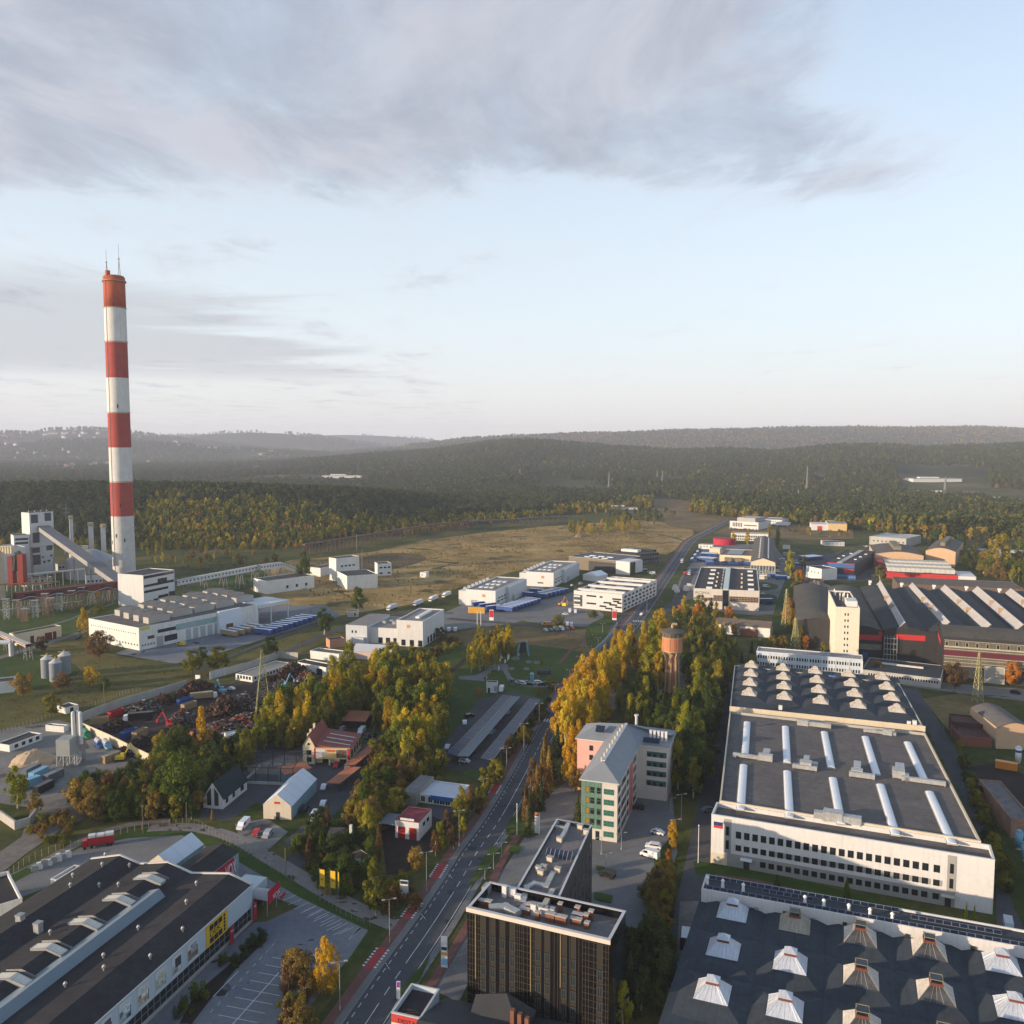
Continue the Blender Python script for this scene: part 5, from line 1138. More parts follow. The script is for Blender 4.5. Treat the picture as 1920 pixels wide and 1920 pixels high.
PALE=M('pale_grey_cladding',(.64,.635,.62),var=.05,stripes=(0,3,.12));PALE2=M('cool_grey_cladding',(.5,.52,.54),var=.05,stripes=(0,3,.12));ROOFL=M('light_felt_roof',(.22,.205,.19),var=.2,scale=.1)
f1=Fr(q2(790,938),q2(938,946),q2(905,870),bot=q2(790,1082));m1=B('laboratory','white flat roofed laboratory with a tall block and a lower window-fronted wing','office',f1)
m1 .flat(WHITE,ROOFL,.5,.35,WFRAME);w1=f1 .W
m1 .part('low_wing',MB().box(-w1*1.12,3.,-.2,-.02,f1 .D*.95,f1 .H*.62),WHITE);m1 .part('end_block',MB().box(-w1*1.95,-1.,-.2,-w1*1.12,f1 .D*.9,f1 .H*.72),PALE2)
m1 .part('wing_roof',MB().box(-w1*1.1,3.4,f1 .H*.62,-.4,f1 .D*.92,f1 .H*.62+.12),ROOFL);m1 .part('end_roof',MB().box(-w1*1.93,-.6,f1 .H*.72,-w1*1.14,f1 .D*.87,f1 .H*.72+.12),ROOFL)
m1 .wins('f',lin(w1*.18,w1*.82,3),.4,w1*.16,3.6,DFRAME,GL);
for x in lin(-w1*.78,-w1*.2,3):m1 .part('window',MB().box(x,2.9,.4,x+w1*.16,3.,3.8),GL)
for x in(-w1*1.72,-w1*1.58):m1 .part('window',MB().box(x,-1.1,f1 .H*.42,x+.9,-1,f1 .H*.52),GL)
m1 .wins('r',lin(f1 .D*.2,f1 .D*.6,4),.3,3.,4.2,DFRAME,GL);m1 .part('rooflight',MB().box(w1*.5,f1 .D*.25,f1 .H-.4,w1*.65,f1 .D*.85,f1 .H+.7),WFRAME)
for k in range(4):m1 .part('roof_unit',MB().box(-w1*(.9-.2*k),f1 .D*(.35+.1*(k%2)),f1 .H*.62+.1,-w1*(.9-.2*k)+2.2,f1 .D*(.35+.1*(k%2))+1.8,f1 .H*.62+1.8),STEEL)
m1 .part('porch',MB().box(-w1*1.6,-3.5,-.2,-w1*1.2,-1.02,4.2),PALE2)
text(m1 .root,'ENERGETYKI',1.4,M('grey_letter',(.3,.3,.3)),(w1+.06,f1 .D*.22,f1 .H*.78),'r')if False else None
m1 .part('emblem',MB().box(w1*.4,-.08,f1 .H*.72,w1*.52,-.02,f1 .H*.84),M('orange_emblem',(.5,.28,.12)))
def ware(label,A,C1,Rt,Dt,bot,name='warehouse'):
 f=Fr(A,C1,Rt,bot=bot);b=B(name,label,'warehouse',f);b.flat(PALE,ROOFL,.5,.35,WFRAME);dark_roofs(b,9)
 b.wins('f',[f.W*.42],f.H*.22,5,1.,DFRAME,GL);b.wins('r',lin(4,b.D*.3,3),f.H*.25,5,1.,DFRAME,GL);b.wins('r',lin(6,b.D*.28,3),f.H*.45,4,.9,DFRAME,GL)
 b.part('side_block',MB().box(f.W+.02,f.D*.34,-.2,f.W+3,f.D*.98,f.H-.3),PALE2);b.panel('gate','r',f.D*.42,f.D*.52,0,4.5,STEEL,.1,3.)
 b.part('front_step',MB().box(-f.W*.28,f.D*.0+2,-.2,-.02,f.D*.96,f.H-1.5),WHITE)
 for k in range(7):b.part('roof_unit',MB().box(-f.W*.2,f.D*(.1+.12*k),f.H-1.6,-f.W*.2+2.6,f.D*(.1+.12*k)+2.4,f.H+.5),STEEL)
 b.part('emblem',MB().box(f.W*.55,-.08,f.H*.58,f.W*.66,-.02,f.H*.76),M('orange_emblem',(.5,.28,.12)))
 return b
ware('long white warehouse beside the truck yard, nearer of the pair',q2(1180,765),q2(1347,775),q2(1585,706),None,q2(1180,855)).part('gate',MB().box(4,-.12,0,9,0,4.5),STEEL)
ware('long white warehouse beyond the truck yard, farther of the pair',q2(1520,665),q2(1674,673),q2(1862,613),None,q2(1520,745))
f4=Fr(q3(255,742),q3(606,775),q3(380,705),botB=q3(606,865));m4=B('bronze_hall','wide bronze fronted hall with pale rooflights and a white boxed corner','hall',f4);m4 .flat(BROWNC,M('blue_grey_felt',(.10,.11,.125),var=.2),.5,.35,WFRAME);dark_roofs(m4,6)
m4 .part('corner_box',MB().box(f4 .W,-3,-.2,f4 .W*1.27,f4 .D*.45,f4 .H*1.05),WHITE);m4 .part('black_end',MB().box(f4 .W*1.27,-2.8,-.2,f4 .W*1.29,f4 .D*.4,f4 .H*.98),DARKM);m4 .part('side_panel',MB().box(f4 .W*1.29,f4 .D*.12,f4 .H*.12,f4 .W*1.30,f4 .D*.42,f4 .H*1.02),WHITE)
m4 .part('dark_wall',MB().box(f4 .W*.42,-.1,-.1,f4 .W,-.02,f4 .H*.8),CHARC)
f5=Fr(q3(292,988),q3(640,1018),q3(640,885)if False else q3(778,902),botB=q3(640,1145));m5=B('zigzag_office','white office block with stepped black window bands and rooftop plant','office',f5);m5 .flat(WHITE,ROOFD,.8,.35,WFRAME)
W5,D5,H5=f5 .W,f5 .D,f5 .H
for x0,x1,z in((.27,.47,.73),(.54,.6,.72),(.8,.98,.67),(.27,.47,.30),(.54,.68,.20),(.62,.78,.42),(.74,.9,.33),(.66,.8,.10),(.86,.99,.22),(.9,.99,.46),(.82,.94,.54),(.78,.9,.02)):m5 .panel('window_band','f',W5*x0,W5*x1,H5*z,H5*(z+.09),GL,.1)
m5 .panel('glazed_corner','f',.2,W5*.18,H5*.12,H5*.78,GLB,.08)
for k in range(3):m5 .panel('balcony','f',.1,W5*.14,H5*(.15+.25*k),H5*(.24+.25*k),WHITE,.5)
for r in range(4):
 for k in range(9):m5 .panel('window_band','r',D5*(.04+.105*k+.02*(r%2)),D5*(.10+.105*k+.02*(r%2)),H5*(.08+.22*r),H5*(.2+.22*r),GLB if(k+r)%3 else GL,.08)
for k in range(4):m5 .part('roof_ridge',MB().box(.5,D5*(.08+.25*k),H5-.8,W5-.5,D5*(.08+.25*k)+3,H5+.9),WHITE);m5 .part('roof_unit',MB().box(W5*.2,D5*(.17+.24*k),H5-.8,W5*.3,D5*(.2+.24*k),H5+.8).box(W5*.55,D5*(.17+.24*k),H5-.8,W5*.72,D5*(.2+.24*k),H5+.6),STEEL)
tn=Fr(q3(355,872),q3(460,885),q3(380,845),H=5.);tt=B('storage_tent','white storage tent between the farther warehouse and the zigzag office','tent',tn);tt.part('roof',MB().prof([(0,5),(tn.W/2,8),(tn.W,5)],0,16,'y'),POLY);tt.part('wall',MB().box(.1,.1,-.1,tn.W-.1,15.9,5),WHITE)
m6=simple('dark_office','dark low office with white plant on its roof beyond the bronze hall','office',q3(580,712),q3(740,725),q3(600,670),H=9,wm=CHARC,rm=ROOFD);m6 .part('roof_plant',MB().box(4,8,8.5,m6 .W*.9,16,12),WHITE2)
m7=simple('glass_office','dark glazed office with a blue lit base beside the far street','office',q3(740,730),q3(905,715),q3(720,690),H=10,wm=CHARC,rm=ROOFD,wins=[('f',.05,.9,9,.1,3,2),('f',.05,.9,9,.55,3,2)])
fk=Fr(s7(70,880),s7(1238,1150),s7(218,662),bot=(876,1890))
bk=B('black_office','black glass office with bronze panels and a roof crowded with brick stacks and ducts','office',fk)
Wk,Dk,Hk=fk.W,fk.D,fk.H
DGL=M('black_cladding',(.008,.0075,.009),var=.4,rough=.22,spec=.5,fine=.6,stripes=(0,1.35,.8));GRID=M('bronze_grid',(.05,.038,.022),var=.1);OLP=M('olive_panel',(.026,.023,.018),var=.08)  # black, but darkened evenly further to stand in for shade on the lower floors
ROOFK=M('purple_grey_roof',(.165,.148,.14),var=.2,scale=.12,fine=.9)
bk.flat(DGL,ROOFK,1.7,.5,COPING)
bk.panel('fascia','f',-.15,Wk+.15,Hk-.75,Hk+.14,M('pale_fascia',(.6,.52,.45),var=.06),.3)
x0r,_=fk.l(s7(485,700));x1r,_=fk.l(s7(835,780));pBL=fk.l(s7(800,150));pBR=fk.l(s7(1093,200));D2k=(pBL[1]+pBR[1])/2
bk.quad([(x0r,Dk+.02),(x1r,Dk+.02),pBR,pBL],M('dark_tile',(.05,.048,.05),var=.15),ROOFK,Hk-.1,.9,.5,COPING,'wing_wall','wing_roof')
for k in range(8):
 t_=(k+.6)/8.2
 for r in range(5):
  X=x1r+(pBR[0]-x1r)*t_;Y=Dk+(pBR[1]-Dk)*t_;o=MB().box(-.04,-.55,0,.05,.55,2.2).build('window',GL,bk.root,(X+.03,Y,2+r*3.6));o.rotation_euler[2]=math.atan2(pBR[1]-Dk,pBR[0]-x1r)-PI/2
fx=lambda x:(x-52)/(1245-52)*Wk
g=MB()
cols=[c for c in(75,100,125,150,168,215,250,300,340,385,425,470,490,510,530,545,575,600,625,640,690,720,765,800,830,850,900,925,975,1000,1030,1055,1080,1120,1145,1190,1215,1235)]
for c in cols:g.box(fx(c)-.045,-.07,.5,fx(c)+.045,0,Hk-1.0)
for k in range(15):
 z=Hk-1.2-k*1.36
 for a,b in((55,168),(470,640),(1030,1145),(1190,1243)):g.box(fx(a),-.06,z-.04,fx(b),0,z+.04)
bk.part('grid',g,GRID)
for x,z0 in((127,.32),(604,.30),(852,.45)):bk.panel('blade','f',fx(x)-.1,fx(x)+.14,Hk*z0,Hk-1,M('gold_blade',(.17,.13,.07)),.22)
wx=[(170,215),(256,300),(338,383),(424,470),(642,688),(720,762),(858,900),(932,975),(1146,1190)]
for i,(a,b)in enumerate(wx):
 off=1.0 if i<4 else(1.7 if i<8 else 2.6)
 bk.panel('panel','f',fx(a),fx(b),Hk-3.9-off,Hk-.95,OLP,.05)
 for r in range(5):
  z=Hk-6.2-off-r*3.35
  if z<.6:continue
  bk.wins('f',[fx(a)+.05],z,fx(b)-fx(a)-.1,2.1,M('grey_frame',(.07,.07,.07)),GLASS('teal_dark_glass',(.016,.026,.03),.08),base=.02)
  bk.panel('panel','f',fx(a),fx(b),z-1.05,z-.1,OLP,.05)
bk.panel('window_band','r',2,Dk-2,3,Hk-4,GL,.04)
STACK=M('brick_stack',(.21,.085,.05),var=.25,fine=4)
def rk(name,label,cat,px,w,d,h,mat,cap=None,grp=None,n=1,z=Hk-1.7):
 x,y=fk.l(px,z);t=thing(name,label,cat,fk.w(x,y,z),fk.rz,grp);MB().box(-w/2,0,0,w/2,d,h).build('casing',mat,t)
 if cap:MB().box(-w/2-.12,-.12,h,w/2+.12,d+.12,h+.18).build('cap',cap,t)
 return t
SLABC=M('pale_cap',(.4,.37,.34),var=.1)
for px,w,h,lab in(((190,875),1.6,1.3,'at the left front corner'),((240,885),1.2,1.4,'second from the left front corner'),((535,940),2.2,1.1,'before the big ducts'),((640,985),.9,1.6,'left of the white units'),((745,1000),1.9,1.7,'right of the white units'),((832,1020),2.4,1.6,'long one near the front parapet'),((826,925),.8,1.9,'slim one in the middle of the roof'),((968,935),1.,1.4,'small one behind the pair on the right'),((955,1025),2.4,1.2,'low one at the front right'),((970,985),2.2,1.2,'behind the low one at the front right'),((1040,1005),.9,1.6,'third from the right end'),((1078,990),.9,2.,'second from the right end'),((1045,1060),.9,1.3,'nearest to the right front corner')):
 rk('brick_stack','brick stack on the black office roof, '+lab,'stack',s7(*px),w,.9,h,STACK,SLABC,'brick stacks on the black office roof')
for k,px in enumerate(((608,945),(672,955),(713,965),(755,970))):rk('roof_unit',f"tall white air unit, {['first', 'second', 'third', 'fourth'][k]} of four in the black office roof row",'air unit',s7(*px),1.15,.9,2.4 if k==0 else 2.,WHITE,STEEL,'white units on the black office roof')
for k,px in enumerate(((370,800),(420,795),(450,800),(480,830))):rk('roof_unit',f"white air unit by the black office rear parapet, {['leftmost', 'second', 'third', 'rightmost'][k]} of four",'air unit',s7(*px),(1.,.8,.8,1.5)[k],.9,(2.6,1.9,1.9,1.4)[k],WHITE,None,'white units on the black office roof')
rk('roof_unit','grey cooling unit at the left rear corner of the black office roof','air unit',s7(215,770),1.6,2.4,1.5,STEEL)
def dk_(label,pts,r,mat=ALU,z=Hk-1.0):
 t=thing('duct',label,'duct',fk.w(*fk.l(pts[0],z),z),fk.rz);b=MB();l0=fk.l(pts[0],z)
 for i in range(len(pts)-1):
  a,c=fk.l(pts[i],z),fk.l(pts[i+1],z);A_1=Vector((a[0]-l0[0],a[1]-l0[1],0));C_1=Vector((c[0]-l0[0],c[1]-l0[1],0));d=(C_1-A_1).normalized()*r;p=Vector((-d.y,d.x,0));A_1-=d;C_1+=d
  b.prism([tuple((A_1+p).xy),tuple((A_1-p).xy),tuple((C_1-p).xy),tuple((C_1+p).xy)],-.5+.012*i,r*1.6-.5+.012*i)
 b.build('casing',mat,t);s_=MB()
 for p in pts:a=fk.l(p,z);s_.box(a[0]-l0[0]-.1,a[1]-l0[1]-.1,-.75,a[0]-l0[0]+.1,a[1]-l0[1]+.1,-.5)
 s_.build('support',STEEL,t)
dk_('broad silver duct running along the left front of the black office roof',[s7(280,895),s7(380,890),s7(460,930)],.85)
dk_('silver duct turning back from the brick stacks to the rear parapet',[s7(480,930),s7(530,870),s7(580,850)],.5)
dk_('pale square duct looping before the wing on the black office roof',[s7(575,860),s7(700,870),s7(765,750)],.6,M('pale_duct',(.45,.4,.34),var=.1))
dk_('silver duct leading from the wing roof down to the front block',[s7(530,830),s7(560,720),s7(620,690),s7(720,710),s7(770,610)],.6)
dk_('silver ring duct at the far end of the wing roof',[s7(780,210),s7(870,225),s7(905,180),s7(820,165),s7(780,210)],.4,z=Hk-.5)
dk_('silver duct with a white unit near the far end of the wing roof',[s7(900,190),s7(865,270),s7(840,310)],.5,z=Hk-.5)
for px,lab in(((1040,285),'by the right parapet of the wing'),((820,350),'alone behind the solar collectors'),((740,510),'before the solar collectors'),((650,590),'left of the group on the wing'),((690,580),'middle of the group on the wing'),((665,620),'front of the group on the wing'),((805,600),'beside the wing duct'),((990,245),'star shaped near the far end of the wing')):rk('roof_vent','tan ventilation outlet '+lab+', black office roof','vent',s7(*px),1.3,.9,1.1,BEIGE,SLABC,'tan outlets on the wing roof',z=Hk-1.)
for k in range(6):
 x,y=fk.l(s7(725+35*k,470+6*k),Hk-1.);t=thing('solar_collector',f"tilted solar collector on the office wing, {['first', 'second', 'third', 'fourth', 'fifth', 'sixth'][k]} from the left",'solar collector',fk.w(x,y,Hk-1.),fk.rz,'solar collectors on the office wing');MB().poly([(-.55,0,.3),(.55,0,.3),(.55,1.4,1.7),(-.55,1.4,1.7)]).build('panel',PV,t);MB().tube((-.5,1.4,0),(-.5,1.4,1.7),.05).tube((.5,1.4,0),(.5,1.4,1.7),.05).tube((-.5,0,0),(-.5,0,.3),.05).tube((.5,0,0),(.5,0,.3),.05).tube((-.5,0,.27),(-.5,1.4,1.67),.05).tube((.5,0,.27),(.5,1.4,1.67),.05).build('frame',STEEL,t)
fv=Fr(s1(545,838),s1(946,888),s1(760,395),botB=s1(926,1562))
gv=B('green_office','five storey office with green glazed corner, pink rear walls and grey metal hip roof','office',fv)
Wv,Hv=fv.W,fv.H;yv=fv.l(s1(1140,470))[1];rx0=fv.l(s1(515,355))[0];rx1,ry0=fv.l(s1(1510,490));ry1=max(fv.l(s1(1560,340))[1],fv.l(s1(600,212))[1]*.5+fv.l(s1(1560,340))[1]*.5)
WG=M('warm_grey_render',(.55,.50,.45),var=.06,streak=.1);yw=fv.l(s1(775,378))[1];ry0=min(ry0,yw+3)if ry0>0 else yw
ybk=max(ry1,ry0+12)
gv.part('wall',MB().box(0,0,-.2,Wv,ry0-.01,Hv),WG);gv.part('rear_wing',MB().box(rx0,ry0,-.2,rx1,ybk,Hv),WG)
gv.part('pink_wall',MB().box(rx0-.06,ry0-.06,-.1,-.02,ybk-1,Hv-.3),PINK);gv.part('pink_strip',MB().box(Wv,ry0*.55,.5,Wv+.12,ry0*.72,Hv-.4),M('pink_tile',(.42,.14,.13),var=.25,fine=3))
e=.7;zr2=Hv+4.2;xm=Wv*.5
r=MB();r.poly([(-e,-e,Hv),(Wv+e,-e,Hv),(xm,Wv*.5,zr2)]);r.poly([(Wv+e,-e,Hv),(Wv+e,ry0-e,Hv),(Wv+e,ry0+(ybk-ry0)*.5,Hv+1.2),(xm,ry0+(ybk-ry0)*.5,zr2),(xm,Wv*.5,zr2)]);r.poly([(-e,ry0-e,Hv),(-e,-e,Hv),(xm,Wv*.5,zr2),(xm,ry0+(ybk-ry0)*.5,zr2)])
ym=ry0+(ybk-ry0)*.5;r.poly([(rx0-e,ry0-e,Hv),(-e,ry0-e,Hv),(xm,ym,zr2),(rx0+6,ym,zr2-.6)]);r.poly([(rx0-e,ybk+e,Hv),(rx0-e,ry0-e,Hv),(rx0+6,ym,zr2-.6)]);r.poly([(rx0+6,ym,zr2-.6),(xm,ym,zr2),(rx1,ym,Hv+1.6),(rx1+e,ybk+e,Hv),(rx0-e,ybk+e,Hv)])
r.poly([(Wv+e,ry0-e,Hv),(rx1+e,ry0-e,Hv),(rx1+e,ybk+e,Hv+.8),(xm,ym,zr2-.1)])
gv.part('roof',r,ROOFS);gv.part('eaves',MB().box(-e,-e,Hv-.35,Wv+e,ry0-e-.02,Hv-.02).box(rx0-e,ry0-e,Hv-.35,rx1+e,ybk+e,Hv-.02),COPING)
GG=M('green_glass',(.115,.205,.15),var=.25,rough=.15,spec=.5,fine=.4,stripes=(0,1.25,.6));GB=M('teal_glass',(.04,.12,.10),var=.2,rough=.12,spec=.5,fine=.4)
gv.panel('glazed_corner','f',.1,Wv*.56,3.6,Hv-.4,GG,.12)
hl=MB()
for k in range(10):hl.box(.1,-.16,3.6+k*(Hv-4)/10-.05,Wv*.56,0,3.6+k*(Hv-4)/10+.05)
gv.part('glazing_bars',hl,M('green_bar',(.12,.2,.14)))
st=(Hv-3.4)/4.6
for k in range(5):
 z=Hv-1.0-(k+1)*st+.3
 if z<.3:continue
 gv.wins('f',[Wv*.62],z,Wv*.29,st*.52,M('green_frame',(.08,.22,.15)),GB,mull=2,rows=1)
 if k<4:
  gv.wins('f',[Wv*.25,Wv*.43],z,Wv*.11,st*.56,DFRAME,GL,mull=0,base=.13);gv.wins('f',[Wv*.12],z,Wv*.10,st*.56,DFRAME,M('amber_pane',(.32,.17,.03),rough=.2),mull=0,base=.13)
 for a,b in((.04,.14),(.18,.40),(.43,.52),(.76,.9)):gv.panel('window','r',ry0*a,ry0*b,z,z+st*.6,GLB if a==.18 else GL,.06)
 x=rx0+(rx1-rx0)*.0
 rwx=fv.l(s1(1260,600))[0];gv.part('window',MB().box(Wv+(rx1-Wv)*.30,ry0-.09,z+.2,rx1-.3,ry0-.01,z+st*.62),GB)if k<4 else None
 if k<4:
  for q in(.33,.52,.74):gv.part('pane',MB().box(Wv+(rx1-Wv)*q,ry0-.14,z+.25,Wv+(rx1-Wv)*(q+.12),ry0-.08,z+st*.45),GL)
 if k<2:
  for q in(.42,.78):gv.part('window',MB().box(rx0*(1-q),ry0-.16,z,rx0*(1-q)+1.3,ry0-.05,z+st*.55),GL)
gv.part('door',MB().box(Wv*.40,-.12,0,Wv*.50,0,2.8),GL);gv.part('ridge_walk',MB().box(xm-.5,Wv*.5,zr2-.1,xm+.5,ym,zr2+.25),COPING)
for k in range(9):gv.part('ridge_vent',MB().box(xm-.9,Wv*.5+k*(ym-Wv*.5)/9,zr2-.3,xm-.5,Wv*.5+k*(ym-Wv*.5)/9+.5,zr2+1.1-.1*(k%3)),BEIGE)
for k in range(2):gv.part('rooflight',MB().prof([(2+k*2.6,0)]+[(2+k*2.6+.9-.9*math.cos(PI*i/6),.7*math.sin(PI*i/6))for i in range(7)],0,3.,'y'),POLY);
for k,o in enumerate(bar(gv.root,'rooflight')):o.location=(Wv*.68-2,ry0*.55,Hv+1.9);o.rotation_euler[1]=.42
gv.part('solar_collector',MB().poly([(rx0+6,ry0+1,Hv+2.4),(-1,ry0+1,Hv+2.4),(-1,ry0+3,Hv+4.2),(rx0+6,ry0+3,Hv+4.2)]),PV)
gv.part('solar_collector',MB().poly([(Wv+1.4,ry0+.8,Hv+.7),(rx1-3,ry0+.8,Hv+.7),(rx1-3,ry0+2.6,Hv+1.9),(Wv+1.4,ry0+2.6,Hv+1.9)]),PV)
for k in range(5):gv.part('chimney',MB().box(Wv+3+k*1.3,ry0+5,Hv,Wv+3.8+k*1.3,ry0+5.8,Hv+3.4).box(Wv+2.9+k*1.3,ry0+4.9,Hv+3.4,Wv+3.9+k*1.3,ry0+5.9,Hv+3.6),WHITE)
gv.part('chimney',MB().cyl(xm+2.5,ybk-2,Hv,Hv+5.5,.5,.5,10).cyl(xm+2.5,ybk-2,Hv+5.5,Hv+6,.8,.8,10),COPING)
A0=(100,1988);fst=Fr(A0,q7(1418,474),None,H=9.6,D=1)
pk=[((1420,472),9.6),((1280,424),11.6),((1090,404),10.2),((945,351),12.2),((810,344),10.6),((700,296),12.2),((575,292),10.)]
vy=[fst.l(q7(*p),z)[1]for p,z in pk];fst.D=vy[-1]
stn=B('store','long dark roofed store with a pale blue wall, yellow logo sign and picture banners','store',fst);Ws,Ds=fst.W,fst.D
prf=[(vy[i],pk[i][1])for i in range(7)];prf[0]=(-.0,9.6)
WALLB=M('pale_blue_cladding',(.42,.50,.56),var=.05,rough=.55,stripes=(0,1.1,.12));ROOFT=M('store_felt_roof',(.032,.030,.031),var=.35,scale=.05,fine=.5,rough=.92,stripes=(0,1.4,.2))
b=MB()
for i in range(6):b.poly([(-60,prf[i][0],prf[i][1]),(Ws,prf[i][0],prf[i][1]),(Ws,prf[i+1][0],prf[i+1][1]),(-60,prf[i+1][0],prf[i+1][1])])
stn.part('roof',b,ROOFT)
stn.part('wall',MB().poly([(-60,.02,-.2),(Ws,.02,-.2),(Ws,.02,9.55),(-60,.02,9.55)]),WALLB)
stn.part('end_wall',MB().poly([(Ws-.02,y,z-.05)for y,z in prf]+[(Ws-.02,prf[-1][0],-.2),(Ws-.02,0,-.2)]),WALLB);stn.part('rear_wall',MB().poly([(Ws,Ds-.02,-.2),(-60,Ds-.02,-.2),(-60,Ds-.02,9.9),(Ws,Ds-.02,9.9)]),WHITE)
tr_=MB()
for i in range(6):
 a,c=prf[i],prf[i+1];tr_.poly([(Ws-.5,a[0],a[1]+.25),(Ws+.12,a[0],a[1]+.25),(Ws+.12,c[0],c[1]+.25),(Ws-.5,c[0],c[1]+.25)]).poly([(Ws+.12,a[0],a[1]-.35),(Ws+.12,c[0],c[1]-.35),(Ws+.12,c[0],c[1]+.25),(Ws+.12,a[0],a[1]+.25)]).poly([(Ws-.5,a[0],a[1]-.1),(Ws-.5,a[0],a[1]+.25),(Ws-.5,c[0],c[1]+.25),(Ws-.5,c[0],c[1]-.1)])
stn.part('edge_trim',tr_,M('edge_trim',(.62,.56,.5),var=.05));stn.part('gutter',MB().box(-60,-.25,9.3,Ws,.0,9.62),COPING)
xs_=fst.l(q7(950,530),11)[0];yv1=prf[2][0]
stn.part('upstand',MB().poly([(-60,yv1-1.2,10.0),(xs_,yv1-1.2,10.0),(xs_-.4,yv1+.4,12.3),(-60,yv1+.4,12.3)]).poly([(xs_,yv1-1.2,10.0),(xs_+.3,yv1+2.5,10.5),(xs_-.4,yv1+.4,12.3)]).poly([(-60,yv1+.4,12.3),(xs_-.4,yv1+.4,12.3),(xs_,yv1+3.6,11.2),(-60,yv1+3.6,11.2)]),M('blue_grey_sheet',(.15,.20,.24),var=.06,rough=.4,stripes=(0,.9,.1)))
sw=xs_-0
for k,(px,lab)in enumerate((((840,430),'farthest'),((670,548),'second farthest'),((480,680),'middle'),((275,822),'fourth'),((72,990),'nearest'))):
 X0,Y0=fst.l(q7(*px),12.6);t=thing('roof_lantern',f"bent corrugated rooflight straddling the store roof ridge, {lab} of the row",'rooflight',fst.w(X0,Y0,11.6),fst.rz,'bent rooflights on the store roof')
 L=4.0;q=MB()
 q.poly([(-1.0,-L,.2),(1.0,-L,.2),(1.0,0,1.15),(-1.0,0,1.15)]).poly([(-1.0,0,1.15),(1.0,0,1.15),(1.0,L,.35),(-1.0,L,.35)]);q.build('glazing',M('corrugated_rooflight',(.58,.54,.45),var=.14,rough=.5,stripes=(1,.9,.35)),t)
 f=MB().tube((-1.0,-L,.2),(-1.0,0,1.15),.1).tube((1.0,-L,.2),(1.0,0,1.15),.1).tube((-1.0,0,1.15),(-1.0,L,.35),.1).tube((1.0,0,1.15),(1.0,L,.35),.1).tube((-1.0,-L,.2),(1.0,-L,.2),.1).tube((-1.0,L,.35),(1.0,L,.35),.1)
 for a in(-1.0,2.2):f.poly([(a,-L,-.3),(a,-L,.2),(a,0,1.15),(a,0,-.2)]).poly([(a,0,-.2),(a,0,1.15),(a,L,.35),(a,L,-.4)])
 f.poly([(-1.0,-L,-.4),(1.0,-L,-.4),(1.0,-L,.2),(-1.0,-L,.2)]);f.build('frame',STEEL,t)
def zr_store(y):return float(np.interp(y,[p[0]for p in prf],[p[1]for p in prf]))
cv=None;COWL=M('cowl_metal',(.5,.47,.44),var=.1,rough=.4,metal=.4)
for k,px in enumerate(((1105,475),(1048,590),(1027,722),(845,875),(778,725),(582,882),(585,962),(367,1045),(728,372),(667,490),(557,485),(410,432),(397,512),(576,395),(592,317),(283,760))):
 X0,Y0=fst.l(q7(*px),11.2);lab=f"round cowl on the dark store roof, {['by the far gable of the near bay', 'second on the near bay', 'third on the near bay', 'fourth on the near bay', 'close to the blue strip, farthest', 'close to the blue strip, second', 'lowest on the near bay', 'close to the blue strip, nearest', 'behind the farthest rooflight', 'behind the second rooflight', 'between two rear cowls', 'third along the rear bay', 'fourth along the rear bay', 'second along the rear bay', 'at the far rear gable', 'behind the fourth rooflight'][k]}"
 if cv is None:cv=thing('roof_cowl',lab,'vent',fst.w(X0,Y0,zr_store(Y0)-.1),0,'round cowls on the store roof');MB().cyl(0,0,0,.9,.3,.3,10).build('pipe',STEEL,cv);MB().cyl(0,0,.7,1.1,.3,.62,12).cyl(0,0,1.1,1.7,.62,.2,12).build('cap',COWL,cv,smooth=True);cv.scale=(.72,.72,.8)
 else:copy_tree(cv,fst.w(X0,Y0,zr_store(Y0)-.1),0,lab)
for k,px in enumerate(((115,690),(215,725))):
 X0,Y0=fst.l(q7(*px),11.5);t=thing('roof_fan',['square grey roof fan with thin aerials at the rear of the store roof','taller square roof fan nearer the rooflights on the store roof'][k],'fan',fst.w(X0,Y0,zr_store(Y0)-.2),fst.rz);MB().box(-.7,-.7,0,.7,.7,1.3+k).build('casing',ALU,t);MB().box(-.8,-.8,1.3+k,.8,.8,1.6+k).build('cap',STEEL,t)
stn.panel('glazing','f',-60,Ws-1,1.0,3.9,GL,.08)
gb=MB();
for k in range(70):x=-59+k*1.95;gb.box(x-.06,-.13,1.,x+.06,0,3.9)if x<Ws-1 else None
gb.box(-60,-.13,2.4,Ws-1,0,2.52);stn.part('glazing_bars',gb,M('steel_grey',(.2,.21,.22)))
stn.panel('plinth','f',-60,Ws,-.2,1.0,CONC,.1)
def onwall(px0,px1):
 out=[]
 for p in(px0,px1):
  a=(p[0]-960)/FO;b_=-(p[1]-960)/FO;d=Vector((a,CP+b_*SP,-SP+b_*CP));o_=Vector((0,0,HC));t=(fst.o-o_).dot(fst.v)/d.dot(fst.v);P_=o_+d*t;out.append(((P_-fst.o).dot(fst.u),P_.z))
 return out
YELS=M('yellow_sign',(.62,.38,.02),var=.05);BLK=M('black_letter',(.012,.012,.014))
(xa,za),(xb,zb_)=onwall(t6(1243,690),t6(1476,195));sy=MB().box(xa,-.14,3.95,xb,.0,9.2);sgn=stn.part('logo_sign',sy,YELS)
ws=xb-xa;lg=MB()
for r in(0,2):
 for c in range(3):lg.box(xa+ws*(.15+.20*c),-.17,4.4+r*1.5,xa+ws*(.15+.20*c+.175),-.14,4.4+r*1.5+1.25)
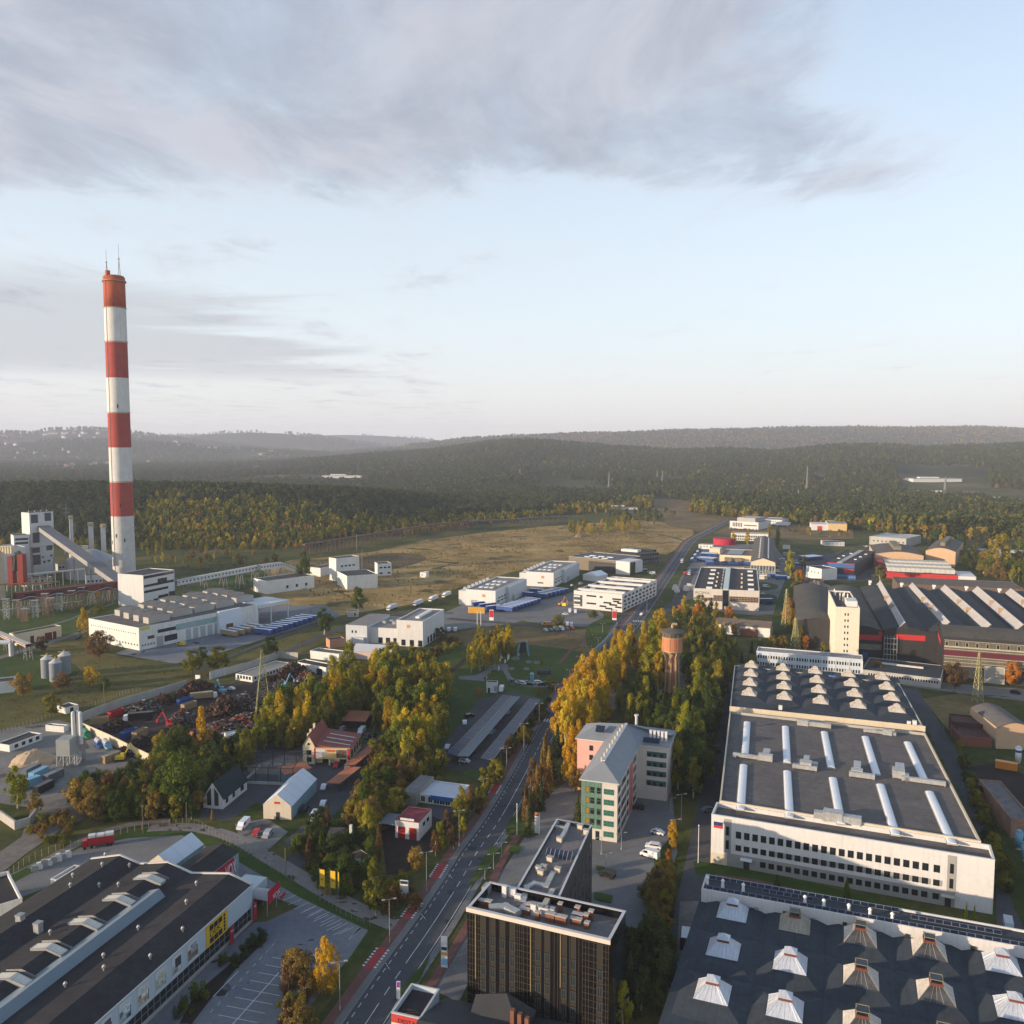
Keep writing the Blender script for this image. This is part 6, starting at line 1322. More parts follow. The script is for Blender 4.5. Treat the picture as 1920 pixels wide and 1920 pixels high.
lg.build('logo_blocks',BLK,sgn);text(sgn,'DEK',1.75,BLK,(xa+ws*.14,-.16,5.98),sx=ws*.155,ext=.02)
q=MB()
for k in range(5):q.box(xa+ws*.80,-.17,4.5+k*.86,xa+ws*.88,-.14,5.15+k*.86)
q.build('logo_marks',BLK,sgn)
BANN=[((1035,900),(1140,480)),((858,1065),(965,665)),((672,1235),(785,825)),((475,1415),(592,1000)),((265,1590),(390,1170)),((60,1750),(175,1350))]
bcols=[((.20,.09,.05),(.25,.28,.3)),((.45,.47,.5),(.05,.05,.06)),((.25,.3,.26),(.5,.48,.4)),((.26,.2,.1),(.5,.52,.5)),((.1,.16,.2),(.5,.53,.56)),((.4,.05,.1),(.08,.08,.1))]
for k,(p,q)in enumerate(BANN):
 (xa_,_),(xb2,_)=onwall(t6(*p),t6(*q));t=stn.part('banner',MB().box(xa_,-.12,4.2,xb2,0,9.0),M('banner_white',(.5,.53,.55),var=.05))
 w_2=xb2-xa_;c1,c2=bcols[k]
 MB().box(xa_+.1,-.14,4.9,xb2-.1,-.12,7.2).build('picture',M(f'banner_scene_{k}',c1,var=.95,scale=.8,fine=1.8),t);MB().box(xa_+w_2*.3,-.15,6.1,xb2-w_2*.12,-.13,8.2).build('picture',M(f'banner_room_{k}',c2,var=.7,scale=1.1,fine=2.4),t);MB().box(xa_+.1,-.16,5.,xa_+w_2*.55,-.14,6.2).build('picture',M(f'banner_floor_{k}',tuple(min(1,.5*(x+y))for x,y in zip(c1,c2)),var=.6,scale=.9),t)
REDS=M('crimson_sign',(.42,.015,.04),var=.06);WL=M('white_letter',(.72,.72,.74))
exx=Ws;stn.part('entrance_block',MB().box(Ws+.1,2.5,3.2,Ws+11,9.,5.6),WALLB);stn.part('entrance_roof',MB().box(Ws+.3,2.7,5.6,Ws+10.8,8.8,5.7),M('pale_sheet',(.5,.54,.53),var=.1,stripes=(1,1.2,.2)));stn.part('entrance_glazing',MB().box(Ws+.3,2.8,0,Ws+10.6,8.6,3.2),GL)
cp=MB().prof([(Ws+5-2.2*math.cos(PI*i/8),4.1+1.5*math.sin(PI*i/8))for i in range(9)],-2.6,2.5,'y',0,False);stn.part('canopy',cp,M('ribbed_canopy',(.38,.36,.36),var=.1,rough=.4,stripes=(1,.9,.4)),smooth=True)
for x in(2.8,7.2):
 for y in(-2.4,1.5):stn.part('canopy_post',MB().cyl(Ws+x,y,-.1,4.2,.12,.12,8),STEEL)
stn.part('canopy_sign',MB().prism([(Ws+2.8,-2.75),(Ws+8.6,-2.75),(Ws+8.6,-2.62),(Ws+2.8,-2.62)],3.0,6.6),REDS);text(stn.root,'VOX',2.0,WL,(Ws+4.9,-2.8,3.3),sx=.85,ext=.02)
stn.part('number_sign',MB().box(Ws+.5,2.2,3.3,Ws+2.2,2.45,4.5),M('navy_sign')if False else MATS['navy_sign']);text(stn.root,'2',1.,WL,(Ws+.9,2.15,3.5),ext=.02)
for x,z0,z1 in((Ws-.9,.6,5.2),(Ws-11,-.1,4.4)):o=stn.part('flag_sign',MB().box(x,-.9,z0,x+1.3,-.75,z1),REDS);text(o,'VOX',.62,WL,(x+.1,-.92,z1-1.2),ext=.02,sx=.8)
stn.part('route_sign',MB().box(Ws+8.8,-2.6,1.3,Ws+11.6,-2.5,2.1).box(Ws+10,-2.62,-.1,Ws+10.1,-2.52,1.3),REDS)
fx2=Fr(q7(1100,480),q7(1345,287),None,H=7.5,D=1);rz_=fx2 .l(q7(1262,238),9.)[1];fx2 .D=rz_*2
ax_=B('annexe','dark gabled annexe with a red VOX sign beyond the store','annexe',fx2);ax_.part('roof',MB().prof([(-.2,7.4),(fx2 .D/2,9.),(fx2 .D+.2,7.4)],0,fx2 .W,'x',0,True),ROOFT);ax_.part('wall',MB().box(.05,.1,-.2,fx2 .W-.1,fx2 .D-.1,7.35),M('grey_green_cladding',(.27,.32,.33),var=.15,stripes=(0,.8,.2)))
sg=ax_.panel('sign','f',fx2 .W*.36,fx2 .W*.86,1.8,6.9,REDS,.15,.0);tx=text(sg,'VOX',5.2,WL,(fx2 .W*.29,-.17,.7),sx=.45,ext=.02);MB().box(fx2 .W*.12,-.19,2.6,fx2 .W*.24,-.15,3.6).box(fx2 .W*.09,-.19,1.1,fx2 .W*.24,-.15,2.1).build('small_print',M('pale_print',(.5,.38,.4),var=.4,fine=4),sg)
def tent(name,label,A,Bp,rpx,H,rise,seg=5,wallm=None):
 f=Fr(A,Bp,None,H=H,D=1);f.D=2*f.l(rpx,H+rise)[1];b=B(name,label,'tent',f)
 r=MB().prof([(-.25,H-.1),(f.D/2,H+rise),(f.D+.25,H-.1)],0,f.W,'x',0,False);b.part('roof',r,M('tent_fabric',(.60,.63,.66),var=.05,rough=.5,stripes=(0,5,.12)))
 b.part('wall',MB().poly([(0,0,-.1),(f.W,0,-.1),(f.W,0,H),(0,0,H)]).poly([(f.W,f.D,-.1),(0,f.D,-.1),(0,f.D,H),(f.W,f.D,H)]),wallm or M('pale_tent_wall',(.17,.28,.33),var=.06,stripes=(0,2.5,.3)))
 gw=MB()
 for x,s_ in((0,1),(f.W,-1)):gw.poly([(x,0,-.1),(x,f.D,-.1),(x,f.D,H),(x,f.D/2,H+rise),(x,0,H)])
 b.part('gable',gw,M('tent_gable',(.58,.5,.4),var=.06,stripes=(1,2.5,.15)));return b
tent('storage_tent','white ridge tent beside the dark annexe behind the store',q7(960,378),q7(1143,246),q7(1063,190),4.2,3.0)
T1=tent('tent_hall','large white tent hall with tan gable wall beside the workshop yard',q6(637,897),q6(800,720),q6(690,676),4.6,3.6)
MB().box(-.09,T1 .D*.40,5.1,-.03,T1 .D*.60,5.8).build('sign',M('red_letter',(.5,.04,.03)),T1 .root);T1 .part('door',MB().box(-.12,T1 .D*.42,0,-.02,T1 .D*.54,2.4),DFRAME)
yd=Fr(q7(315,452),q7(450,372),q7(318,425),H=4.6);ydb=B('yard_block','small flat roofed block with a white wall on the store yard','block',yd);ydb.flat(WHITE2,ROOFT,.5,.3,WHITE)
yd2=Fr(q7(-160,640),q7(125,555),q7(-100,440),H=6);ydb2=B('yard_block','low dark roofed block with a white wall at the corner of the store yard','block',yd2);ydb2 .flat(WHITE2,ROOFT,.8,.4,WHITE)
fz=Fr(t3(325,1135),t3(850,1250),t3(690,620),H=6.4);zb=B('sign_building','low black roofed shop with a red lettered fascia above the street','shop',fz);zb.flat(WALLB,ROOFT,1.0,.3,COPING,wname='wall')
zb.panel('fascia','f',0,fz.W,4.5,6.2,M('red_fascia',(.50,.05,.045),var=.1),.1);zb.panel('cream_band','f',0,fz.W,3.,4.45,CREAM,.08);text(zb.root,'DESTAL',1.1,BLK,(fz.W*.22,-.12,4.75),ext=.02,sx=1.2)
gx_=MB().prof([(-10,3.6),(6,7.6),(20,3.2)],0,34,'x',0,True);o=zb.part('rear_roof',gx_,M('charcoal_roof',(.048,.05,.053),var=.15));o.location=(fz.W+.3,-8,0)
zb.part('dormer',MB().poly([(fz.W+8,10,6.8),(fz.W+14,13,6.5),(fz.W+15,9,9.)]).poly([(fz.W+14,13,6.5),(fz.W+21,10,6.0),(fz.W+15,9,9.)]).poly([(fz.W+8,10,6.8),(fz.W+15,9,9.),(fz.W+21,10,6.0),(fz.W+20,4,3),(fz.W+8,4,3)]),DARKM)
for k in range(3):zb.part('chimney',MB().box(fz.W+17+k*1.5,5,4,fz.W+17.8+k*1.5,6,8.4-k*.5),STACK)
jk=random.Random(3);tag(MB().box(0,0,0,2.6,.3,.12).box(.4,.6,0,2.,.9,.2).box(-.5,1.1,0,1.2,1.3,.15).box(.9,-.5,0,3.1,-.35,.1).build('scrap_planks',RUST,loc=fz.w(fz.W*.35,fz.D*.18,5.42),rz=fz.rz+.4),'loose planks lying on the black shop roof','planks')
fwk=Fr(t2(330,700),t2(595,705),None,bot=t2(340,1110),D=1);fwk.D=13.;zE=fwk.H;wk=B('workshop','cream workshop with red roofs, a billboard over its gates and three chimneys','workshop',fwk);ww=fwk.W
yend=fwk.l(t2(965,330),zE)[1];yend=min(max(yend,14),26);rise=4.2
wk.part('wall',MB().box(0,0,-.2,ww,yend,zE).prism([(0,0),(ww,0)],0,0)if False else MB().box(0,0,-.2,ww,yend,zE).poly([(0,0,zE),(ww,0,zE),(ww/2,0,zE+rise)]),CREAM)
wk.part('roof',MB().prof([(-.5,zE-.4),(ww/2,zE+rise+.1),(ww+.5,zE-.4)],-.4,yend+.3,'y',0,False),REDROOF)
x1w=fwk.l(t2(1310,880),zE-.8)[0]
wk.part('hall_wall',MB().box(ww+.02,1.5,-.2,x1w,yend-1,zE-1.6),CREAM);wk.part('hall_roof',MB().poly([(ww+.02,.2,zE+.6),(x1w+.5,.2,zE-1.5),(x1w+.5,yend-.4,zE-1.5),(ww+.02,yend-.4,zE+.6)]).poly([(ww+.02,.2,zE-1.6),(x1w+.5,.2,zE-1.7),(x1w+.5,.2,zE-1.5),(ww+.02,.2,zE+.6)]),REDROOF)
for k in range(3):y=yend*(.25+.22*k);wk.part('rooflight',MB().poly([(ww+2.2,y,zE+.32),(x1w-1,y,zE-1.22),(x1w-1,y+.7,zE-1.22),(ww+2.2,y+.7,zE+.32)]),WHITE2)
for k in range(3):wk.part('chimney',MB().box(ww*.28,yend*(.08+.16*k+(.1 if k==2 else 0)),zE,ww*.28+.8,yend*(.08+.16*k+(.1 if k==2 else 0))+.8,zE+4.2+k*.6),CREAM)
wk.wins('f',[ww*.32],zE*.52,1.8,1.8,DFRAME,GL);wk.wins('f',[ww*.34],.9,1.8,1.8,DFRAME,GL);wk.part('round_window',MB().cyl(0,0,0,.1,.5,.5,12),GL);o=bar(wk.root,'round_window')[0];o.rotation_euler[0]=PI/2;o.location=(ww/2,-.01,zE+.7)
bbz0,bbz1=zE*.36,zE*.93
bb=wk.part('billboard',MB().box(ww+.1,-1.,bbz0,x1w+.2,.0,bbz1),M('billboard_yellow',(.62,.44,.2),var=.05));L_=x1w-ww
MB().box(ww+L_*.06,-1.06,bbz0+.6,ww+L_*.33,-1.,bbz1-.2).build('poster',M('poster_white',(.6,.58,.56),var=.1),bb);MB().box(ww+L_*.64,-1.06,bbz0+.5,ww+L_*.93,-1.,bbz1-.5).build('poster',M('poster_black',(.10,.08,.07),var=.8,scale=1,fine=2),bb)
MB().box(ww+.1,-1.05,bbz0,ww+L_*.05,-1.,bbz1).box(ww+L_*.95,-1.05,bbz0,x1w+.2,-1.,bbz1).build('edge_strip',M('crimson_sign'),bb)if False else MB().box(ww+.1,-1.05,bbz0,ww+L_*.05,-1.,bbz1).box(ww+L_*.95,-1.05,bbz0,x1w+.2,-1.,bbz1).build('edge_strip',MATS['crimson_sign'],bb)
MB().box(ww+L_*.37,-1.05,bbz1-1.2,ww+L_*.61,-1.,bbz1-.6).build('red_strip',MATS['red_letter'],bb)
for x in(.42,.93):wk.part('gate_post',MB().box(ww+L_*x,-1.,0,ww+L_*x+.5,-.5,bbz0),CREAM)
for a,c in((.2,.4),(.68,.9)):wk.part('gate',MB().box(ww+L_*a,1.35,0,ww+L_*c,1.48,zE*.34),DARKM)
for k in range(4):wk.part('window',MB().box(x1w,yend*(.12+.22*k),2,x1w+.08,yend*(.25+.22*k),zE-2.4),GL)
def lean(name,label,cat,A,Bp,C,H,dz,rm,wm,posts=0):
 f=Fr(A,Bp,C,H=H);b=B(name,label,cat,f);b.part('roof',MB().poly([(-.3,-.3,H),(f.W+.3,-.3,H),(f.W+.3,f.D+.3,H+dz),(-.3,f.D+.3,H+dz)]).poly([(-.3,-.3,H-.2),(-.3,f.D+.3,H+dz-.2),(f.W+.3,f.D+.3,H+dz-.2),(f.W+.3,-.3,H-.2)]).poly([(-.3,-.3,H-.2),(f.W+.3,-.3,H-.2),(f.W+.3,-.3,H),(-.3,-.3,H)]),rm)
 if wm:b.part('wall',MB().box(0,f.D*.3 if posts else 0,-.1,f.W,f.D,H-.25+min(0,dz)),wm)
 for k in range(posts):b.part('post',MB().box(f.W*k/(posts-1)-.1,0,-.1,f.W*k/(posts-1)+.1,.2,H-.15),DFRAME)
 return b
lean('open_shed','open fronted shed with a red roof among trees behind the workshop','shed',q6(962,345),q6(1113,350),q6(985,298),4.2,1.2,ORROOF,DARKM,4)
lean('lean_to','orange roofed blue walled shed between the tent hall and the workshop','shed',q6(600,692),q6(765,650),q6(680,628),4.6,.6,ORROOF,M('teal_sheet',(.1,.19,.22),stripes=(0,.8,.3)))
lean('vehicle_shelter','long orange roofed vehicle shelter at the yard edge, nearer one','shelter',q6(948,748),q6(1080,645),q6(930,690),3.2,-.5,ORROOF,None,4);lean('vehicle_shelter','long orange roofed vehicle shelter at the yard edge, farther one','shelter',q6(1048,628),q6(1215,490),q6(1035,580),3.2,-.5,ORROOF,None,4)
ph=Fr(q6(85,822),q6(200,838),q6(262,652),H=5.,D=1)
ph=Fr(q6(72,838),q6(196,848),None,bot=q6(72,908),D=1);ph.D=ph.l(q6(320,722))[1];ph.D=19 if ph.D>30 else ph.D
hs_=B('white_house','white house with a steep dark green roof beside the tent hall','house',ph);hs_.part('wall',MB().box(0,0,-.1,ph.W,ph.D,ph.H).poly([(0,0,ph.H),(ph.W,0,ph.H),(ph.W/2,0,ph.H+5)]).poly([(ph.W,ph.D,ph.H),(0,ph.D,ph.H),(ph.W/2,ph.D,ph.H+5)]),WHITE)
hs_.part('roof',MB().prof([(-.5,ph.H-.5),(ph.W/2,ph.H+5.1),(ph.W+.5,ph.H-.5)],.0,ph.D+.4,'y',0,False),M('dark_green_roof',(.010,.026,.03),var=.2,rough=.85));hs_.part('glazed_gable',MB().poly([(ph.W*.2,-.06,ph.H*.3),(ph.W*.42,-.06,ph.H*.3),(ph.W*.42,-.06,ph.H+3.4),(ph.W*.2,-.06,ph.H+1.4)]).poly([(ph.W*.58,-.06,ph.H*.3),(ph.W*.8,-.06,ph.H*.3),(ph.W*.8,-.06,ph.H+1.4),(ph.W*.58,-.06,ph.H+3.4)]),DARKM)
hs_.wins('r',[2,6.5,12,ph.D-4],1.2,1.6,1.8,DFRAME,GL)
gr_=Fr(q6(1305,985),q6(1458,1005),q6(1365,892),bot=q6(1308,1100));ga=B('red_garage','white garage with two red doors and a dark red roof by the street','garage',gr_);ga.flat(WHITE,M('dark_red_roof',(.22,.035,.045),var=.15),.15,.25,M('dark_red_trim',(.2,.035,.04)));
for a in(.12,.6):ga.panel('door','f',gr_.W*a,gr_.W*(a+.3),0,gr_.H*.68,M('red_door',(.32,.02,.02),var=.1,stripes=(2,.5,.2)),.1)
ga.panel('sign','f',gr_.W*.2,gr_.W*.78,gr_.H*1.0,gr_.H*1.13,WHITE,.3,-.6);ga.wins('r',[gr_.D*.3,gr_.D*.6],gr_.H*.55,1.8,1.2,DFRAME,GL)
ga.part('side_canopy',MB().box(-7,3,gr_.H*.42,-.05,gr_.D,gr_.H*.46),ROOFS)
bs=Fr(q6(1440,815),q6(1700,850),q6(1520,728),bot=q6(1440,870));sb=B('blue_band_shop','low white roofed shop with a blue fascia band beside the street trees','shop',bs);sb.flat(WHITE,M('white_membrane',(.5,.52,.55),var=.12,scale=.15),.2,.3,WHITE);sb.panel('fascia','f',bs.W*.36,bs.W*.92,bs.H*.55,bs.H*1.05,BLUEP,.3);sb.wins('f',[bs.W*.12,bs.W*.3],.5,1.6,2.,WFRAME,GL);sb.wins('f',lin(bs.W*.44,bs.W*.85,4),.3,2.2,2.,WFRAME,GL)
os_=Fr(q6(1352,800),q6(1440,812),q6(1430,690),H=4.4);ob=B('old_shed','old grey shed with a rusting corrugated roof beside the blue banded shop','shed',os_);ob.flat(M('weathered_boards',(.3,.28,.25),var=.3,stripes=(0,.7,.4)),M('corrugated_asbestos',(.2,.19,.18),var=.35,stripes=(0,1.1,.5)),.05,.1)
ct=Fr(q6(865,1130),q6(945,1135),q6(850,1040),bot=q6(870,1170));cb=B('cottage','brown timber cottage with a dark roof hidden among bushes','cottage',ct);cb.part('wall',MB().box(0,0,-.1,ct.W,ct.D,ct.H),M('orange_timber',(.22,.10,.035),var=.2,stripes=(2,.3,.2)));cb.part('roof',MB().prof([(-.6,ct.H-.5),(ct.D/2,ct.H+2.8),(ct.D+.6,ct.H-.5)],-.6,ct.W+.6,'x',0,True),M('graphite_roof',(.04,.042,.047),var=.15));cb.wins('f',[ct.W*.4],1,1.2,1.4,WFRAME,GL);cb.part('chimney',MB().box(ct.W+2,ct.D*.4,0,ct.W+2.8,ct.D*.4+.8,ct.H+4),WHITE2);cb.part('rear_roof',MB().box(ct.W+.7,1,-.1,ct.W+7,ct.D,ct.H-.6),ROOFD)
sh2=Fr(q6(1010,1205),q6(1065,1240),q6(1060,1160),H=2.8);sd2=B('garden_shed','small brown roofed garden shed beside the timber cottage','shed',sh2);sd2 .flat(WHITE2,M('brown_felt',(.12,.06,.045),var=.2),.05,.1)
fs_=Fr(q6(330,690),q6(650,700),q6(430,580),H=3.5);sk=thing('steel_skeleton','bare dark steel portal frame over a sandy lot beside the workshop','frame',fs_.o,fs_.rz)
q=MB()
for k in range(5):x=fs_.W*k/4;q.tube((x,0,0),(x,0,6),.16).tube((x,fs_.D,0),(x,fs_.D,6),.16).tube((x,0,6),(x,fs_.D/2,7.5),.14).tube((x,fs_.D/2,7.5),(x,fs_.D,6),.14)
for y,z in((0,6),(fs_.D,6),(fs_.D/2,7.5)):q.tube((0,y,z),(fs_.W,y,z),.12)
q.build('portal',DARKM,sk);MB().box(-.3,-.3,-.1,fs_.W,.1,1.0).box(-.3,.1,-.1,.1,fs_.D,1.).box(-.3,fs_.D,-.1,fs_.W,fs_.D+.3,1.2).build('low_wall',CONC,sk)
def carport(label,e0,r0,e1,r1,e2=None):
 zl,zh=3.4,4.6;a,b_,c,d=G(e0,zl),G(r0,zh),G(e1,zl),G(r1,zh);t=thing('solar_carport',label,'carport',(a.x,a.y,0));o_=Vector((a.x,a.y,0));V=lambda p:tuple(p-o_)
 up=Vector((0,0,.12));pn=M('carport_panels',(.022,.042,.085),var=.15,rough=.45,spec=.2)
 m_,nt_=pn,None
 MB().poly([V(a),V(b_),V(d),V(c)]).poly([V(a-up),V(c-up),V(d-up),V(b_-up)]).build('panel_roof',pn,t)
 f=MB();n=12
 for k in range(n+1):f.tube(V(a.lerp(c,k/n)+up*.3),V(b_.lerp(d,k/n)+up*.3),.03,3)
 for k in range(1,4):f.tube(V(a.lerp(b_,k/4)+up*.3),V(c.lerp(d,k/4)+up*.3),.03,3)
 pairs=[(a,b_,c,d)]
 if e2:
  e,g_=G(e2[0],zl),G(e2[1],zl);MB().poly([V(b_),V(e),V(g_),V(d)]).build('ridge_sheet',M('ridge_sheet',(.13,.155,.18),var=.06,rough=.5),t)
  f.tube(V(b_+up),V(d+up),.12).tube(V(e),V(g_),.1)
 f.tube(V(a),V(c),.09).tube(V(b_),V(d),.09);f.build('frame',STEEL,t)
 for k in range(9):p=b_.lerp(d,(k+.3)/9);o=MB().tube(V(Vector((p.x,p.y,0))),V(Vector((p.x,p.y,zh-.1))),.14).build('post',STEEL,t)
 KEEP.append([tuple(a.xy),tuple((G(e2[0],zl)if e2 else b_).xy),tuple((G(e2[1],zl)if e2 else d).xy),tuple(c.xy)])
carport('wide solar carport with a pale ridge sheet, left of the pair by the street',s4(145,855),s4(215,878),s4(530,455),s4(590,462),(s4(290,880),s4(645,465)))
carport('narrow single slope solar carport beside the street cycle path',s4(375,890),s4(455,908),s4(715,478),s4(785,488))
kc=Fr(t4(498,948),t4(690,955),t4(520,915),bot=t4(500,1140));kcb=B('white_kiosk','small white cube building with a dark door beside the solar carport','kiosk',kc);kcb.flat(WHITE,ROOFT,.15,.2);kcb.panel('door','f',kc.W*.15,kc.W*.35,0,2.4,DFRAME,.06);kcb.panel('mural','r',.5,kc.D*.7,1,3.4,M('mural',(.3,.28,.4),var=.8,scale=1.5),.05);kcb.panel('mural','f',kc.W*.72,kc.W*.98,.8,3.4,MATS['mural'],.05)
CW=M('chimney_white',(.58,.565,.535),var=.09,streak=.28,scale=.12,fine=.5);CR=M('chimney_red',(.33,.055,.042),var=.15,scale=.15,streak=.3);CB=M('chimney_brick_red',(.38,.075,.03),var=.18,scale=.3,streak=.35);CG=M('chimney_concrete',(.52,.505,.475),var=.12,scale=.1,fine=.4,streak=.3)
g0=G((234,1092));g0_y=g0 .y;ch=thing('chimney','very tall red and white banded chimney with two aerials on top','chimney',(g0 .x,g0 .y,0))
ys=[1110,967,904,839,775,709,643,577,520];zs=[-.5]+[zof(g0 .y,y)for y in ys[1:]];rb_,rt_=9.2,8.6
rad=lambda z:rb_+(rt_-rb_)*z/zs[-1]
for k in range(8):MB().cyl(0,0,zs[k],zs[k+1],rad(zs[k]),rad(zs[k+1]),48,cap=(k==7)).build('shaft',[CG,CR,CW,CR,CW,CR,CW,CB][k],ch,smooth=False)
for c in ch.children:
 c.data.polygons.foreach_set('use_smooth',np.array([len(p.vertices)==4 for p in c.data.polygons]))
zt=zs[-1];MB().cyl(0,0,zt-4,zt-3,rt_+1,rt_+1,32).cyl(0,0,zt-26,zt-25.4,rt_+.5,rt_+.5,32).build('gallery',M('gallery_steel',(.32,.2,.1)),ch)
MB().cyl(0,0,zt,zt+1,7.6,7.6,32).cyl(0,0,zt+1.,zt+1.2,6.6,6.6,32).cyl(-2.4,-6,zt,zt+4.5,2.,2.,12).build('rim',CB,ch)
for x,y,h in((-5,-2,22),(5.5,-2,27)):
 a_=MB()
 for k in range(3):th=k*2*PI/3;a_.tube((x+1.2*math.cos(th),y+1.2*math.sin(th),zt),(x,y,zt+h*.55),.16)
 a_.tube((x,y,zt+h*.5),(x,y,zt+h),.14).box(x-.5,y-.4,zt+h*.52,x+.5,y+.4,zt+h*.58);a_.build('aerial',M('aerial_grey',(.25,.22,.24)),ch)
for k in range(5):q=MB().box(-.5,-rad(20)-.15,0,.5,-rad(20)+.3,3.2).build('opening',DARKM,ch,(0,0,[34,40,36,66,150][k]));q.rotation_euler[2]=[-.75,-.2,.55,.3,.35][k]
def block(name,label,cat,A,Bp,C,bot=None,H=None,wm=WHITE2,rm=ROOFD,wins=(),botB=None,D=None):
 f=Fr(A,Bp,C,bot=bot,botB=botB,H=H,D=D);b=B(name,label,cat,f);b.flat(wm,rm,.4,.3,None)
 for fc_,a,c,n,zf_,w_,h_ in wins:b.wins(fc_,lin((f.W if fc_ in 'fb' else f.D)*a,(f.W if fc_ in 'fb' else f.D)*c,n),f.H*zf_,w_,h_,DFRAME,GL)
 return b
BW=M('boiler_white',(.58,.585,.58),var=.07,streak=.25)
fB=Fr(s8(262,296),s8(478,282),None,bot=s8(290,870),D=14.);bo=B('boiler_tower','tall white power station tower with big dark louvres, top of the sloping conveyor','tower',fB)
zc=zof(fB.o.y,900+605/4.8);bo.part('wall',MB().box(0,0,zc,fB.W,14,fB.H),BW);bo.part('lower_wall',MB().box(fB.W*.12,1.2,-.3,fB.W*.98,13,zc-.02),BW);bo.part('roof',MB().box(.4,.4,fB.H,fB.W-.4,13.6,fB.H+.3),ROOFD)
zz=lambda py:zof(fB.o.y,900+py/4.8)
for x0,x1,p0,p1 in((.06,.35,392,315),(.63,.9,380,305),(.1,.38,570,478),(.1,.4,662,615),(.68,.95,650,600),(.1,.42,770,680),(.47,.56,715,700),(.82,.92,708,692),(.52,.62,762,742),(.7,.82,755,738)):bo.part('louvre',MB().box(fB.W*x0,(-.15 if p1<600 else 1.05),zz(p0),fB.W*x1,(0 if p1<600 else 1.2),zz(p1)),M('louvre_grey',(.07,.075,.085),var=.3,stripes=(2,.8,.5)))
for k in range(4):bo.part('roof_vent',MB().cyl(fB.W*(.1+.25*k),5,fB.H,fB.H+1.6,.5,.5,8),STEEL)
wl=Fr(s8(122,500),s8(262,492),None,H=zz(485),D=16);wb2=B('boiler_wing','white power station wing with long window strips left of the tower','wing',wl);wb2 .flat(BW,ROOFD,.4,.3)
for z in(.05,.14):wb2 .panel('window_strip','f',1,wl.W-1,wl.H*(1-z)-2.6,wl.H*(1-z)-.8,GL,.1)
block('boiler_house','long grey roofed boiler house running off behind the tower wing','boiler house',s8(-260,640),s8(230,600),None,H=zz(570),wm=BW,rm=ROOFS,D=30)
rd=thing('flue_duct','two red steel flue legs with a dark elbow before the boiler tower','duct',G(s8(150,1000)));Yr=rd.location.y;sc_=Yr/FO/4.8
zr3=lambda py:zof(Yr,900+py/4.8)
MB().box(-75*sc_,0,zr3(960),-30*sc_,6,zr3(690)).box(15*sc_,0,zr3(950),65*sc_,6,zr3(670)).build('leg',M('oxide_red',(.27,.045,.03),var=.2),rd);MB().tube((-20*sc_,3,zr3(820)),(-5*sc_,3,zr3(690)),3.2,12).tube((-5*sc_,3,zr3(690)),(30*sc_,4,zr3(670)),3.4,12).build('elbow',DARKM,rd);q=MB()
for k in range(5):q.tube((-80*sc_+k*7,-1,0),(-80*sc_+k*7,-1,zr3(945)),.4);q.tube((-80*sc_+k*7,-1,0),(-73*sc_+k*7,-1,zr3(945)),.25)
q.build('support',STEEL,rd)
block('dust_filter','tan and white filter house at the left edge with cowls on its roof','filter house',s8(-120,660),s8(32,650),None,bot=s8(30,1090),wm=M('tan_cladding',(.48,.38,.26),var=.15),rm=ROOFG,D=12)
for k in range(5):g1=G(s8(8+24*k,630),zr3(640));t=thing('roof_cowl',f"cream round cowl on the filter house at the left edge, {['first', 'second', 'third', 'fourth', 'fifth'][k]}",'vent',g1,0,'cream cowls on the filter house');MB().cyl(0,0,-3,2.4,1.1,1.1,10).build('pipe',CREAM,t);MB().cyl(0,0,2.4,3.2,1.6,1.2,10).build('cap',CREAM,t)
for px,top,wpx,lab in((657,322,30,'slim one behind the conveyor'),(832,382,42,'left of the matching pair'),(942,396,42,'right of the matching pair')):
 g1=G(s8(px,{657:820,832:830,942:835}[px]));H1=zof(g1 .y,900+top/4.8);r1=wpx/4.8/FO*g1 .y/2;t=thing('flue_stack','short silver flue stack with a flared top, '+lab,'stack',(g1 .x,g1 .y,0));MB().cyl(0,0,-.2,H1,r1,r1,16).build('shaft',M('lined_steel',(.5,.48,.45),var=.08,rough=.45),t,smooth=True);MB().cyl(0,0,H1-3,H1-.5,r1*1.3,r1*1.3,16).build('collar',M('ochre_rail',(.42,.30,.12)),t);MB().cyl(0,0,H1*.42,H1*.45,r1*1.7,r1*1.7,12).build('platform',MATS['ochre_rail'],t)
g1=G(s8(720,905));t=thing('storage_tank','broad grey storage tank with a low dome behind the sloping conveyor','tank',(g1 .x,g1 .y+22,0));MB().cyl(0,0,-.2,zof(g1 .y,900+740/4.8),21,21,36).build('shell',M('tank_grey',(.36,.37,.37),var=.1,streak=.2),t);MB().cyl(0,0,zof(g1 .y,900+740/4.8),zof(g1 .y,900+655/4.8),21,5,36).build('dome',STEEL,t)
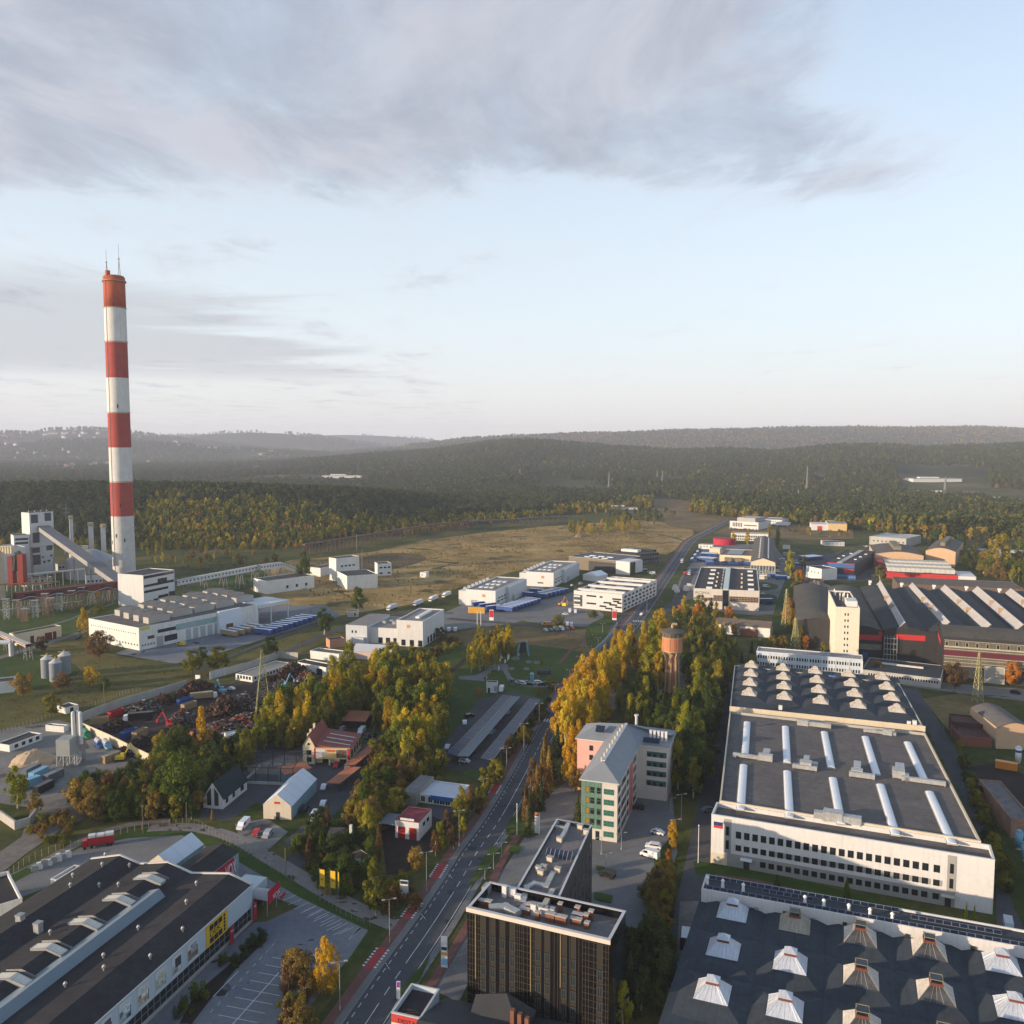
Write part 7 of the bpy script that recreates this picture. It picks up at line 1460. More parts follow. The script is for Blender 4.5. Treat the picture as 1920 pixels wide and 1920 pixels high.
def gallery(name,label,A,Bq,zA,zB,w,h,trest,roofm,wallm,n=26):
 """enclosed conveyor bridge between two measured points at heights zA, zB"""
 a,b=G(A,zA),G(Bq,zB);L=(b-a);Lh=Vector((L.x,L.y,0)).length;t=thing(name,label,'conveyor',(a.x,a.y,0),math.atan2(L.y,L.x));sl=(zB-zA)
 P=lambda s_,y,z:(s_*Lh,y,zA+sl*s_+z)
 MB().poly([P(0,-w/2-.3,0),P(1,-w/2-.3,0),P(1,w/2+.3,0),P(0,w/2+.3,0)]).poly([P(0,-w/2-.3,-.3),P(1,-w/2-.3,-.3),P(1,-w/2-.3,0),P(0,-w/2-.3,0)]).build('roof',roofm,t)
 W_1=MB()
 for y in(-w/2,w/2):W_1 .poly([P(0,y,-h),P(1,y,-h),P(1,y,-.1),P(0,y,-.1)])
 W_1 .poly([P(0,-w/2,-h),P(0,w/2,-h),P(1,w/2,-h),P(1,-w/2,-h)]);W_1 .build('wall',wallm,t)
 wd=MB()
 for k in range(n):s0=(k+.3)/n;s1_=(k+.72)/n;wd.poly([P(s0,-w/2-.05,-h*.55),P(s1_,-w/2-.05,-h*.55),P(s1_,-w/2-.05,-h*.25),P(s0,-w/2-.05,-h*.25)])
 wd.build('window',GL,t);tr2=MB()
 for k in range(n):tr2 .tube(P(k/n,-w/2-.1,-h),P((k+.5)/n,-w/2-.1,-h*.6),.16,3).tube(P((k+.5)/n,-w/2-.1,-h*.6),P((k+1)/n,-w/2-.1,-h),.16,3)
 tr2 .build('truss',BW,t)
 for s_ in trest:
  q=MB();z1=zA+sl*s_-h;x=s_*Lh;d=2.6
  for y in(-w/2,w/2):
   q.tube((x-d,y,-.2),(x-.6,y,z1),.3).tube((x+d,y,-.2),(x+.6,y,z1),.3)
   nz_=max(2,int(z1/5))
   for k in range(nz_):f0,f1=k/nz_,(k+1)/nz_;q.tube((x-d+(d-.6)*f0,y,z1*f0),(x+d-(d-.6)*f1,y,z1*f1),.17,3).tube((x-d+(d-.6)*f1,y,z1*f1),(x+d-(d-.6)*f1,y,z1*f1),.17,3)
  q.build('trestle',M('trestle_steel',(.22,.215,.2),var=.2),t)
 return t
zTop=zz(420);gallery('conveyor','long sloping conveyor gallery rising to the boiler tower',s8(1205,985),s8(390,412),12,zTop,9.5,4.2,(.18,.36,.55,.8),M('conveyor_roof',(.15,.153,.162),var=.2,scale=.1),M('conveyor_wall',(.27,.265,.26),var=.2),40)
fT=Fr(s8(1287,858),s8(1568,806),s8(1203,816),bot=s8(1295,1150));tt2=B('transfer_tower','white transfer tower with dark window strips at the foot of the sloping conveyor','tower',fT);tt2 .flat(BW,ROOFD,.5,.35)
for p0,p1,x0,x1 in((892,868,.02,.98),(970,948,.02,.98),(958,915,.45,.75),(1022,1000,.02,.78),(1095,1068,.45,.78),(1108,1090,.3,.45)):tt2 .panel('window_strip','f',fT.W*x0,fT.W*x1,zof(fT.o.y,900+p0/4.8),zof(fT.o.y,900+p1/4.8),GL,.12)
tt2 .part('undercroft',MB().box(fT.W*.8,-.15,-.1,fT.W-.02,0,fT.H*.33),DARKM)
gallery('conveyor','level conveyor gallery on trestles leading right from the transfer tower',q1(985,925),q1(1455,838),15,17,5,4.,(.12,.32,.55,.75,.95),M('pale_deck',(.40,.385,.36),var=.1),BW,24);gallery('conveyor','last level stretch of the conveyor gallery towards the white pump houses',q1(1455,838),q1(1580,822),18,18,5,4.5,(.4,.9),MATS['pale_deck'],BW,8);gallery('conveyor','short descending conveyor gallery behind the poplar',q1(1580,822),q1(1672,858),18,10,4.5,4,(.7,),MATS['pale_deck'],BW,8)
t=gallery('pipe_gallery','dark red covered pipe gallery on lattice legs before the boiler tower',s8(130,1015),s8(1045,912),16,16,6,5.5,(.02,.12,.24,.36,.5,.62,.74,.86,.97),M('dark_red_sheet',(.13,.03,.028),var=.15),MATS['dark_red_sheet'],4)
block('switch_house','white switch house with a dark flat roof under the level conveyor','building',q1(1425,912),q1(1500,928),None,bot=q1(1500,985),D=44,wins=[('r',.4,.8,3,.25,2,2.4)])
block('pump_house','low white pump house with a dark roof beside the poplar','building',q2(305,640),q2(362,645),q2(410,612),H=8);block('white_block','tall white block above the pump house with a window strip','building',q2(410,585),q2(450,592),None,H=20,D=24,wins=[('r',.2,.7,4,.6,2.4,1.4)])
block('pump_house','white and brick pump house with small square windows on the meadow edge','building',q2(455,662),q2(512,690),None,bot=q2(512,738),D=26,wins=[('f',.15,.75,3,.5,1.2,1.2)]);block('white_wall_block','plain white walled block joined to the brick pump house','building',q2(512,690),q2(612,680),None,bot=q2(512,738),D=10);block('cabin_on_stem','white two storey control cabin standing alone on the meadow','cabin',q2(688,622),q2(762,618),None,bot=q2(690,690),D=14,wins=[('f',.1,.7,3,.62,2.6,1.4),('f',.1,.7,2,.15,2.6,1.4)]);block('small_cabin','tiny white cabin alone in the dry meadow','cabin',q2(922,668),q2(957,670),None,bot=q2(922,698),D=6,wins=[('f',.3,.3,1,.4,1,1)]);block('grey_hut','small grey concrete hut beside the trees before the meadow','hut',q2(515,888),q2(578,885),None,bot=q2(520,922),D=5,wm=CONC,wins=[('f',.6,.6,1,.2,1,2)])
ff=Fr(q1(498,1138),q1(780,1192),None,bot=q1(780,1322)if False else None,botB=q1(780,1320),D=1);ff.D=ff.l(q1(1400,1052))[1];ff.D=min(ff.D,130)
fy=B('box_factory','long white factory with rows of box rooflights and a blue glazed yard side','factory',ff);fy.flat(WHITE2,ROOFG,.5,.4)
fy.wins('f',lin(ff.W*.05,ff.W*.93,20),ff.H*.68,.9,.9,WFRAME,GL,mull=0);fy.wins('f',lin(ff.W*.5,ff.W*.95,9),ff.H*.18,1.4,1.2,WFRAME,GL);Df_=ff.D
fy.panel('blue_glazing','r',Df_*.28,Df_*.62,ff.H*.55,ff.H*.82,M('teal_panes',(.26,.38,.38),var=.2,stripes=(1,3,.3)),.1);fy.panel('dark_strip','r',Df_*.14,Df_*.28,ff.H*.6,ff.H*.75,GL,.1);fy.panel('dark_gate','r',Df_*.19,Df_*.29,ff.H*.15,ff.H*.42,GL,.12);fy.panel('grey_gate','r',Df_*.13,Df_*.18,0,ff.H*.45,STEEL,.12)
for k in range(5):fy.panel('shutter','r',Df_*(.36+.06*k),Df_*(.40+.06*k),0,ff.H*.5,M('grey_shutter',(.34,.38,.39),var=.1),.1)
fy.part('white_bay',MB().box(ff.W,Df_*.62,-.1,ff.W+2.5,Df_*.82,ff.H*1.05),M('bluish_white',(.58,.64,.70),var=.04));fy.part('bay_gate',MB().box(ff.W+2.5,Df_*.68,0,ff.W+2.62,Df_*.74,ff.H*.4),M('brown_gate',(.10,.05,.04)));fy.panel('yellow_sign','r',1,7,ff.H*.86,ff.H*.99,M('lime_sign',(.5,.52,.05)),.12);fy.panel('notice','r',5.5,10,ff.H*.42,ff.H*.56,M('black_notice',(.07,.06,.03),var=.6,fine=2),.12);fy.wins('r',lin(1.5,9,5),ff.H*.15,1.2,1.2,WFRAME,GL)
fy.part('end_canopy',MB().box(ff.W*.55,Df_,ff.H*.8,ff.W+1,Df_+26,ff.H*.95),BW)
for y in(10,25):fy.part('canopy_post',MB().box(ff.W+.2,Df_+y,-.1,ff.W+.9,Df_+y+.7,ff.H*.8),BW)
bm_=None;RN=['nearest the street front','second','third','fourth','farthest']
for i,row in enumerate((((645,1122),(695,1138),(750,1152),(805,1165)),((780,1090),(830,1100),(885,1112),(940,1130)),((903,1062),(957,1072),(1010,1085),(1065,1105)),((1027,1038),(1080,1050),(1135,1062),(1185,1080)),((1140,1015),(1195,1025),(1247,1036),(1300,1052)))):
 for j,px in enumerate(row):
  X0,Y0=ff.l(q1(px[0],px[1]-6),ff.H);lab=f"curved box rooflight on the white factory, {['leftmost', 'second', 'third', 'rightmost'][j]} of the row {RN[i]}"
  if bm_ is None:
   bm_=thing('box_rooflight',lab,'rooflight',ff.w(X0,Y0,ff.H-.5),ff.rz,'box rooflights on the white factory');L2=max(7.,.74*abs(ff.l(q1(780,1084),ff.H)[1]-ff.l(q1(645,1116),ff.H)[1]));pr=[(0,0)]+[(L2*i_/8,3.6+1.3*math.sin(PI*i_/8))for i_ in range(9)]+[(L2,0)]
   MB().prof(pr[1:-1],0,5.4,'x',0,False).build('roof',ROOFG,bm_);q=MB()
   for x in(0,5.4):q.poly([(x,h_,z_)for h_,z_ in pr])
   q.poly([(0,0,0),(5.4,0,0),(5.4,0,3.6),(0,0,3.6)]).poly([(0,L2,0),(5.4,L2,0),(5.4,L2,3.6),(0,L2,3.6)]);q.build('wall',CONC,bm_)
  else:copy_tree(bm_,ff.w(X0,Y0,ff.H-.5),ff.rz,lab)
bw_=block('beige_building','long beige building with dark red doors beside the pipe bridge','building',t5(360,1310),t5(1380,1115),None,H=7,wm=CREAM,D=7)
for x in(.3,.62,.7,.8):bw_.panel('door','f',bw_.W*x,bw_.W*x+2.2,0,4.2,M('dark_red_door',(.12,.02,.025)),.12)
pb2=gallery('pipe_bridge','raised bridge of rust and white pipes ending in a lattice stand at the left edge',t5(-60,1250),t5(640,1530),9,9,3,1.6,(.35,.62,.98),M('pale_pipe',(.5,.46,.4),var=.2),M('rust_pipe',(.36,.15,.06),var=.3),3)
t=thing('pipe','white elbowed pipe coming in from the left edge beside the pipe bridge','pipe',G(t5(260,1800)));MB().tube((0,0,-.2),(0,0,8),1.3,12).tube((0,0,8),(-40,-6,8),1.3,12).build('pipe_run',BW,t);MB().tube((-14,-2,-.2),(-14,-2,7),.5,6).tube((-28,-4,-.2),(-28,-4,7),.5,6).build('post',STEEL,t)
SIL=M('silo_steel',(.20,.225,.25),var=.12,rough=.5,stripes=(2,1.2,.3))
for px,lab in(((268,1470),'left'),((365,1450),'rear right'),((315,1490),'front middle')):
 g1=G(q1(*px));r1=33/3/FO*g1 .y;h1=zof(g1 .y,q1(0,px[1]-105)[1]);t=thing('grain_silo',f'grey corrugated silo with a conical cap, {lab} of the three','silo',(g1 .x,g1 .y,0),0,'corrugated silos in the field');MB().cyl(0,0,-.1,h1,r1,r1,28).build('shell',SIL,t);MB().cyl(0,0,h1,h1+1.8,r1*1.04,.6,28).build('cap',M('silo_cap',(.45,.45,.44),rough=.5),t);MB().box(-r1,-.3,h1+1.6,r1,.1,h1+1.9).cyl(0,0,h1+1.8,h1+2.8,.4,.4,8).build('walkway',MATS['ochre_rail'],t)
block('field_house','small white building with a dark roof cut by the left edge','building',q5(-60,345),q5(90,330),None,bot=q5(90,420),D=9);block('transformer_hut','small white hut with double doors in the rough field','hut',q5(365,490),q5(425,505),None,bot=q5(400,530),D=6,wins=[('r',.3,.3,1,.1,1.6,2)])
block('site_office','long white site office with small dark windows at the concrete yard','office',q5(60,745),q5(270,668),None,bot=q5(65,790),D=7,wins=[('f',.15,.8,4,.3,1.6,1.4)]);block('white_cabin','white box cabin beside the concrete plant silos','cabin',q5(410,625),q5(440,612),None,bot=q5(410,665),D=9);block('yard_office','long low office with a pale flat roof in the scrap yard','office',t1(922,362),t1(1318,228),t1(790,325),bot=t1(925,425),rm=M('tan_felt',(.26,.235,.2),var=.15),wins=[('f',.05,.9,12,.35,1.3,1.3),('l',.1,.8,5,.35,1.2,1.6)])
block('row_building','white garage row with a dark roof of panels behind the scrap yard','garages',t1(1350,215),t1(1660,275),t1(1385,175),H=5,wins=[('f',.2,.7,2,.05,4,3.4)]);block('grey_roof_house','low white house with a grey flat roof behind clipped conifers','house',t1(1500,105),t1(1790,140),t1(1545,70),H=4.5,wm=WHITE2,rm=ROOFG);hw=Fr(q2(545,1110),q2(762,1120),None,H=4.6,D=12);hb=B('pale_roof_house','long pink walled house with a pale metal roof behind the birch grove','house',hw);hb.part('wall',MB().box(0,0,-.1,hw.W,12,4.6),M('pale_pink',(.56,.42,.38),var=.05));hb.part('roof',MB().prof([(-.5,4.4),(6,7.4),(12.5,4.4)],-.4,hw.W+.4,'x',0,True),M('pale_metal_roof',(.5,.51,.52),var=.06,rough=.5))
block('orange_garage','small orange and grey garage pair beside the lane','garage',q2(415,1050),q2(500,1040),None,H=5,wm=M('salmon_wall',(.45,.22,.15)),D=7);block('grey_garage','white fronted tin shed at the scrap yard edge','shed',t1(640,925),t1(720,975),None,H=5,wm=WHITE2,rm=WFRAME,D=5);block('brick_hut','low brick hut with a flat roof at the edge of the scrap heaps','hut',t1(275,905),t1(440,960),t1(380,870),H=4.5,wm=BRICK,rm=RUST)
g1=G(q5(470,870));cpz=lambda y:zof(g1 .y,q5(0,y)[1]);m_px=g1 .y/FO/3.42857;cpt=thing('concrete_plant','grey concrete mixing plant with three white silos and a raised hopper box','plant',(g1 .x,g1 .y,0))
for k,x in enumerate((-25,0,24)):MB().cyl(x*m_px,4+k%2,cpz(760),cpz(560),11.5*m_px,11.5*m_px,14).cyl(x*m_px,4+k%2,cpz(560),cpz(548),11.5*m_px,4*m_px,14).build('silo',M('silo_white',(.62,.62,.6),var=.06,streak=.15),cpt)
MB().box(-90*m_px,-2,cpz(805),0,4,cpz(700)).build('hopper',M('panel_grey',(.30,.31,.30),var=.08),cpt);q=MB()
for x in(-88,-45,-3,30,45):q.tube((x*m_px,-1.8,0),(x*m_px,-1.8,cpz(800)),.3).tube((x*m_px,4,0),(x*m_px,4,cpz(790)),.3).tube((x*m_px,-1.8,0),((x+30)*m_px,-1.8,cpz(810)),.16)
q.build('leg',STEEL,cpt);MB().box(-60*m_px,-1,-.1,35*m_px,3,cpz(820)).build('base',CONC,cpt)
def mound(name,label,cat,px,r,h,mat,seed,grp=None):
 rr=random.Random(seed);g1=G(px);b=MB();n,m_=18,6
 P=[[(r*(1-j/m_)*(1+.16*rr.uniform(-1,1))*math.cos(2*PI*i/n),r*.8*(1-j/m_)*(1+.16*rr.uniform(-1,1))*math.sin(2*PI*i/n),h*(j/m_)**.8*(1+.12*rr.uniform(-1,1))-.1*(j==0))for i in range(n)]for j in range(m_)]
 for j in range(m_-1):
  for i in range(n):b.poly([P[j][i],P[j][(i+1)%n],P[j+1][(i+1)%n],P[j+1][i]])
 b.poly(P[-1]);o=b.build(name,mat,None,(g1 .x,g1 .y,0),rr.uniform(0,6),smooth=True);return tag(o,label,cat,grp)
mound('sand_pile','pale sand pile at the concrete yard','sand pile',q5(215,850),9,5,M('sand',(.42,.31,.2),var=.15),1);mound('rubble_mound','grey brown rubble mound beside the tower block yard','mound',s6(1210,800),17,9,M('rubble',(.2,.165,.14),var=.35,fine=1.2),2);mound('earth_mound','earth mound alone in the dry meadow','mound',q3(335,600),9,5,M('soil',(.22,.16,.09),var=.3),4)
SCR=[M('scrap_rust',(.12,.055,.03),var=.6,fine=1.5),M('scrap_grey',(.15,.14,.135),var=.6,fine=1.5),M('scrap_dark',(.035,.03,.028),var=.6,fine=1.5),M('scrap_pale',(.32,.29,.27),var=.4),M('scrap_red',(.28,.05,.03),var=.4)]
HEAP={}
def heap(label,px,r,h,mix,seed):
 g1=G(px);key=mix
 if key not in HEAP:
  rr=random.Random(seed);b=MB();n=420
  b.cone(0,0,-.1,.6,1.5,1.5,.2,.2,2)
  for k in range(n):
   a=rr.uniform(0,2*PI);q_=math.sqrt(rr.uniform(0,1));x,y=q_*math.cos(a),q_*math.sin(a);z=max(0,(1-q_**1.3))*rr.uniform(.75,1.05)
   s_=rr.uniform(.03,.12);d=Vector((rr.gauss(0,1),rr.gauss(0,1),rr.gauss(0,.6))).normalized()*s_;p=Vector((x,y,z));e=d.cross(Vector((rr.gauss(0,1),rr.gauss(0,1),rr.gauss(0,1)))).normalized()*s_*rr.uniform(.3,.9);nn=d.cross(e).normalized()*s_*.25;m_=rr.choice(mix)
   b.poly([p-d-e+nn,p+d-e+nn,p+d+e+nn,p-d+e+nn],m_);b.poly([p-d-e+nn,p+d-e+nn,p+d-e-nn,p-d-e-nn],m_);b.poly([p-d+e-nn,p+d+e-nn,p+d+e+nn,p-d+e+nn],m_)
  HEAP[key]=b.mesh('scrap_heap',SCR)
 o=bpy.data.objects.new('scrap_heap',HEAP[key]);COL.objects.link(o);o.location=g1;o.scale=(r,r*.8,h);o.rotation_euler[2]=seed*1.3;tag(o,label,'scrap heap','scrap heaps in the yard')
RU,GY,DK,MX=(0,0,0,2,2),(1,1,2,3,0),(2,2,0,2),(0,1,3,4,2,0)
for i,(px,r,h,mx_,lab)in enumerate(((t1(370,540),15,8,RU,'brown heap against the yard wall beside the crane'),(t1(650,730),12,10,RU,'steep brown heap left of the lattice pylon'),(t1(870,690),14,9,GY,'grey heap directly left of the lattice pylon'),(t1(880,830),14,5,MX,'mixed heap below the lattice pylon'),(t1(640,880),13,4,MX,'low mixed heap near the white fronted shed'),(t1(270,830),9,5,GY,'small grey heap beside the red beam'),(t1(190,870),8,4,DK,'dark heap by the left side of the yard'),(t1(1330,370),13,9,RU,'tall rusty heap behind the blue crane'),(t1(1480,400),10,6,MX,'mixed heap before the garage row'),(t1(1210,460),7,4,GY,'small grey heap at the foot of the blue crane'),(q5(920,530),13,6,GY,'pale heap behind the white lorry'),(q5(740,640),9,5,DK,'black heap between containers and lorry'),(q5(920,770),14,6,DK,'dark heap along the tan yard wall'),(q5(1050,470),8,5,RU,'rust heap behind the blue skips'),(t1(1190,620),9,4,GY,'low grey heap beside the orange skip'),(t1(1100,400),7,3,DK,'low dark heap beside the yard office'),(q5(600,660),7,3,MX,'small mixed heap at the near wall corner'),(q5(1180,560),8,4,MX,'mixed heap at the middle of the yard'))):heap(lab,px,r*.8,h*.9,mx_,i+1)
def wall(name,label,pxs,h,t_,mat,cat='wall'):
 b=MB();wallstrip(b,[G(p)for p in pxs],h,t_,-.1);tag(b.build(name,mat),label,cat)
wall('yard_wall','long grey concrete wall along the rear of the scrap yard',[q5(510,600),q5(640,548),q5(800,490),q5(950,448),q5(1080,412),q5(1200,375)],4,.3,CONC);wall('yard_wall','tan concrete wall between scrap yard and concrete plant',[q5(508,650),q5(700,735),q5(850,812),q5(1000,885)],4,.3,BEIGE);wall('yard_wall','concrete wall beyond the gate at the yard office',[t1(660,350),t1(900,285),t1(1190,180),t1(1380,195)],4,.3,CONC);wall('yard_gate','pale sheet gate in the scrap yard wall',[t1(500,395),t1(660,352)],4.2,.25,M('pale_gate',(.42,.46,.46),stripes=(0,3,.3)),'gate');wall('low_wall','low wall of concrete blocks at the dirt track',[q5(0,1220),q5(100,1290),q5(190,1265),q5(240,1200)],3,.6,CONC);wall('noise_wall','glass noise wall along the left of the street by the park',[q3(405,1475),q3(500,1390),q3(575,1300),q3(605,1245)],3.2,.2,M('pale_blue_glass',(.38,.45,.48),var=.08,rough=.25))
rw=MB();rbr=[G(p)for p in(q2(270,575),q2(480,540),q2(750,490),q2(1000,450),q2(1190,425))];trs=thing('pipe_rack','long rusty pipe rack on many legs crossing the meadow below the forest','pipe rack',(0,0,0));q=MB()
wallstrip(q,[p+Vector((0,0,12))for p in rbr],1.6,4,11);q.build('pipe_run',M('rack_rust',(.13,.075,.06),var=.3),trs)
rs_=smooth(rbr,11);lm2=None
for p in rs_:
 o=MB().tube((-1.6,-1,-.5),(-1.6,-1,11),.4).tube((1.6,1,-.5),(1.6,1,11),.4).tube((-1.6,-1,2),(1.6,1,10),.25).tube((-1.6,-1,8),(1.6,1,8),.3)if lm2 is None else None
 lm2=lm2 or o.mesh('leg',[MATS['rack_rust']]);x=bpy.data.objects.new('leg',lm2);COL.objects.link(x);x.parent=trs;x.location=p
rk2=thing('pipe_rack','far grey pipe rack between the meadow and the pine wood','pipe rack',(0,0,0));rb3=[G(p)for p in(q2(1195,425),q2(1400,415),q2(1600,400),q2(1745,393))];q=MB();wallstrip(q,rb3,1.5,4,10);q.build('pipe_run',M('rack_grey',(.16,.14,.135),var=.2),rk2)
for p in smooth(rb3,6):x=bpy.data.objects.new('leg',lm2);COL.objects.link(x);x.parent=rk2;x.location=p
q=MB();ang=-2.05
for k in range(2):th=ang+.05*k;q.tube((rad(3)*math.cos(th)*1.02,rad(3)*math.sin(th)*1.02,3),(rt_*math.cos(th)*1.02,rt_*math.sin(th)*1.02,zt-4),.12,3)
for z in range(6,int(zt)-6,3):q.tube(((rad(z)+.2)*math.cos(ang),(rad(z)+.2)*math.sin(ang),z),((rad(z)+.2)*math.cos(ang+.05),(rad(z)+.2)*math.sin(ang+.05),z),.1,3)
q.build('ladder',STEEL,ch)
for py in(641,773,902):z=zof(g0_y,py);MB().cyl(0,0,z-.3,z,rad(z)+.7,rad(z)+.7,32).build('gallery',MATS['gallery_steel'],ch)
fr_m=None;NUM=['first','second','third','fourth','fifth','sixth','seventh','eighth','ninth','tenth','eleventh','twelfth','thirteenth','fourteenth']
for k,px in enumerate(((60,1255),(155,1250),(225,1280),(320,1240),(410,1215),(460,1230),(540,1185),(650,1170),(740,1150),(830,1115),(895,1100),(980,1090),(1055,1085),(1120,1080))):
 g1=G(s8(*px));h=[14,13,9,12,15,13,13,14,15,14,13,14,15,13][k];t=thing('lattice_frame',f'rusty lattice frame before the red pipe gallery, {NUM[k]} from the left','lattice frame',g1,.2,'lattice frames before the red gallery');q=MB()
 for x in(-1.6,1.6):
  for y in(-1.2,1.2):q.tube((x,y,-.2),(x,y,h),.17)
 for j in range(6):
  z=h*(j+1)/6
  for y in(-1.2,1.2):q.tube((-1.6,y,z),(1.6,y,z),.11,3);q.tube((-1.6,y,z-h/6),(1.6,y,z),.08,3)
 q.build('frame',M('rack_rust_red',(.26,.14,.085),var=.35)if k%3 else STEEL,t);MB().box(-2.4,-1.6,h,2.4,1.6,h+.35).build('cross_beam',STEEL,t)
for k,(p,q_,z,r_,m_)in enumerate(((s8(-40,1215),s8(560,1120),8,.7,'rust_pipe'),(s8(-40,1240),s8(740,1150),5,.5,'pale_pipe'),(s8(220,985),s8(770,925),12,.9,'boiler_white'),(s8(-40,1110),s8(540,1075),14,.5,'rust_pipe'))):
 a,b_=G(p),G(q_);t=thing('pipe',f"{['rust coloured', 'thin pale', 'white', 'thin rusty high'][k]} pipe run before the power station",'pipe',a);d=b_-a;MB().tube((0,0,z),tuple(d+Vector((0,0,z))),r_,8).build('pipe_run',MATS[m_],t);q=MB()
 for j in range(9):p_=d*(j/8);q.tube((p_.x,p_.y,-.2),(p_.x,p_.y,z),.22)
 q.build('post',STEEL,t)
for k,(A,Bq,H,m_)in enumerate(((s8(520,760),s8(640,750),7,CONC),(s8(690,610),s8(795,590),12,CREAM),(s8(770,860),s8(925,850),11,BW),(s8(985,780),s8(1030,775),10,CREAM),(s8(235,900),s8(470,870),6,CONC))):
 f_=Fr(A,Bq,None,H=H,D=9);b=B('plant_shed',f"{['low grey', 'cream tall', 'white', 'small cream', 'long grey'][k]} outbuilding among the pipes of the power station",'shed',f_);b.flat(m_,ROOFD,.3,.3);b.wins('f',lin(f_.W*.1,f_.W*.8,4),H*.45,1.6,1.8,DFRAME,GL)
g1=G((1259,1296));wz=lambda y:zof(g1 .y,y);mp=g1 .y/FO;wt=thing('water_tower','brick water tower with buttressed shaft and a drum under a flat conical roof','water tower',(g1 .x,g1 .y,0))
BK2=M('tower_brick',(.46,.18,.09),var=.18,fine=3);TC=M('tower_concrete',(.42,.30,.17),var=.15)
MB().cyl(0,0,-.3,wz(1225),12.5*mp,10.5*mp,8).build('shaft',BK2,wt);q=MB();rr_=MB()
for k in range(8):
 a=2*PI*(k+.5)/8;c,s_=math.cos(a),math.sin(a);q.tube((15*mp*c,15*mp*s_,-.3),(11.5*mp*c,11.5*mp*s_,wz(1232)),2.3*mp,4);q.tube((11.5*mp*c,11.5*mp*s_,wz(1234)),(18.5*mp*c,18.5*mp*s_,wz(1219)),1.6*mp,4);rr_.tube((19.3*mp*c,19.3*mp*s_,wz(1218)),(19.3*mp*c,19.3*mp*s_,wz(1186)),.45*mp,4)
q.cyl(0,0,wz(1226),wz(1219),11*mp,18.5*mp,8);q.build('buttress',TC,wt);MB().cyl(0,0,wz(1219),wz(1193),19*mp,19*mp,24).build('drum',BK2,wt)
rr_.cyl(0,0,wz(1220),wz(1218),19.6*mp,19.6*mp,24).cyl(0,0,wz(1194.5),wz(1193),19.5*mp,19.5*mp,24).build('ribs',TC,wt);MB().cyl(0,0,wz(1193),wz(1185),18*mp,18*mp,24).build('window_ring',M('ring_panes',(.10,.09,.075),var=.3,stripes=(0,1.6,.5)),wt);MB().cyl(0,0,wz(1185),wz(1183),23*mp,23*mp,24).cyl(0,0,wz(1183),wz(1177),23*mp,3*mp,24).build('roof',M('tower_roof',(.10,.09,.075),var=.2),wt);MB().cyl(0,0,wz(1178),wz(1171),2.6*mp,2.4*mp,8).box(-1*mp,-1*mp,wz(1172),9*mp,1*mp,wz(1168)).build('lantern',TC,wt)
KEEP.append([tuple(G(p).xy)for p in((1212,1300),(1305,1300),(1305,1352),(1212,1352))])
grove([(590,1335),(640,1292),(740,1268),(800,1275),(838,1312),(828,1395),(790,1438),(762,1460),(735,1390),(690,1362),(640,1365),(600,1392),(540,1398),(480,1400),(500,1362),(560,1352)],165,[('birch','lime'),('birch','olive'),('birch','yellow'),('birch','lime'),('birch','olive'),('broad','olive'),('broad','green'),('poplar','lime'),('poplar','yellow')],(11,20),'in the grove between the scrap yard and the solar carports','grove by the solar carports',5.,seed=1)
grove([(700,1440),(765,1400),(825,1420),(832,1470),(780,1495),(745,1530),(720,1560),(690,1570),(655,1540),(672,1490)],85,[('broad','olive'),('broad','green'),('birch','brown'),('broad','rust'),('birch','olive'),('bush','olive')],(6,11),'between the orange shelters and the blue banded shop','thicket by the shelters',3.,seed=2)
grove([(275,1450),(330,1412),(400,1405),(470,1412),(452,1470),(385,1500),(370,1540),(262,1545),(165,1545),(138,1508),(225,1495)],135,[('broad','green'),('broad','olive'),('birch','olive'),('broad','rust'),('birch','green'),('bush','green'),('broad','dark'),('broad','green')],(6,12),'in the belt left of the white house','tree belt by the white house',3.,seed=3)
grove([(470,1400),(560,1392),(640,1372),(560,1405),(520,1412)],22,[('broad','olive'),('birch','lime'),('broad','green')],(6,11),'along the lower edge of the scrap yard','trees below the scrap yard',4.,seed=4)
grove([(560,1602),(598,1548),(655,1560),(700,1598),(690,1655),(640,1690),(590,1650)],60,[('broad','green'),('broad','dark'),('bush','olive'),('birch','brown'),('bush','green')],(4,8),'around the timber cottage','garden of the timber cottage',3.,seed=5)
grove([(1048,1402),(1058,1350),(1088,1302),(1122,1285),(1140,1330),(1122,1395),(1080,1420)],44,[('poplar','gold'),('birch','gold'),('birch','yellow'),('poplar','gold'),('birch','gold')],(14,21),'in the bright stand behind the pink office wall','golden stand behind the pink office',4.2,seed=6)
grove([(1062,1460),(1075,1418),(1092,1420),(1092,1470),(1070,1500)],9,[('birch','orange'),('birch','gold'),('broad','rust')],(8,13),'against the pink office wall','trees against the pink office',3.4,seed=7)
grove([(1178,1372),(1192,1320),(1210,1300),(1290,1300),(1342,1290),(1352,1330),(1325,1420),(1300,1500),(1270,1480),(1268,1400)],130,[('broad','dark'),('birch','green'),('broad','green'),('birch','olive'),('poplar','lime'),('spruce','needle'),('birch','dark')],(10,18),'in the wood below the brick water tower','wood below the water tower',4.2,seed=8)
grove([(1275,1290),(1290,1215),(1350,1205),(1385,1240),(1362,1290)],65,[('broad','dark'),('birch','green'),('broad','olive'),('spruce','needle'),('birch','olive')],(8,15),'in the wood right of the brick water tower','wood beside the water tower',4.5,seed=9)
grove([(1250,1195),(1262,1150),(1300,1145),(1370,1165),(1385,1200),(1330,1205)],40,[('broad','orange'),('broad','olive'),('birch','green'),('broad','rust'),('birch','yellow')],(7,13),'before the lettered showroom','trees before the lettered showroom',4.5,seed=10)
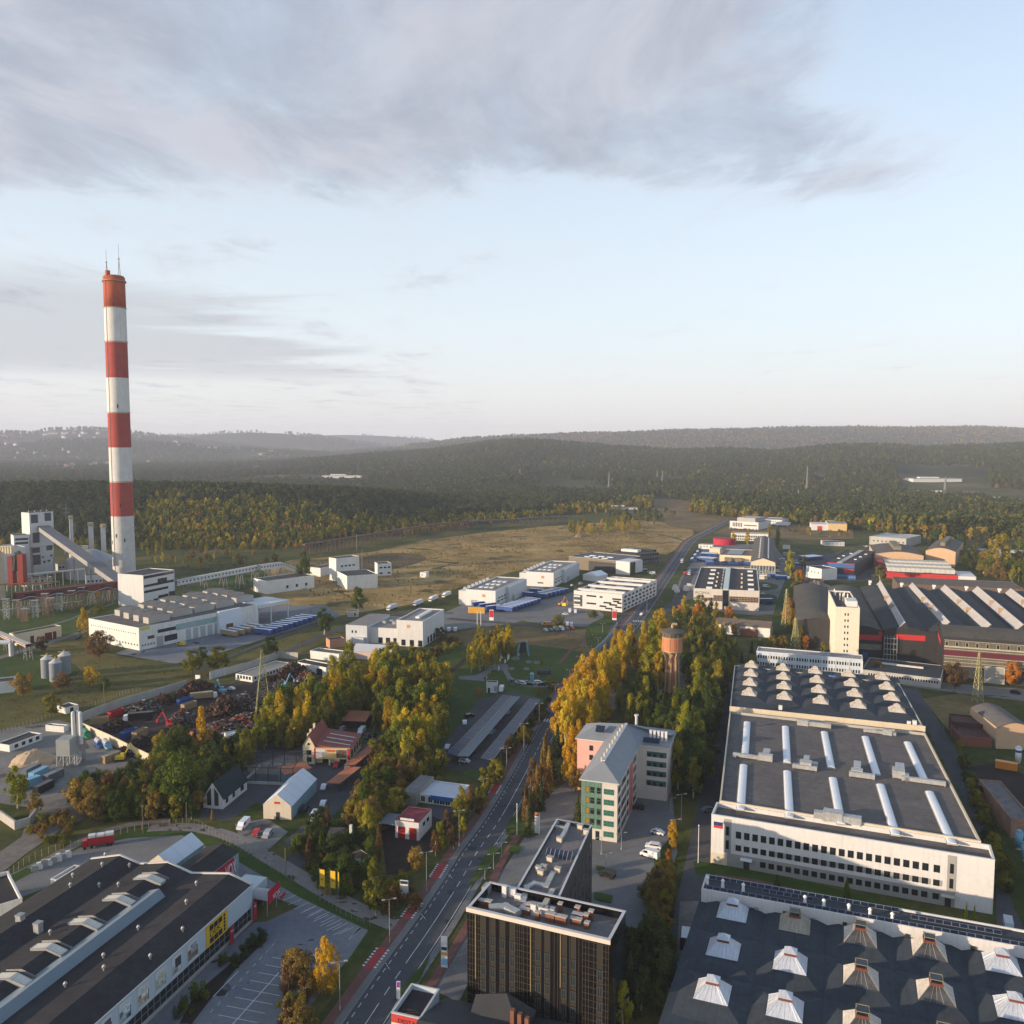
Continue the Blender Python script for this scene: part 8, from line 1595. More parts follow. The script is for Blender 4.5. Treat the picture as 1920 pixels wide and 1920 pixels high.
grove([(1195,1260),(1225,1205),(1252,1205),(1245,1290),(1215,1320)],24,[('birch','yellow'),('birch','lime'),('poplar','yellow'),('poplar','lime')],(13,20),'left of the brick water tower','bright trees left of the water tower',4.2,seed=11)
grove([(1118,1292),(1160,1228),(1186,1230),(1152,1305)],26,[('poplar','yellow'),('poplar','lime'),('poplar','gold'),('birch','yellow')],(13,19),'in the poplar row along the street before the junction','poplar row along the street',3.6,seed=32)
grove([(1482,1120),(1500,1095),(1512,1160),(1500,1225),(1478,1175)],26,[('birch','olive'),('birch','lime'),('broad','orange'),('poplar','olive')],(9,16),'along the lane left of the tower block','lane trees by the tower block',4.5,seed=12)
grove([(1385,1270),(1440,1275),(1500,1240),(1505,1225),(1420,1215),(1390,1240)],22,[('spruce','needle'),('birch','olive'),('broad','rust'),('bush','olive')],(5,10),'behind the bluish long office','trees behind the long office',4.5,seed=13)
grove([(1215,1660),(1256,1640),(1254,1790),(1210,1800)],75,[('broad','rust'),('broad','olive'),('broad','brown'),('broad','rust')],(4.5,6.5),'in the brown hedge beside the office yard','brown hedge trees beside the office yard',2.1,seed=14)
grove([(1180,1800),(1238,1795),(1242,1905),(1172,1930)],26,[('broad','dark'),('spruce','needle'),('birch','dark')],(7,11),'in the shade right of the black office','dark trees right of the black office',2.6,seed=15)
grove([(968,1560),(985,1500),(1020,1440),(1038,1450),(1012,1530),(990,1578)],20,[('spruce','rust'),('spruce','needle'),('birch','brown'),('spruce','rust')],(8,14),'between the street and the office forecourt','spruces by the office forecourt',3.2,seed=16)
grove([(1063,1008),(1200,1001),(1195,984),(1068,988)],45,[('birch','yellow'),('birch','lime'),('poplar','yellow'),('birch','olive')],(11,16),'at the far end of the meadow','yellow trees at the far end of the meadow',6,seed=17)
grove([(1150,985),(1230,984),(1290,965),(1180,965),(1140,972)],45,[('pine','needle'),('pine','dark'),('birch','olive')],(10,15),'beyond the far end of the meadow','pines beyond the meadow',6,seed=18)
grove([(1790,1045),(1930,1060),(1975,1098),(1905,1096),(1830,1082)],60,[('birch','olive'),('broad','green'),('birch','lime'),('broad','rust')],(9,17),'right of the red hall','trees right of the red hall',5.5,seed=19)
grove([(1700,1010),(1830,1005),(1960,1010),(1960,1050),(1800,1040)],60,[('birch','olive'),('birch','yellow'),('broad','green'),('pine','dark')],(11,19),'at the forest edge behind the arched halls','forest edge behind the arched halls',6,seed=20)
grove([(1460,985),(1560,992),(1610,1005),(1500,1012)],30,[('bush','olive'),('bush','rust'),('broad','yellow'),('bush','green')],(3,7),'on the open ground before the yellow building','scrub before the yellow building',5,seed=21)
grove([(1745,1400),(1790,1395),(1830,1480),(1875,1590),(1905,1690),(1880,1680),(1840,1560),(1790,1470)],46,[('bush','olive'),('bush','green'),('broad','olive'),('broad','dark')],(3,6),'along the side yard on the right','scrub along the side yard',2.6,seed=22)
grove([(880,1262),(895,1215),(950,1205),(968,1230),(940,1250)],34,[('birch','yellow'),('birch','olive'),('birch','lime')],(10,15),'beside the playground','birches beside the playground',4,seed=23)
grove([(770,1215),(850,1190),(870,1215),(790,1245)],24,[('bush','brown'),('bush','olive'),('bush','rust')],(2,4),'below the white laboratory','scrub below the laboratory',4,seed=24)
grove([(250,1040),(420,1035),(540,1052),(460,1070),(300,1062)],36,[('broad','rust'),('birch','olive'),('birch','yellow')],(6,11),'behind the level conveyor','trees behind the level conveyor',7,seed=25)
grove([(40,1570),(110,1530),(140,1545),(120,1590)],14,[('bush','olive'),('broad','rust'),('bush','brown')],(2,5),'beside the dirt track','scrub beside the dirt track',2.4,seed=26)
grove([(810,1600),(900,1480),(960,1400),(985,1380),(955,1440),(880,1560),(830,1625)],24,[('broad','olive'),('birch','brown'),('bush','olive'),('birch','lime'),('broad','yellow')],(4,9),'along the left side of the street','roadside trees on the left',4,seed=27)
grove([(970,1340),(1030,1315),(1035,1330),(985,1400)],20,[('bush','green'),('bush','olive'),('bush','dark')],(1.5,3),'between the carports and the street','bushes by the carports',3,seed=28)
grove([(525,1845),(560,1835),(600,1890),(560,1960),(520,1960)],8,[('broad','rust'),('birch','olive'),('broad','olive'),('birch','brown')],(6,10),'at the lower edge of the store car park','trees by the store car park',3.5,seed=29)
grove([(700,1650),(760,1640),(770,1700),(720,1720),(690,1700)],12,[('bush','brown'),('broad','olive'),('bush','olive')],(2,5),'by the side street mouth','scrub by the side street',3,seed=30)
grove([(130,1130),(240,1085),(330,1080),(250,1120)],10,[('birch','olive'),('birch','yellow')],(7,11),'under the red pipe gallery','trees under the red pipe gallery',8,seed=31)
TS=[('broad','green',q5(1180,1180),q5(0,755)[1],84,'very large dark green tree standing over the belt left of the white house'),('broad','dark',q5(1120,870),q5(0,640)[1],44,'dark rounded tree at the end of the tan yard wall'),('poplar','gold',q5(1305,850),q5(0,470)[1],24,'lone golden poplar in front of the scrap heaps'),('birch','lime',q5(115,1150),q5(0,875)[1],42,'yellow-green birch beside the stacked containers at the left'),('broad','rust',q5(230,1190),q5(0,1060)[1],30,'orange-brown tree right of the yellow-green birch by the containers'),('broad','olive',q1(1085,1455),q1(0,1320)[1],40,'rounded golden-olive willow, left of the pair on the grass slope'),('broad','olive',q1(1230,1440),q1(0,1300)[1],42,'rounded golden-olive willow, right of the pair on the grass slope'),('broad','green',q1(1140,1400),q1(0,1300)[1],22,'small green tree between the two rounded willows'),('broad','dark',q1(1520,1365),q1(0,1245)[1],32,'dark rounded tree at the bend of the lane above the scrap yard'),('broad','yellow',q1(505,1520),q1(0,1415)[1],28,'yellow young tree in the rough field right of the silos'),('broad','green',q1(583,1545),q1(0,1465)[1],20,'small green tree beside the yellow one in the rough field'),('broad','brown',q1(560,1360),q1(0,1215)[1],46,'bare brown tree at the corner of the white factory'),('birch','yellow',q1(475,1240),q1(0,1080)[1],20,'yellow poplar at the left end of the white factory'),('broad','olive',q1(560,1120),q1(0,1065)[1],34,'olive tree behind the left end of the white factory'),('broad','rust',q1(130,1580),q1(0,1445)[1],36,'bare rust-brown tree at the left edge below the silos'),('broad','brown',q1(345,1540),q1(0,1440)[1],30,'brown tree in front of the three silos'),('broad','olive',q5(340,560),q5(0,415)[1],30,'olive tree beside the white transformer hut'),('broad','brown',q1(235,1330),q1(0,1240)[1],22,'brown tree behind the pipe bridge stand'),('birch','green',q1(1710,955),q1(0,760)[1],28,'tall green poplar at the end of the level conveyor'),('birch','green',q2(578,888),q2(0,755)[1],30,'dark green tree by the grey hut before the meadow'),('birch','green',q2(385,1020),q2(0,868)[1],34,'green birch beside the drive above the scrap yard'),('birch','lime',q1(835,1055),q1(0,1000)[1],18,'small yellow tree before the transfer tower'),('poplar','yellow',q3(590,1440),q3(0,1250)[1],18,'slim yellow poplar by the street, left of the pair'),('poplar','yellow',q3(627,1440),q3(0,1290)[1],14,'slim yellow poplar by the street, right of the pair'),('poplar','yellow',q3(515,1530),q3(0,1375)[1],14,'slim golden poplar by the noise wall'),('poplar','yellow',q3(795,1350),q3(0,1195)[1],14,'slim yellow poplar left of the water tower roof'),('poplar','gold',q3(650,1640),q3(0,1505)[1],16,'golden poplar alone between path and wood'),('poplar','lime',q3(615,1860),q3(0,1640)[1],14,'narrow yellow-green poplar behind the golden stand'),('poplar','red',q3(672,1500),q3(0,1365)[1],13,'crimson narrow tree, left of the two red ones'),('poplar','red',q3(722,1500),q3(0,1325)[1],14,'crimson narrow tree, right of the two red ones'),('birch','gold',q3(725,1560),q3(0,1440)[1],13,'golden tree below the right crimson tree'),('birch','lime',q3(845,1690),q3(0,1375)[1],50,'big bright yellow-green tree touching the water tower shaft'),('birch','yellow',q3(915,1290),q3(0,1115)[1],30,'yellow tree behind the water tower near the street'),('broad','red',q3(1150,1460),q3(0,1345)[1],26,'red-orange rounded tree right of the water tower'),('broad','orange',q3(1055,1160),q3(0,1095)[1],16,'orange tree left front of the lettered showroom'),('birch','olive',q3(1300,1650),q3(0,1365)[1],26,'loose olive tree at the right edge of the tower wood'),('spruce','needle',q3(1500,1520),q3(0,1420)[1],13,'small dark spruce left of the bluish long office'),('spruce','needle',q3(1390,1690),q3(0,1490)[1],14,'dark spruce at the corner of the rear hall'),('birch','lime',q2(525,1200),q2(0,1050)[1],26,'yellow birch in front of the pink walled house'),('birch','lime',s4(1790,880),s4(0,495)[1],34,'tall lit yellow-green birch by the lane right of the green office'),('birch','dark',s4(1700,830),s4(0,560)[1],26,'tall dark tree right of the green office roof'),('spruce','needle',s4(905,880),s4(0,655)[1],25,'dark green spruce beside the street before the golden stand'),('spruce','rust',s4(825,960),s4(0,700)[1],22,'thin rust-tinged larch at the street edge'),('birch','gold',s4(1010,1000),s4(0,670)[1],32,'tall orange-gold tree directly left of the pink office wall'),('spruce','needle',s1(500,1325),s1(0,1000)[1],24,'dark spruce standing before the green glazed corner'),('broad','gold',q8(165,1110),q8(0,785)[1],44,'bright orange-gold tree between store car park and street'),('birch','olive',q6(1180,1600),q6(0,1240)[1],44,'drooping olive birch at the slab road mouth'),('poplar','brown',q6(1205,1260),q6(0,1020)[1],14,'bare brown poplar beside the garage yard'),('birch','lime',q6(1130,1120),q6(0,890)[1],32,'yellow-green birch left of the red doored garage'),('broad','brown',q6(1040,1010),q6(0,840)[1],32,'brown tree left of the yellow-green birch by the garage'),('birch','lime',q6(1590,1170),q6(0,1000)[1],24,'yellow-green tree right of the red doored garage'),('birch','brown',q6(1640,1080),q6(0,920)[1],18,'tan tree behind the yellow-green one right of the garage'),('birch','olive',q6(1730,980),q6(0,770)[1],30,'olive tree before the right end of the blue banded shop'),('broad','rust',q6(1440,1330),q6(0,1150)[1],30,'rust-brown tree at the garage yard corner'),('spruce','green',q6(815,1420),q6(0,1270)[1],12,'small conical thuja by the store fence'),('spruce','green',q6(830,1260),q6(0,1030)[1],20,'green conifer before the timber cottage'),('spruce','needle',q6(735,1180),q6(0,1015)[1],24,'blue-grey spruce left of the timber cottage'),('spruce','rust',q6(130,985),q6(0,905)[1],10,'small orange conifer in front of the white house'),('birch','olive',q6(690,500),q6(0,280)[1],36,'bright olive tree left of the workshop chimneys'),('broad','olive',q6(1600,680),q6(0,560)[1],22,'rusty olive tree at the carport turning circle'),('birch','olive',q4(920,780),q4(0,660)[1],26,'olive green tree before the red hall gable'),('broad','rust',q4(900,1425),q4(0,1320)[1],24,'dark red-brown tree behind the pyramid rooflights'),('broad','brown',q4(1440,1520),q4(0,1345)[1],34,'bare brown tree before the panelled works front'),('broad','orange',q4(1830,1500),q4(0,1335)[1],28,'orange tree right of the grey works gate'),('broad','gold',q4(1925,1490),q4(0,1310)[1],30,'gold tree cut by the right edge at the works front'),('birch','lime',q4(530,1265),q4(0,1195)[1],13,'small green tree at the left foot of the tower block'),('birch','orange',q4(408,1250),q4(0,1150)[1],14,'bright orange tree on the lane left of the tower block'),('birch','olive',q4(1750,700),q4(0,450)[1],44,'tall olive birch rising beside the flyover'),('birch','olive',q4(1640,720),q4(0,620)[1],30,'olive birch right of the red hall'),('birch','lime',s6(965,690),s6(0,445)[1],17,'tall yellow tree in the verge between the truck yards'),('birch','green',s6(1085,620),s6(0,495)[1],12,'green tree by the small two storey house'),('birch','olive',s6(720,665),s6(0,550)[1],13,'green tree before the lattice gable'),('poplar','olive',s6(855,420),s6(0,225)[1],11,'dark slim poplar beside the gabled hall, right one'),('poplar','olive',s6(780,310),s6(0,205)[1],9,'slim olive poplar beside the showroom end'),('birch','yellow',s6(455,390),s6(0,270)[1],11,'yellow tree before the depot office, left'),('birch','yellow',s6(585,390),s6(0,265)[1],11,'yellow tree before the depot office, right'),('broad','olive',q3(185,1260),q3(0,1155)[1],24,'olive tree in the small car park by the plaza'),('broad','green',q3(425,1190),q3(0,1125)[1],18,'green tree at the corner below the zigzag office'),('spruce','green',s3(980,375),s3(0,240)[1],26,'dark spruce before the middle of the long white office front'),('spruce','dark',s3(612,300),s3(0,225)[1],22,'dark conifer on the lawn before the white office front'),('spruce','lime',s3(1612,480),s3(0,370)[1],12,'yellow-green thuja at the white office end, left of two'),('spruce','lime',s3(1655,490),s3(0,390)[1],12,'yellow-green thuja at the white office end, right of two'),('poplar','gold',s7(1750,400),s7(0,165)[1],20,'slim gold tree beside the parked white vans'),('poplar','orange',s7(1715,520),s7(0,400)[1],14,'orange slim tree below the gold one by the vans'),('birch','lime',s7(1340,1860),s7(0,1480)[1],44,'bright yellow-green tree at the lower edge right of the black office'),('spruce','green',s7(700,1860),s7(0,1690)[1],12,'green thuja at the foot of the black office, left'),('spruce','green',s7(790,1880),s7(0,1760)[1],9,'green thuja at the foot of the black office, middle'),('broad','olive',t4(1680,1100),t4(0,900)[1],24,'olive round tree at the end of the motorcycle parking'),('spruce','lime',t4(1500,640),t4(0,425)[1],9,'small conical yellow-green tree on the park lawn'),('birch','orange',t4(360,1200),t4(0,1030)[1],12,'small orange tree beside the white kiosk'),('poplar','orange',t4(1448,1190),t4(0,1030)[1],6,'thin orange sapling above the carport lawn'),('birch','brown',q2(1020,1250),q2(0,1080)[1],5,'thin pale poplar trunk on the lawn below the laboratory'),('broad','dark',q2(1040,1045),q2(0,980)[1],20,'dark tree against the laboratory side wall')]
for a in TS:tpx(*a)
for k,px in enumerate((t1(1545,165),t1(1575,168),t1(1605,170),t1(1640,168),t1(1670,172))):tpx('spruce','needle',px,px[1]-13,7,f"clipped dark conifer before the grey roofed house, {['first', 'second', 'third', 'fourth', 'fifth'][k]} from the left",'clipped conifers')
for k,(px,w_)in enumerate(((q7(1260,930),62),(q7(1330,930),60),(q7(1375,880),56),(q7(1410,820),54),(q7(1440,830),46),(q7(1480,790),56),(q7(1120,1130),90),(q7(1040,1210),90),(q7(1460,745),28))):
 g1=G(px);tree('bush','dark' if k%3 else 'green',g1 .x,g1 .y,2.8*w_/60,w_/3/FO*g1 .y,f"dark clipped shrub along the pale blue store wall, {['first', 'second', 'third', 'fourth', 'fifth', 'sixth', 'large right', 'large left', 'narrow'][k]}",'shrubs along the store wall')
TYRE=M('tyre',(.012,.012,.013));CARGL=GLASS('car_glass',(.012,.015,.018),.08)
PAINT={n:M('paint_'+n,c,rough=.3,var=.04,spec=.5)for n,c in{'white':(.66,.67,.69),'black':(.012,.013,.015),'red':(.38,.02,.025),'silver':(.35,.37,.4),'blue':(.02,.07,.25),'yellow':(.6,.45,.03),'orange':(.55,.2,.03),'green':(.03,.18,.09),'grey':(.12,.13,.14),'tan':(.3,.22,.12),'lightblue':(.15,.33,.45)}.items()}
def wheels(t,xs,ys,r):
 me=None
 for y in ys:
  for x in xs:
   if me is None:b=MB();b.tube((-.12,0,0),(.12,0,0),r,12);me=b.mesh('wheel',[TYRE])
   o=bpy.data.objects.new('wheel',me);COL.objects.link(o);o.parent=t;o.location=(x,y,r)
def car_proto(kind):
 t=thing(kind if kind!='suv' else 'parked_car','car','car')
 L,w,prof,win={'parked_car':(4.3,1.8,[(-2.15,.32),(-2.15,.82),(-1.35,.98),(-.75,1.45),(.95,1.47),(1.75,1.02),(2.15,.9),(2.15,.32)],[(-1.2,1.0),(-.72,1.36),(.92,1.38),(1.55,1.02)]),'suv':(4.7,1.9,[(-2.35,.4),(-2.35,1.0),(-1.4,1.15),(-.8,1.72),(1.7,1.74),(2.25,1.15),(2.35,.4)],[(-1.25,1.18),(-.75,1.62),(1.66,1.64),(2.1,1.18)]),'van':(5.6,2.0,[(-2.8,.4),(-2.8,1.1),(-2.0,1.3),(-1.3,2.35),(2.75,2.45),(2.8,.4)],[(-1.9,1.35),(-1.35,2.1),(-.3,2.1),(-.3,1.35)])}[kind]
 b=MB().prof(prof+[prof[0]],-w/2,w/2,'x');b.build('body',PAINT['white'],t)
 MB().prof(win+[win[0]],-w/2-.015,w/2+.015,'x').build('window',CARGL,t)
 a,c=win[0],win[1];q=MB().poly([(-w/2+.12,a[0]-.05,a[1]+.02),(w/2-.12,a[0]-.05,a[1]+.02),(w/2-.16,c[0]-.05,c[1]),(-w/2+.16,c[0]-.05,c[1])]);q.build('windscreen',CARGL,t)
 MB().box(-w/2+.1,-L/2-.02,.62,-w/2+.5,-L/2+.05,.8).box(w/2-.5,-L/2-.02,.62,w/2-.1,-L/2+.05,.8).build('headlight',PAINT['silver'],t)
 wheels(t,(-w/2+.05,w/2-.05),(-L/2+.8,L/2-.8),.33);return t
def lorry_proto():
 t=thing('lorry','lorry','lorry');MB().prof([(-6,.7),(-6.1,1.8),(-5.8,3.0),(-4.2,3.2),(-4.2,.7),(-6,.7)],-1.2,1.2,'x').build('cab',PAINT['white'],t);MB().box(-1.1,-6.12,1.8,1.1,-5.75,2.6).build('windscreen',CARGL,t);MB().box(-1.25,-3.9,1.2,1.25,6,3.8,0,1).build('cargo_box',[PAINT['white'],PAINT['white']],t);MB().box(-.5,-5,.7,.5,5.8,1.15).build('chassis',DARKM,t);wheels(t,(-1.1,1.1),(-5.1,-2.5,3.5,4.8),.5);return t
def trailer_proto():
 t=thing('trailer','trailer','trailer');MB().box(-1.25,-6.8,1.2,1.25,6.8,3.95,0,1).build('cargo_box',[PAINT['blue'],PAINT['white']],t);MB().box(-.5,-6.5,.8,.5,6.5,1.18).build('chassis',DARKM,t);MB().box(-1.2,-6.86,1.25,-.05,-6.81,3.85).box(.05,-6.86,1.25,1.2,-6.81,3.85).build('door',PAINT['blue'],t);wheels(t,(-1.1,1.1),(2.5,3.8,5.1),.5);MB().box(-.9,-5,0,-.75,-4.85,.9).box(.75,-5,0,.9,-4.85,.9).build('leg',DARKM,t);return t
VP={};USED=set()
def veh(kind,px,heading,color,label,group=None,z=.1,top=None):
 mk={'lorry':lorry_proto,'trailer':trailer_proto}.get(kind,lambda:car_proto(kind))
 if kind not in VP:VP[kind]=mk();r=VP[kind]
 else:r=copy_tree(VP[kind])
 g1=px if isinstance(px,Vector)else G(px);r.location=(g1 .x,g1 .y,z);r.rotation_euler[2]=heading;r['label']=label
 r['category']={'parked_car':'car','suv':'car'}.get(kind,kind)
 if group:r['group']=group
 elif 'group' in r:del r['group']
 for c in r.children:
  n=c.name.split('.')[0]
  if n in('body','cargo_box','door')and not(kind=='lorry' and n=='door'):
   c.material_slots[0].link='OBJECT';c.material_slots[0].material=PAINT[color]
   if n=='cargo_box':c.material_slots[1].link='OBJECT';c.material_slots[1].material=PAINT[top or 'white']
 return r
def dirpx(p,q):d=G(q)-G(p);return math.atan2(d.y,d.x)+PI/2
ORN=['first','second','third','fourth','fifth','sixth','seventh','eighth','ninth','tenth','eleventh','twelfth']
def trow(p,q,n,color,label,group,top=None,flip=0,turn=None):
 a,b=G(p),G(q);d=(b-a);h=math.atan2(d.y,d.x)+(PI if flip else 0)+(turn or 0)
 for k in range(n):veh('trailer',a.lerp(b,k/max(1,n-1)),h,color,f'{ORN[k]} {label}',group,top=top)
trow(q1(1480,1232),q1(1735,1152),10,'blue','from the left of the blue trailers beside the white factory','blue trailers beside the white factory');trow(q1(1290,1240),q1(1440,1205),5,'tan','from the left of the weathered trailers beside the white factory','weathered trailers beside the white factory')
trow(q2(1400,892),q2(1555,842),9,'blue','from the front of the blue trailers along the nearer warehouse','blue trailers along the nearer warehouse');trow(q2(1600,815),q2(1715,785),6,'blue','from the front of the blue trailers along the farther warehouse','blue trailers along the farther warehouse');trow(q2(1265,862),q2(1340,885),3,'blue','of the blue trailers at the gate of the nearer warehouse','blue trailers at the warehouse gate');trow(q2(1545,810),q2(1585,790),2,'blue','of the pair of blue trailers between the warehouses','pair between the warehouses')
trow(s6(160,535),s6(280,545),6,'blue','of the front row of trailers beside the loading hall','front trailer row at the loading hall');trow(s6(180,495),s6(300,500),6,'blue','of the rear row of trailers beside the loading hall','rear trailer row at the loading hall');trow(s6(85,545),s6(155,450),4,'blue','of the trailers parked end to end along the street fence','trailers along the street fence',turn=PI/2);trow(s6(1095,530),s6(1215,520),9,'blue','of the white roofed trailers left of the depot hall','trailers left of the depot hall');trow(s6(1620,480),s6(1700,560),7,'blue','of the trailers right of the depot hall','trailers right of the depot hall',turn=PI/2-.3);trow(s6(270,575),s6(560,580),5,'blue','of the low trailers behind the lettered showroom','trailers behind the lettered showroom',turn=PI/2)
for k,(px,c)in enumerate(((q2(765,880),'white'),(q2(912,855),'white'),(q2(998,830),'white'),(q2(1072,808),'white'))):veh('lorry',px,dirpx(px,(px[0]-30,px[1]+11)),c,f"white lorry parked at the meadow edge, {ORN[k]} from the left",'white lorries at the meadow edge')
for px,c,lab in((s6(725,690),'blue','blue lorry right of the lettered showroom, left of three'),(s6(800,690),'blue','blue lorry right of the lettered showroom, middle of three'),(s6(895,705),'blue','blue lorry right of the lettered showroom, right of three'),(s6(1300,680),'blue','blue lorry in front of the red and blue depot')):veh('lorry',px,dirpx(px,(px[0]+30,px[1]+1)),c,lab)
for px,q_,c,lab in((q5(890,590),q5(780,600),'black','white cabbed lorry with a dark tipper body in the scrap yard'),(t1(440,600),t1(540,590),'tan','white cabbed lorry with a tan skip at the rear of the scrap yard'),(q7(555,262),q7(470,275),'red','red lorry loaded with white sacks on the store yard'),(q3(1070,790),q3(1055,830),'silver','silver lorry driving on the far street'),(q5(730,1005),q5(800,985),'red','lorry with a red box on the concrete plant yard'),(s6(60,660),s6(40,700),'blue','blue lorry entering the street by the loading yard')):
 r=veh('lorry',px,dirpx(px,q_),c,lab,top=c)
 if 'sacks' in lab:r.scale=(.85,.72,.85)
 if 'sacks' in lab:recolor(r,'cab',PAINT['red']);MB().box(-1.1,-3.7,3.8,1.1,-1,4.6).box(-1.1,-.7,3.8,1.1,2.4,4.5).box(-1.,2.7,3.8,1.1,5.8,4.7).build('cargo',WHITE2,r)
CARS=[('parked_car',s1(1175,1180),s1(1100,1170),'black','black car behind the green office'),('parked_car',s1(1400,1465),s1(1500,1490),'white','white saloon beside the office yard hedge'),('suv',s1(1350,1625),s1(1250,1610),'white','white estate car between saloon and van'),('van',s1(1312,1725),s1(1200,1690),'white','white van next to the white estate car'),('suv',s7(1215,630),s7(1120,600),'black','black estate car on the office yard'),('van',q6(330,1035),q6(280,1080),'white','big white van by the tent hall parking'),('parked_car',q6(418,1075),q6(390,1110),'red','red car beside the slab road'),('parked_car',q6(450,1090),q6(420,1125),'black','black car between red and silver cars'),('suv',q6(485,1092),q6(455,1130),'silver','silver car nearest the slab road lawn'),('suv',q6(725,925),q6(745,890),'black','black car beside the tent hall side wall'),('parked_car',q6(848,785),q6(830,820),'white','white car in the workshop drive, farther'),('parked_car',q6(845,890),q6(865,850),'white','white car in the workshop drive, nearer'),('van',q6(785,985),q6(760,1020),'white','white box van at the drive hedge'),('parked_car',q6(928,645),q6(915,665),'red','red car under the workshop billboard'),('van',q6(1003,672),q6(985,700),'silver','silver van beside the orange shelter'),('suv',q6(965,412),q6(945,425),'silver','silver off-road car behind the workshop hall'),('van',q6(1090,430),q6(1070,450),'white','white camper van behind the workshop'),('suv',q6(1125,460),q6(1105,480),'black','black car wreck row behind the workshop, first'),('parked_car',q6(1160,450),q6(1140,470),'black','black car wreck row behind the workshop, second'),('suv',s4(295,610),s4(340,600),'black','dark estate car left of the wide carport'),('parked_car',s4(263,655),s4(265,690),'white','small white car left of the wide carport'),('parked_car',s4(145,825),s4(130,850),'white','white car at the near left of the wide carport'),('parked_car',s4(262,922),s4(320,930),'white','white car below the wide carport'),('van',t4(770,1115),t4(745,1170),'white','white van beside the white kiosk'),('suv',s4(310,870),s4(330,850),'black','dark car under the end of the wide carport'),('parked_car',s4(455,718),s4(475,700),'lightblue','pale blue car in the bay between the carports'),('parked_car',s4(560,585),s4(580,565),'silver','silver car under the far half of the wide carport'),('parked_car',t1(710,500),t1(670,495),'white','white car alone in the scrap yard'),('van',q1(1020,1290),q1(980,1285),'yellow','yellow tow van before the white factory'),('suv',q1(440,1255),q1(410,1270),'black','dark car left of the white factory'),('parked_car',q1(1720,975),q1(1700,975),'white','white car by the poplar at the switch house'),('van',q2(1085,1000),q2(1090,980),'white','white van beside the laboratory, left'),('van',q2(1122,1000),q2(1127,980),'white','white van beside the laboratory, right'),('parked_car',q3(700,1278),q3(690,1300),'red','red car driving on the street by the noise wall'),('parked_car',q3(780,1165),q3(760,1175),'white','white car at the street junction'),('van',q3(262,1145),q3(262,1165),'white','white van in the plaza car park, left'),('van',q3(302,1150),q3(302,1170),'white','white van in the plaza car park, right'),('parked_car',q3(230,1165),q3(210,1165),'white','white car in the plaza car park'),('van',q3(245,1240),q3(245,1220),'white','white van among the island plants, left'),('van',q3(275,1245),q3(275,1225),'white','white van among the island plants, right'),('van',q3(90,1240),q3(70,1240),'orange','orange van at the left end of the plaza car park'),('suv',q3(280,958),q3(300,950),'silver','silver car behind the zigzag office'),('suv',q3(340,945),q3(360,940),'white','white car behind the zigzag office'),('van',s6(865,640),s6(890,640),'white','white van beside the lattice gable'),('van',s6(752,775),s6(785,775),'white','white van at the first grass island right of the showroom'),('parked_car',s6(725,840),s6(745,840),'white','white car at the second grass island'),('lorry',s6(735,920),s6(700,920),'blue','dark blue lorry at the third grass island'),('suv',s7(1395,-40),s7(1350,-30),'black','dark car at the rear of the office yard'),('parked_car',s2(140,1025),s2(100,1030),'grey','grey car beside the left side of the grey hall'),('suv',q4(1860,1555),q4(1890,1560),'black','black car by the works road on the right'),('van',s3(1837,520),s3(1845,560),'silver','silver car at the right end of the office lawn'),('van',q2(1730,860),q2(1700,855),'yellow','yellow machine carrier in the plaza yard')]
for a in CARS:veh(a[0],a[1],dirpx(a[1],a[2]),a[3],a[4])
for k in range(9):
 px=t4(970+k*62+(k>5)*90,960+(k%2)*26+k*4);veh('parked_car' if k%3 else 'suv',px,.3+.2*k,['black','grey','black','silver','black','black','white','black','black'][k],f'dark vehicle on the strip beside the park lawn, {ORN[k]} from the left','vehicles beside the park lawn')
for i,(px,q_,c,lab)in enumerate(((q5(830,690),q5(880,670),'blue','blue open skip in the scrap yard, nearer'),(q5(900,690),q5(960,660),'tan','tan open skip beside the nearer blue one'),(q5(1190,480),q5(1240,465),'blue','blue skip at the rear of the scrap yard'),(q5(1215,510),q5(1260,495),'tan','tan skip in front of the rear blue one'),(q5(640,605),q5(690,600),'tan','tan skip by the grey wall'),(q5(745,560),q5(775,550),'red','red skip under the grey wall'),(t1(1330,590),t1(1430,570),'orange','orange skip at the right of the scrap yard'),(q5(250,950),q5(310,920),'lightblue','pale blue container in the concrete yard'),(q5(200,930),q5(300,880),'grey','grey container left of the pale blue one'),(q5(345,965),q5(400,940),'grey','grey-green container in front of the pale blue one'),(q5(280,1040),q5(360,1000),'black','long dark container at the dirt track'),(q5(190,1010),q5(215,1000),'lightblue','teal container behind the yellow-green birch'),(q5(715,845),q5(755,830),'tan','brown tipper box beside the yellow digger'),(s5(870,930),s5(900,935),'orange','orange brown crate pile on the works yard'))):
 a,b=G(px),G(q_);t=thing('container',lab,'container',a,math.atan2(b.y-a.y,b.x-a.x));MB().box(-3.6,-1.25,.2,3.6,-1.13,2.9).box(-3.6,1.13,.2,3.6,1.25,2.9).box(-3.6,-1.13,.2,-3.48,1.13,2.9).box(3.48,-1.13,.2,3.6,1.13,2.9).box(-3.48,-1.13,.2,3.48,1.13,2.2 if i<7 else 2.86).build('shell',PAINT[c],t);q=MB()
 for k in range(9):q.box(-3.5+k*.85,-1.32,.25,-3.38+k*.85,-1.25,2.85)
 q.build('ribs',PAINT[c],t)
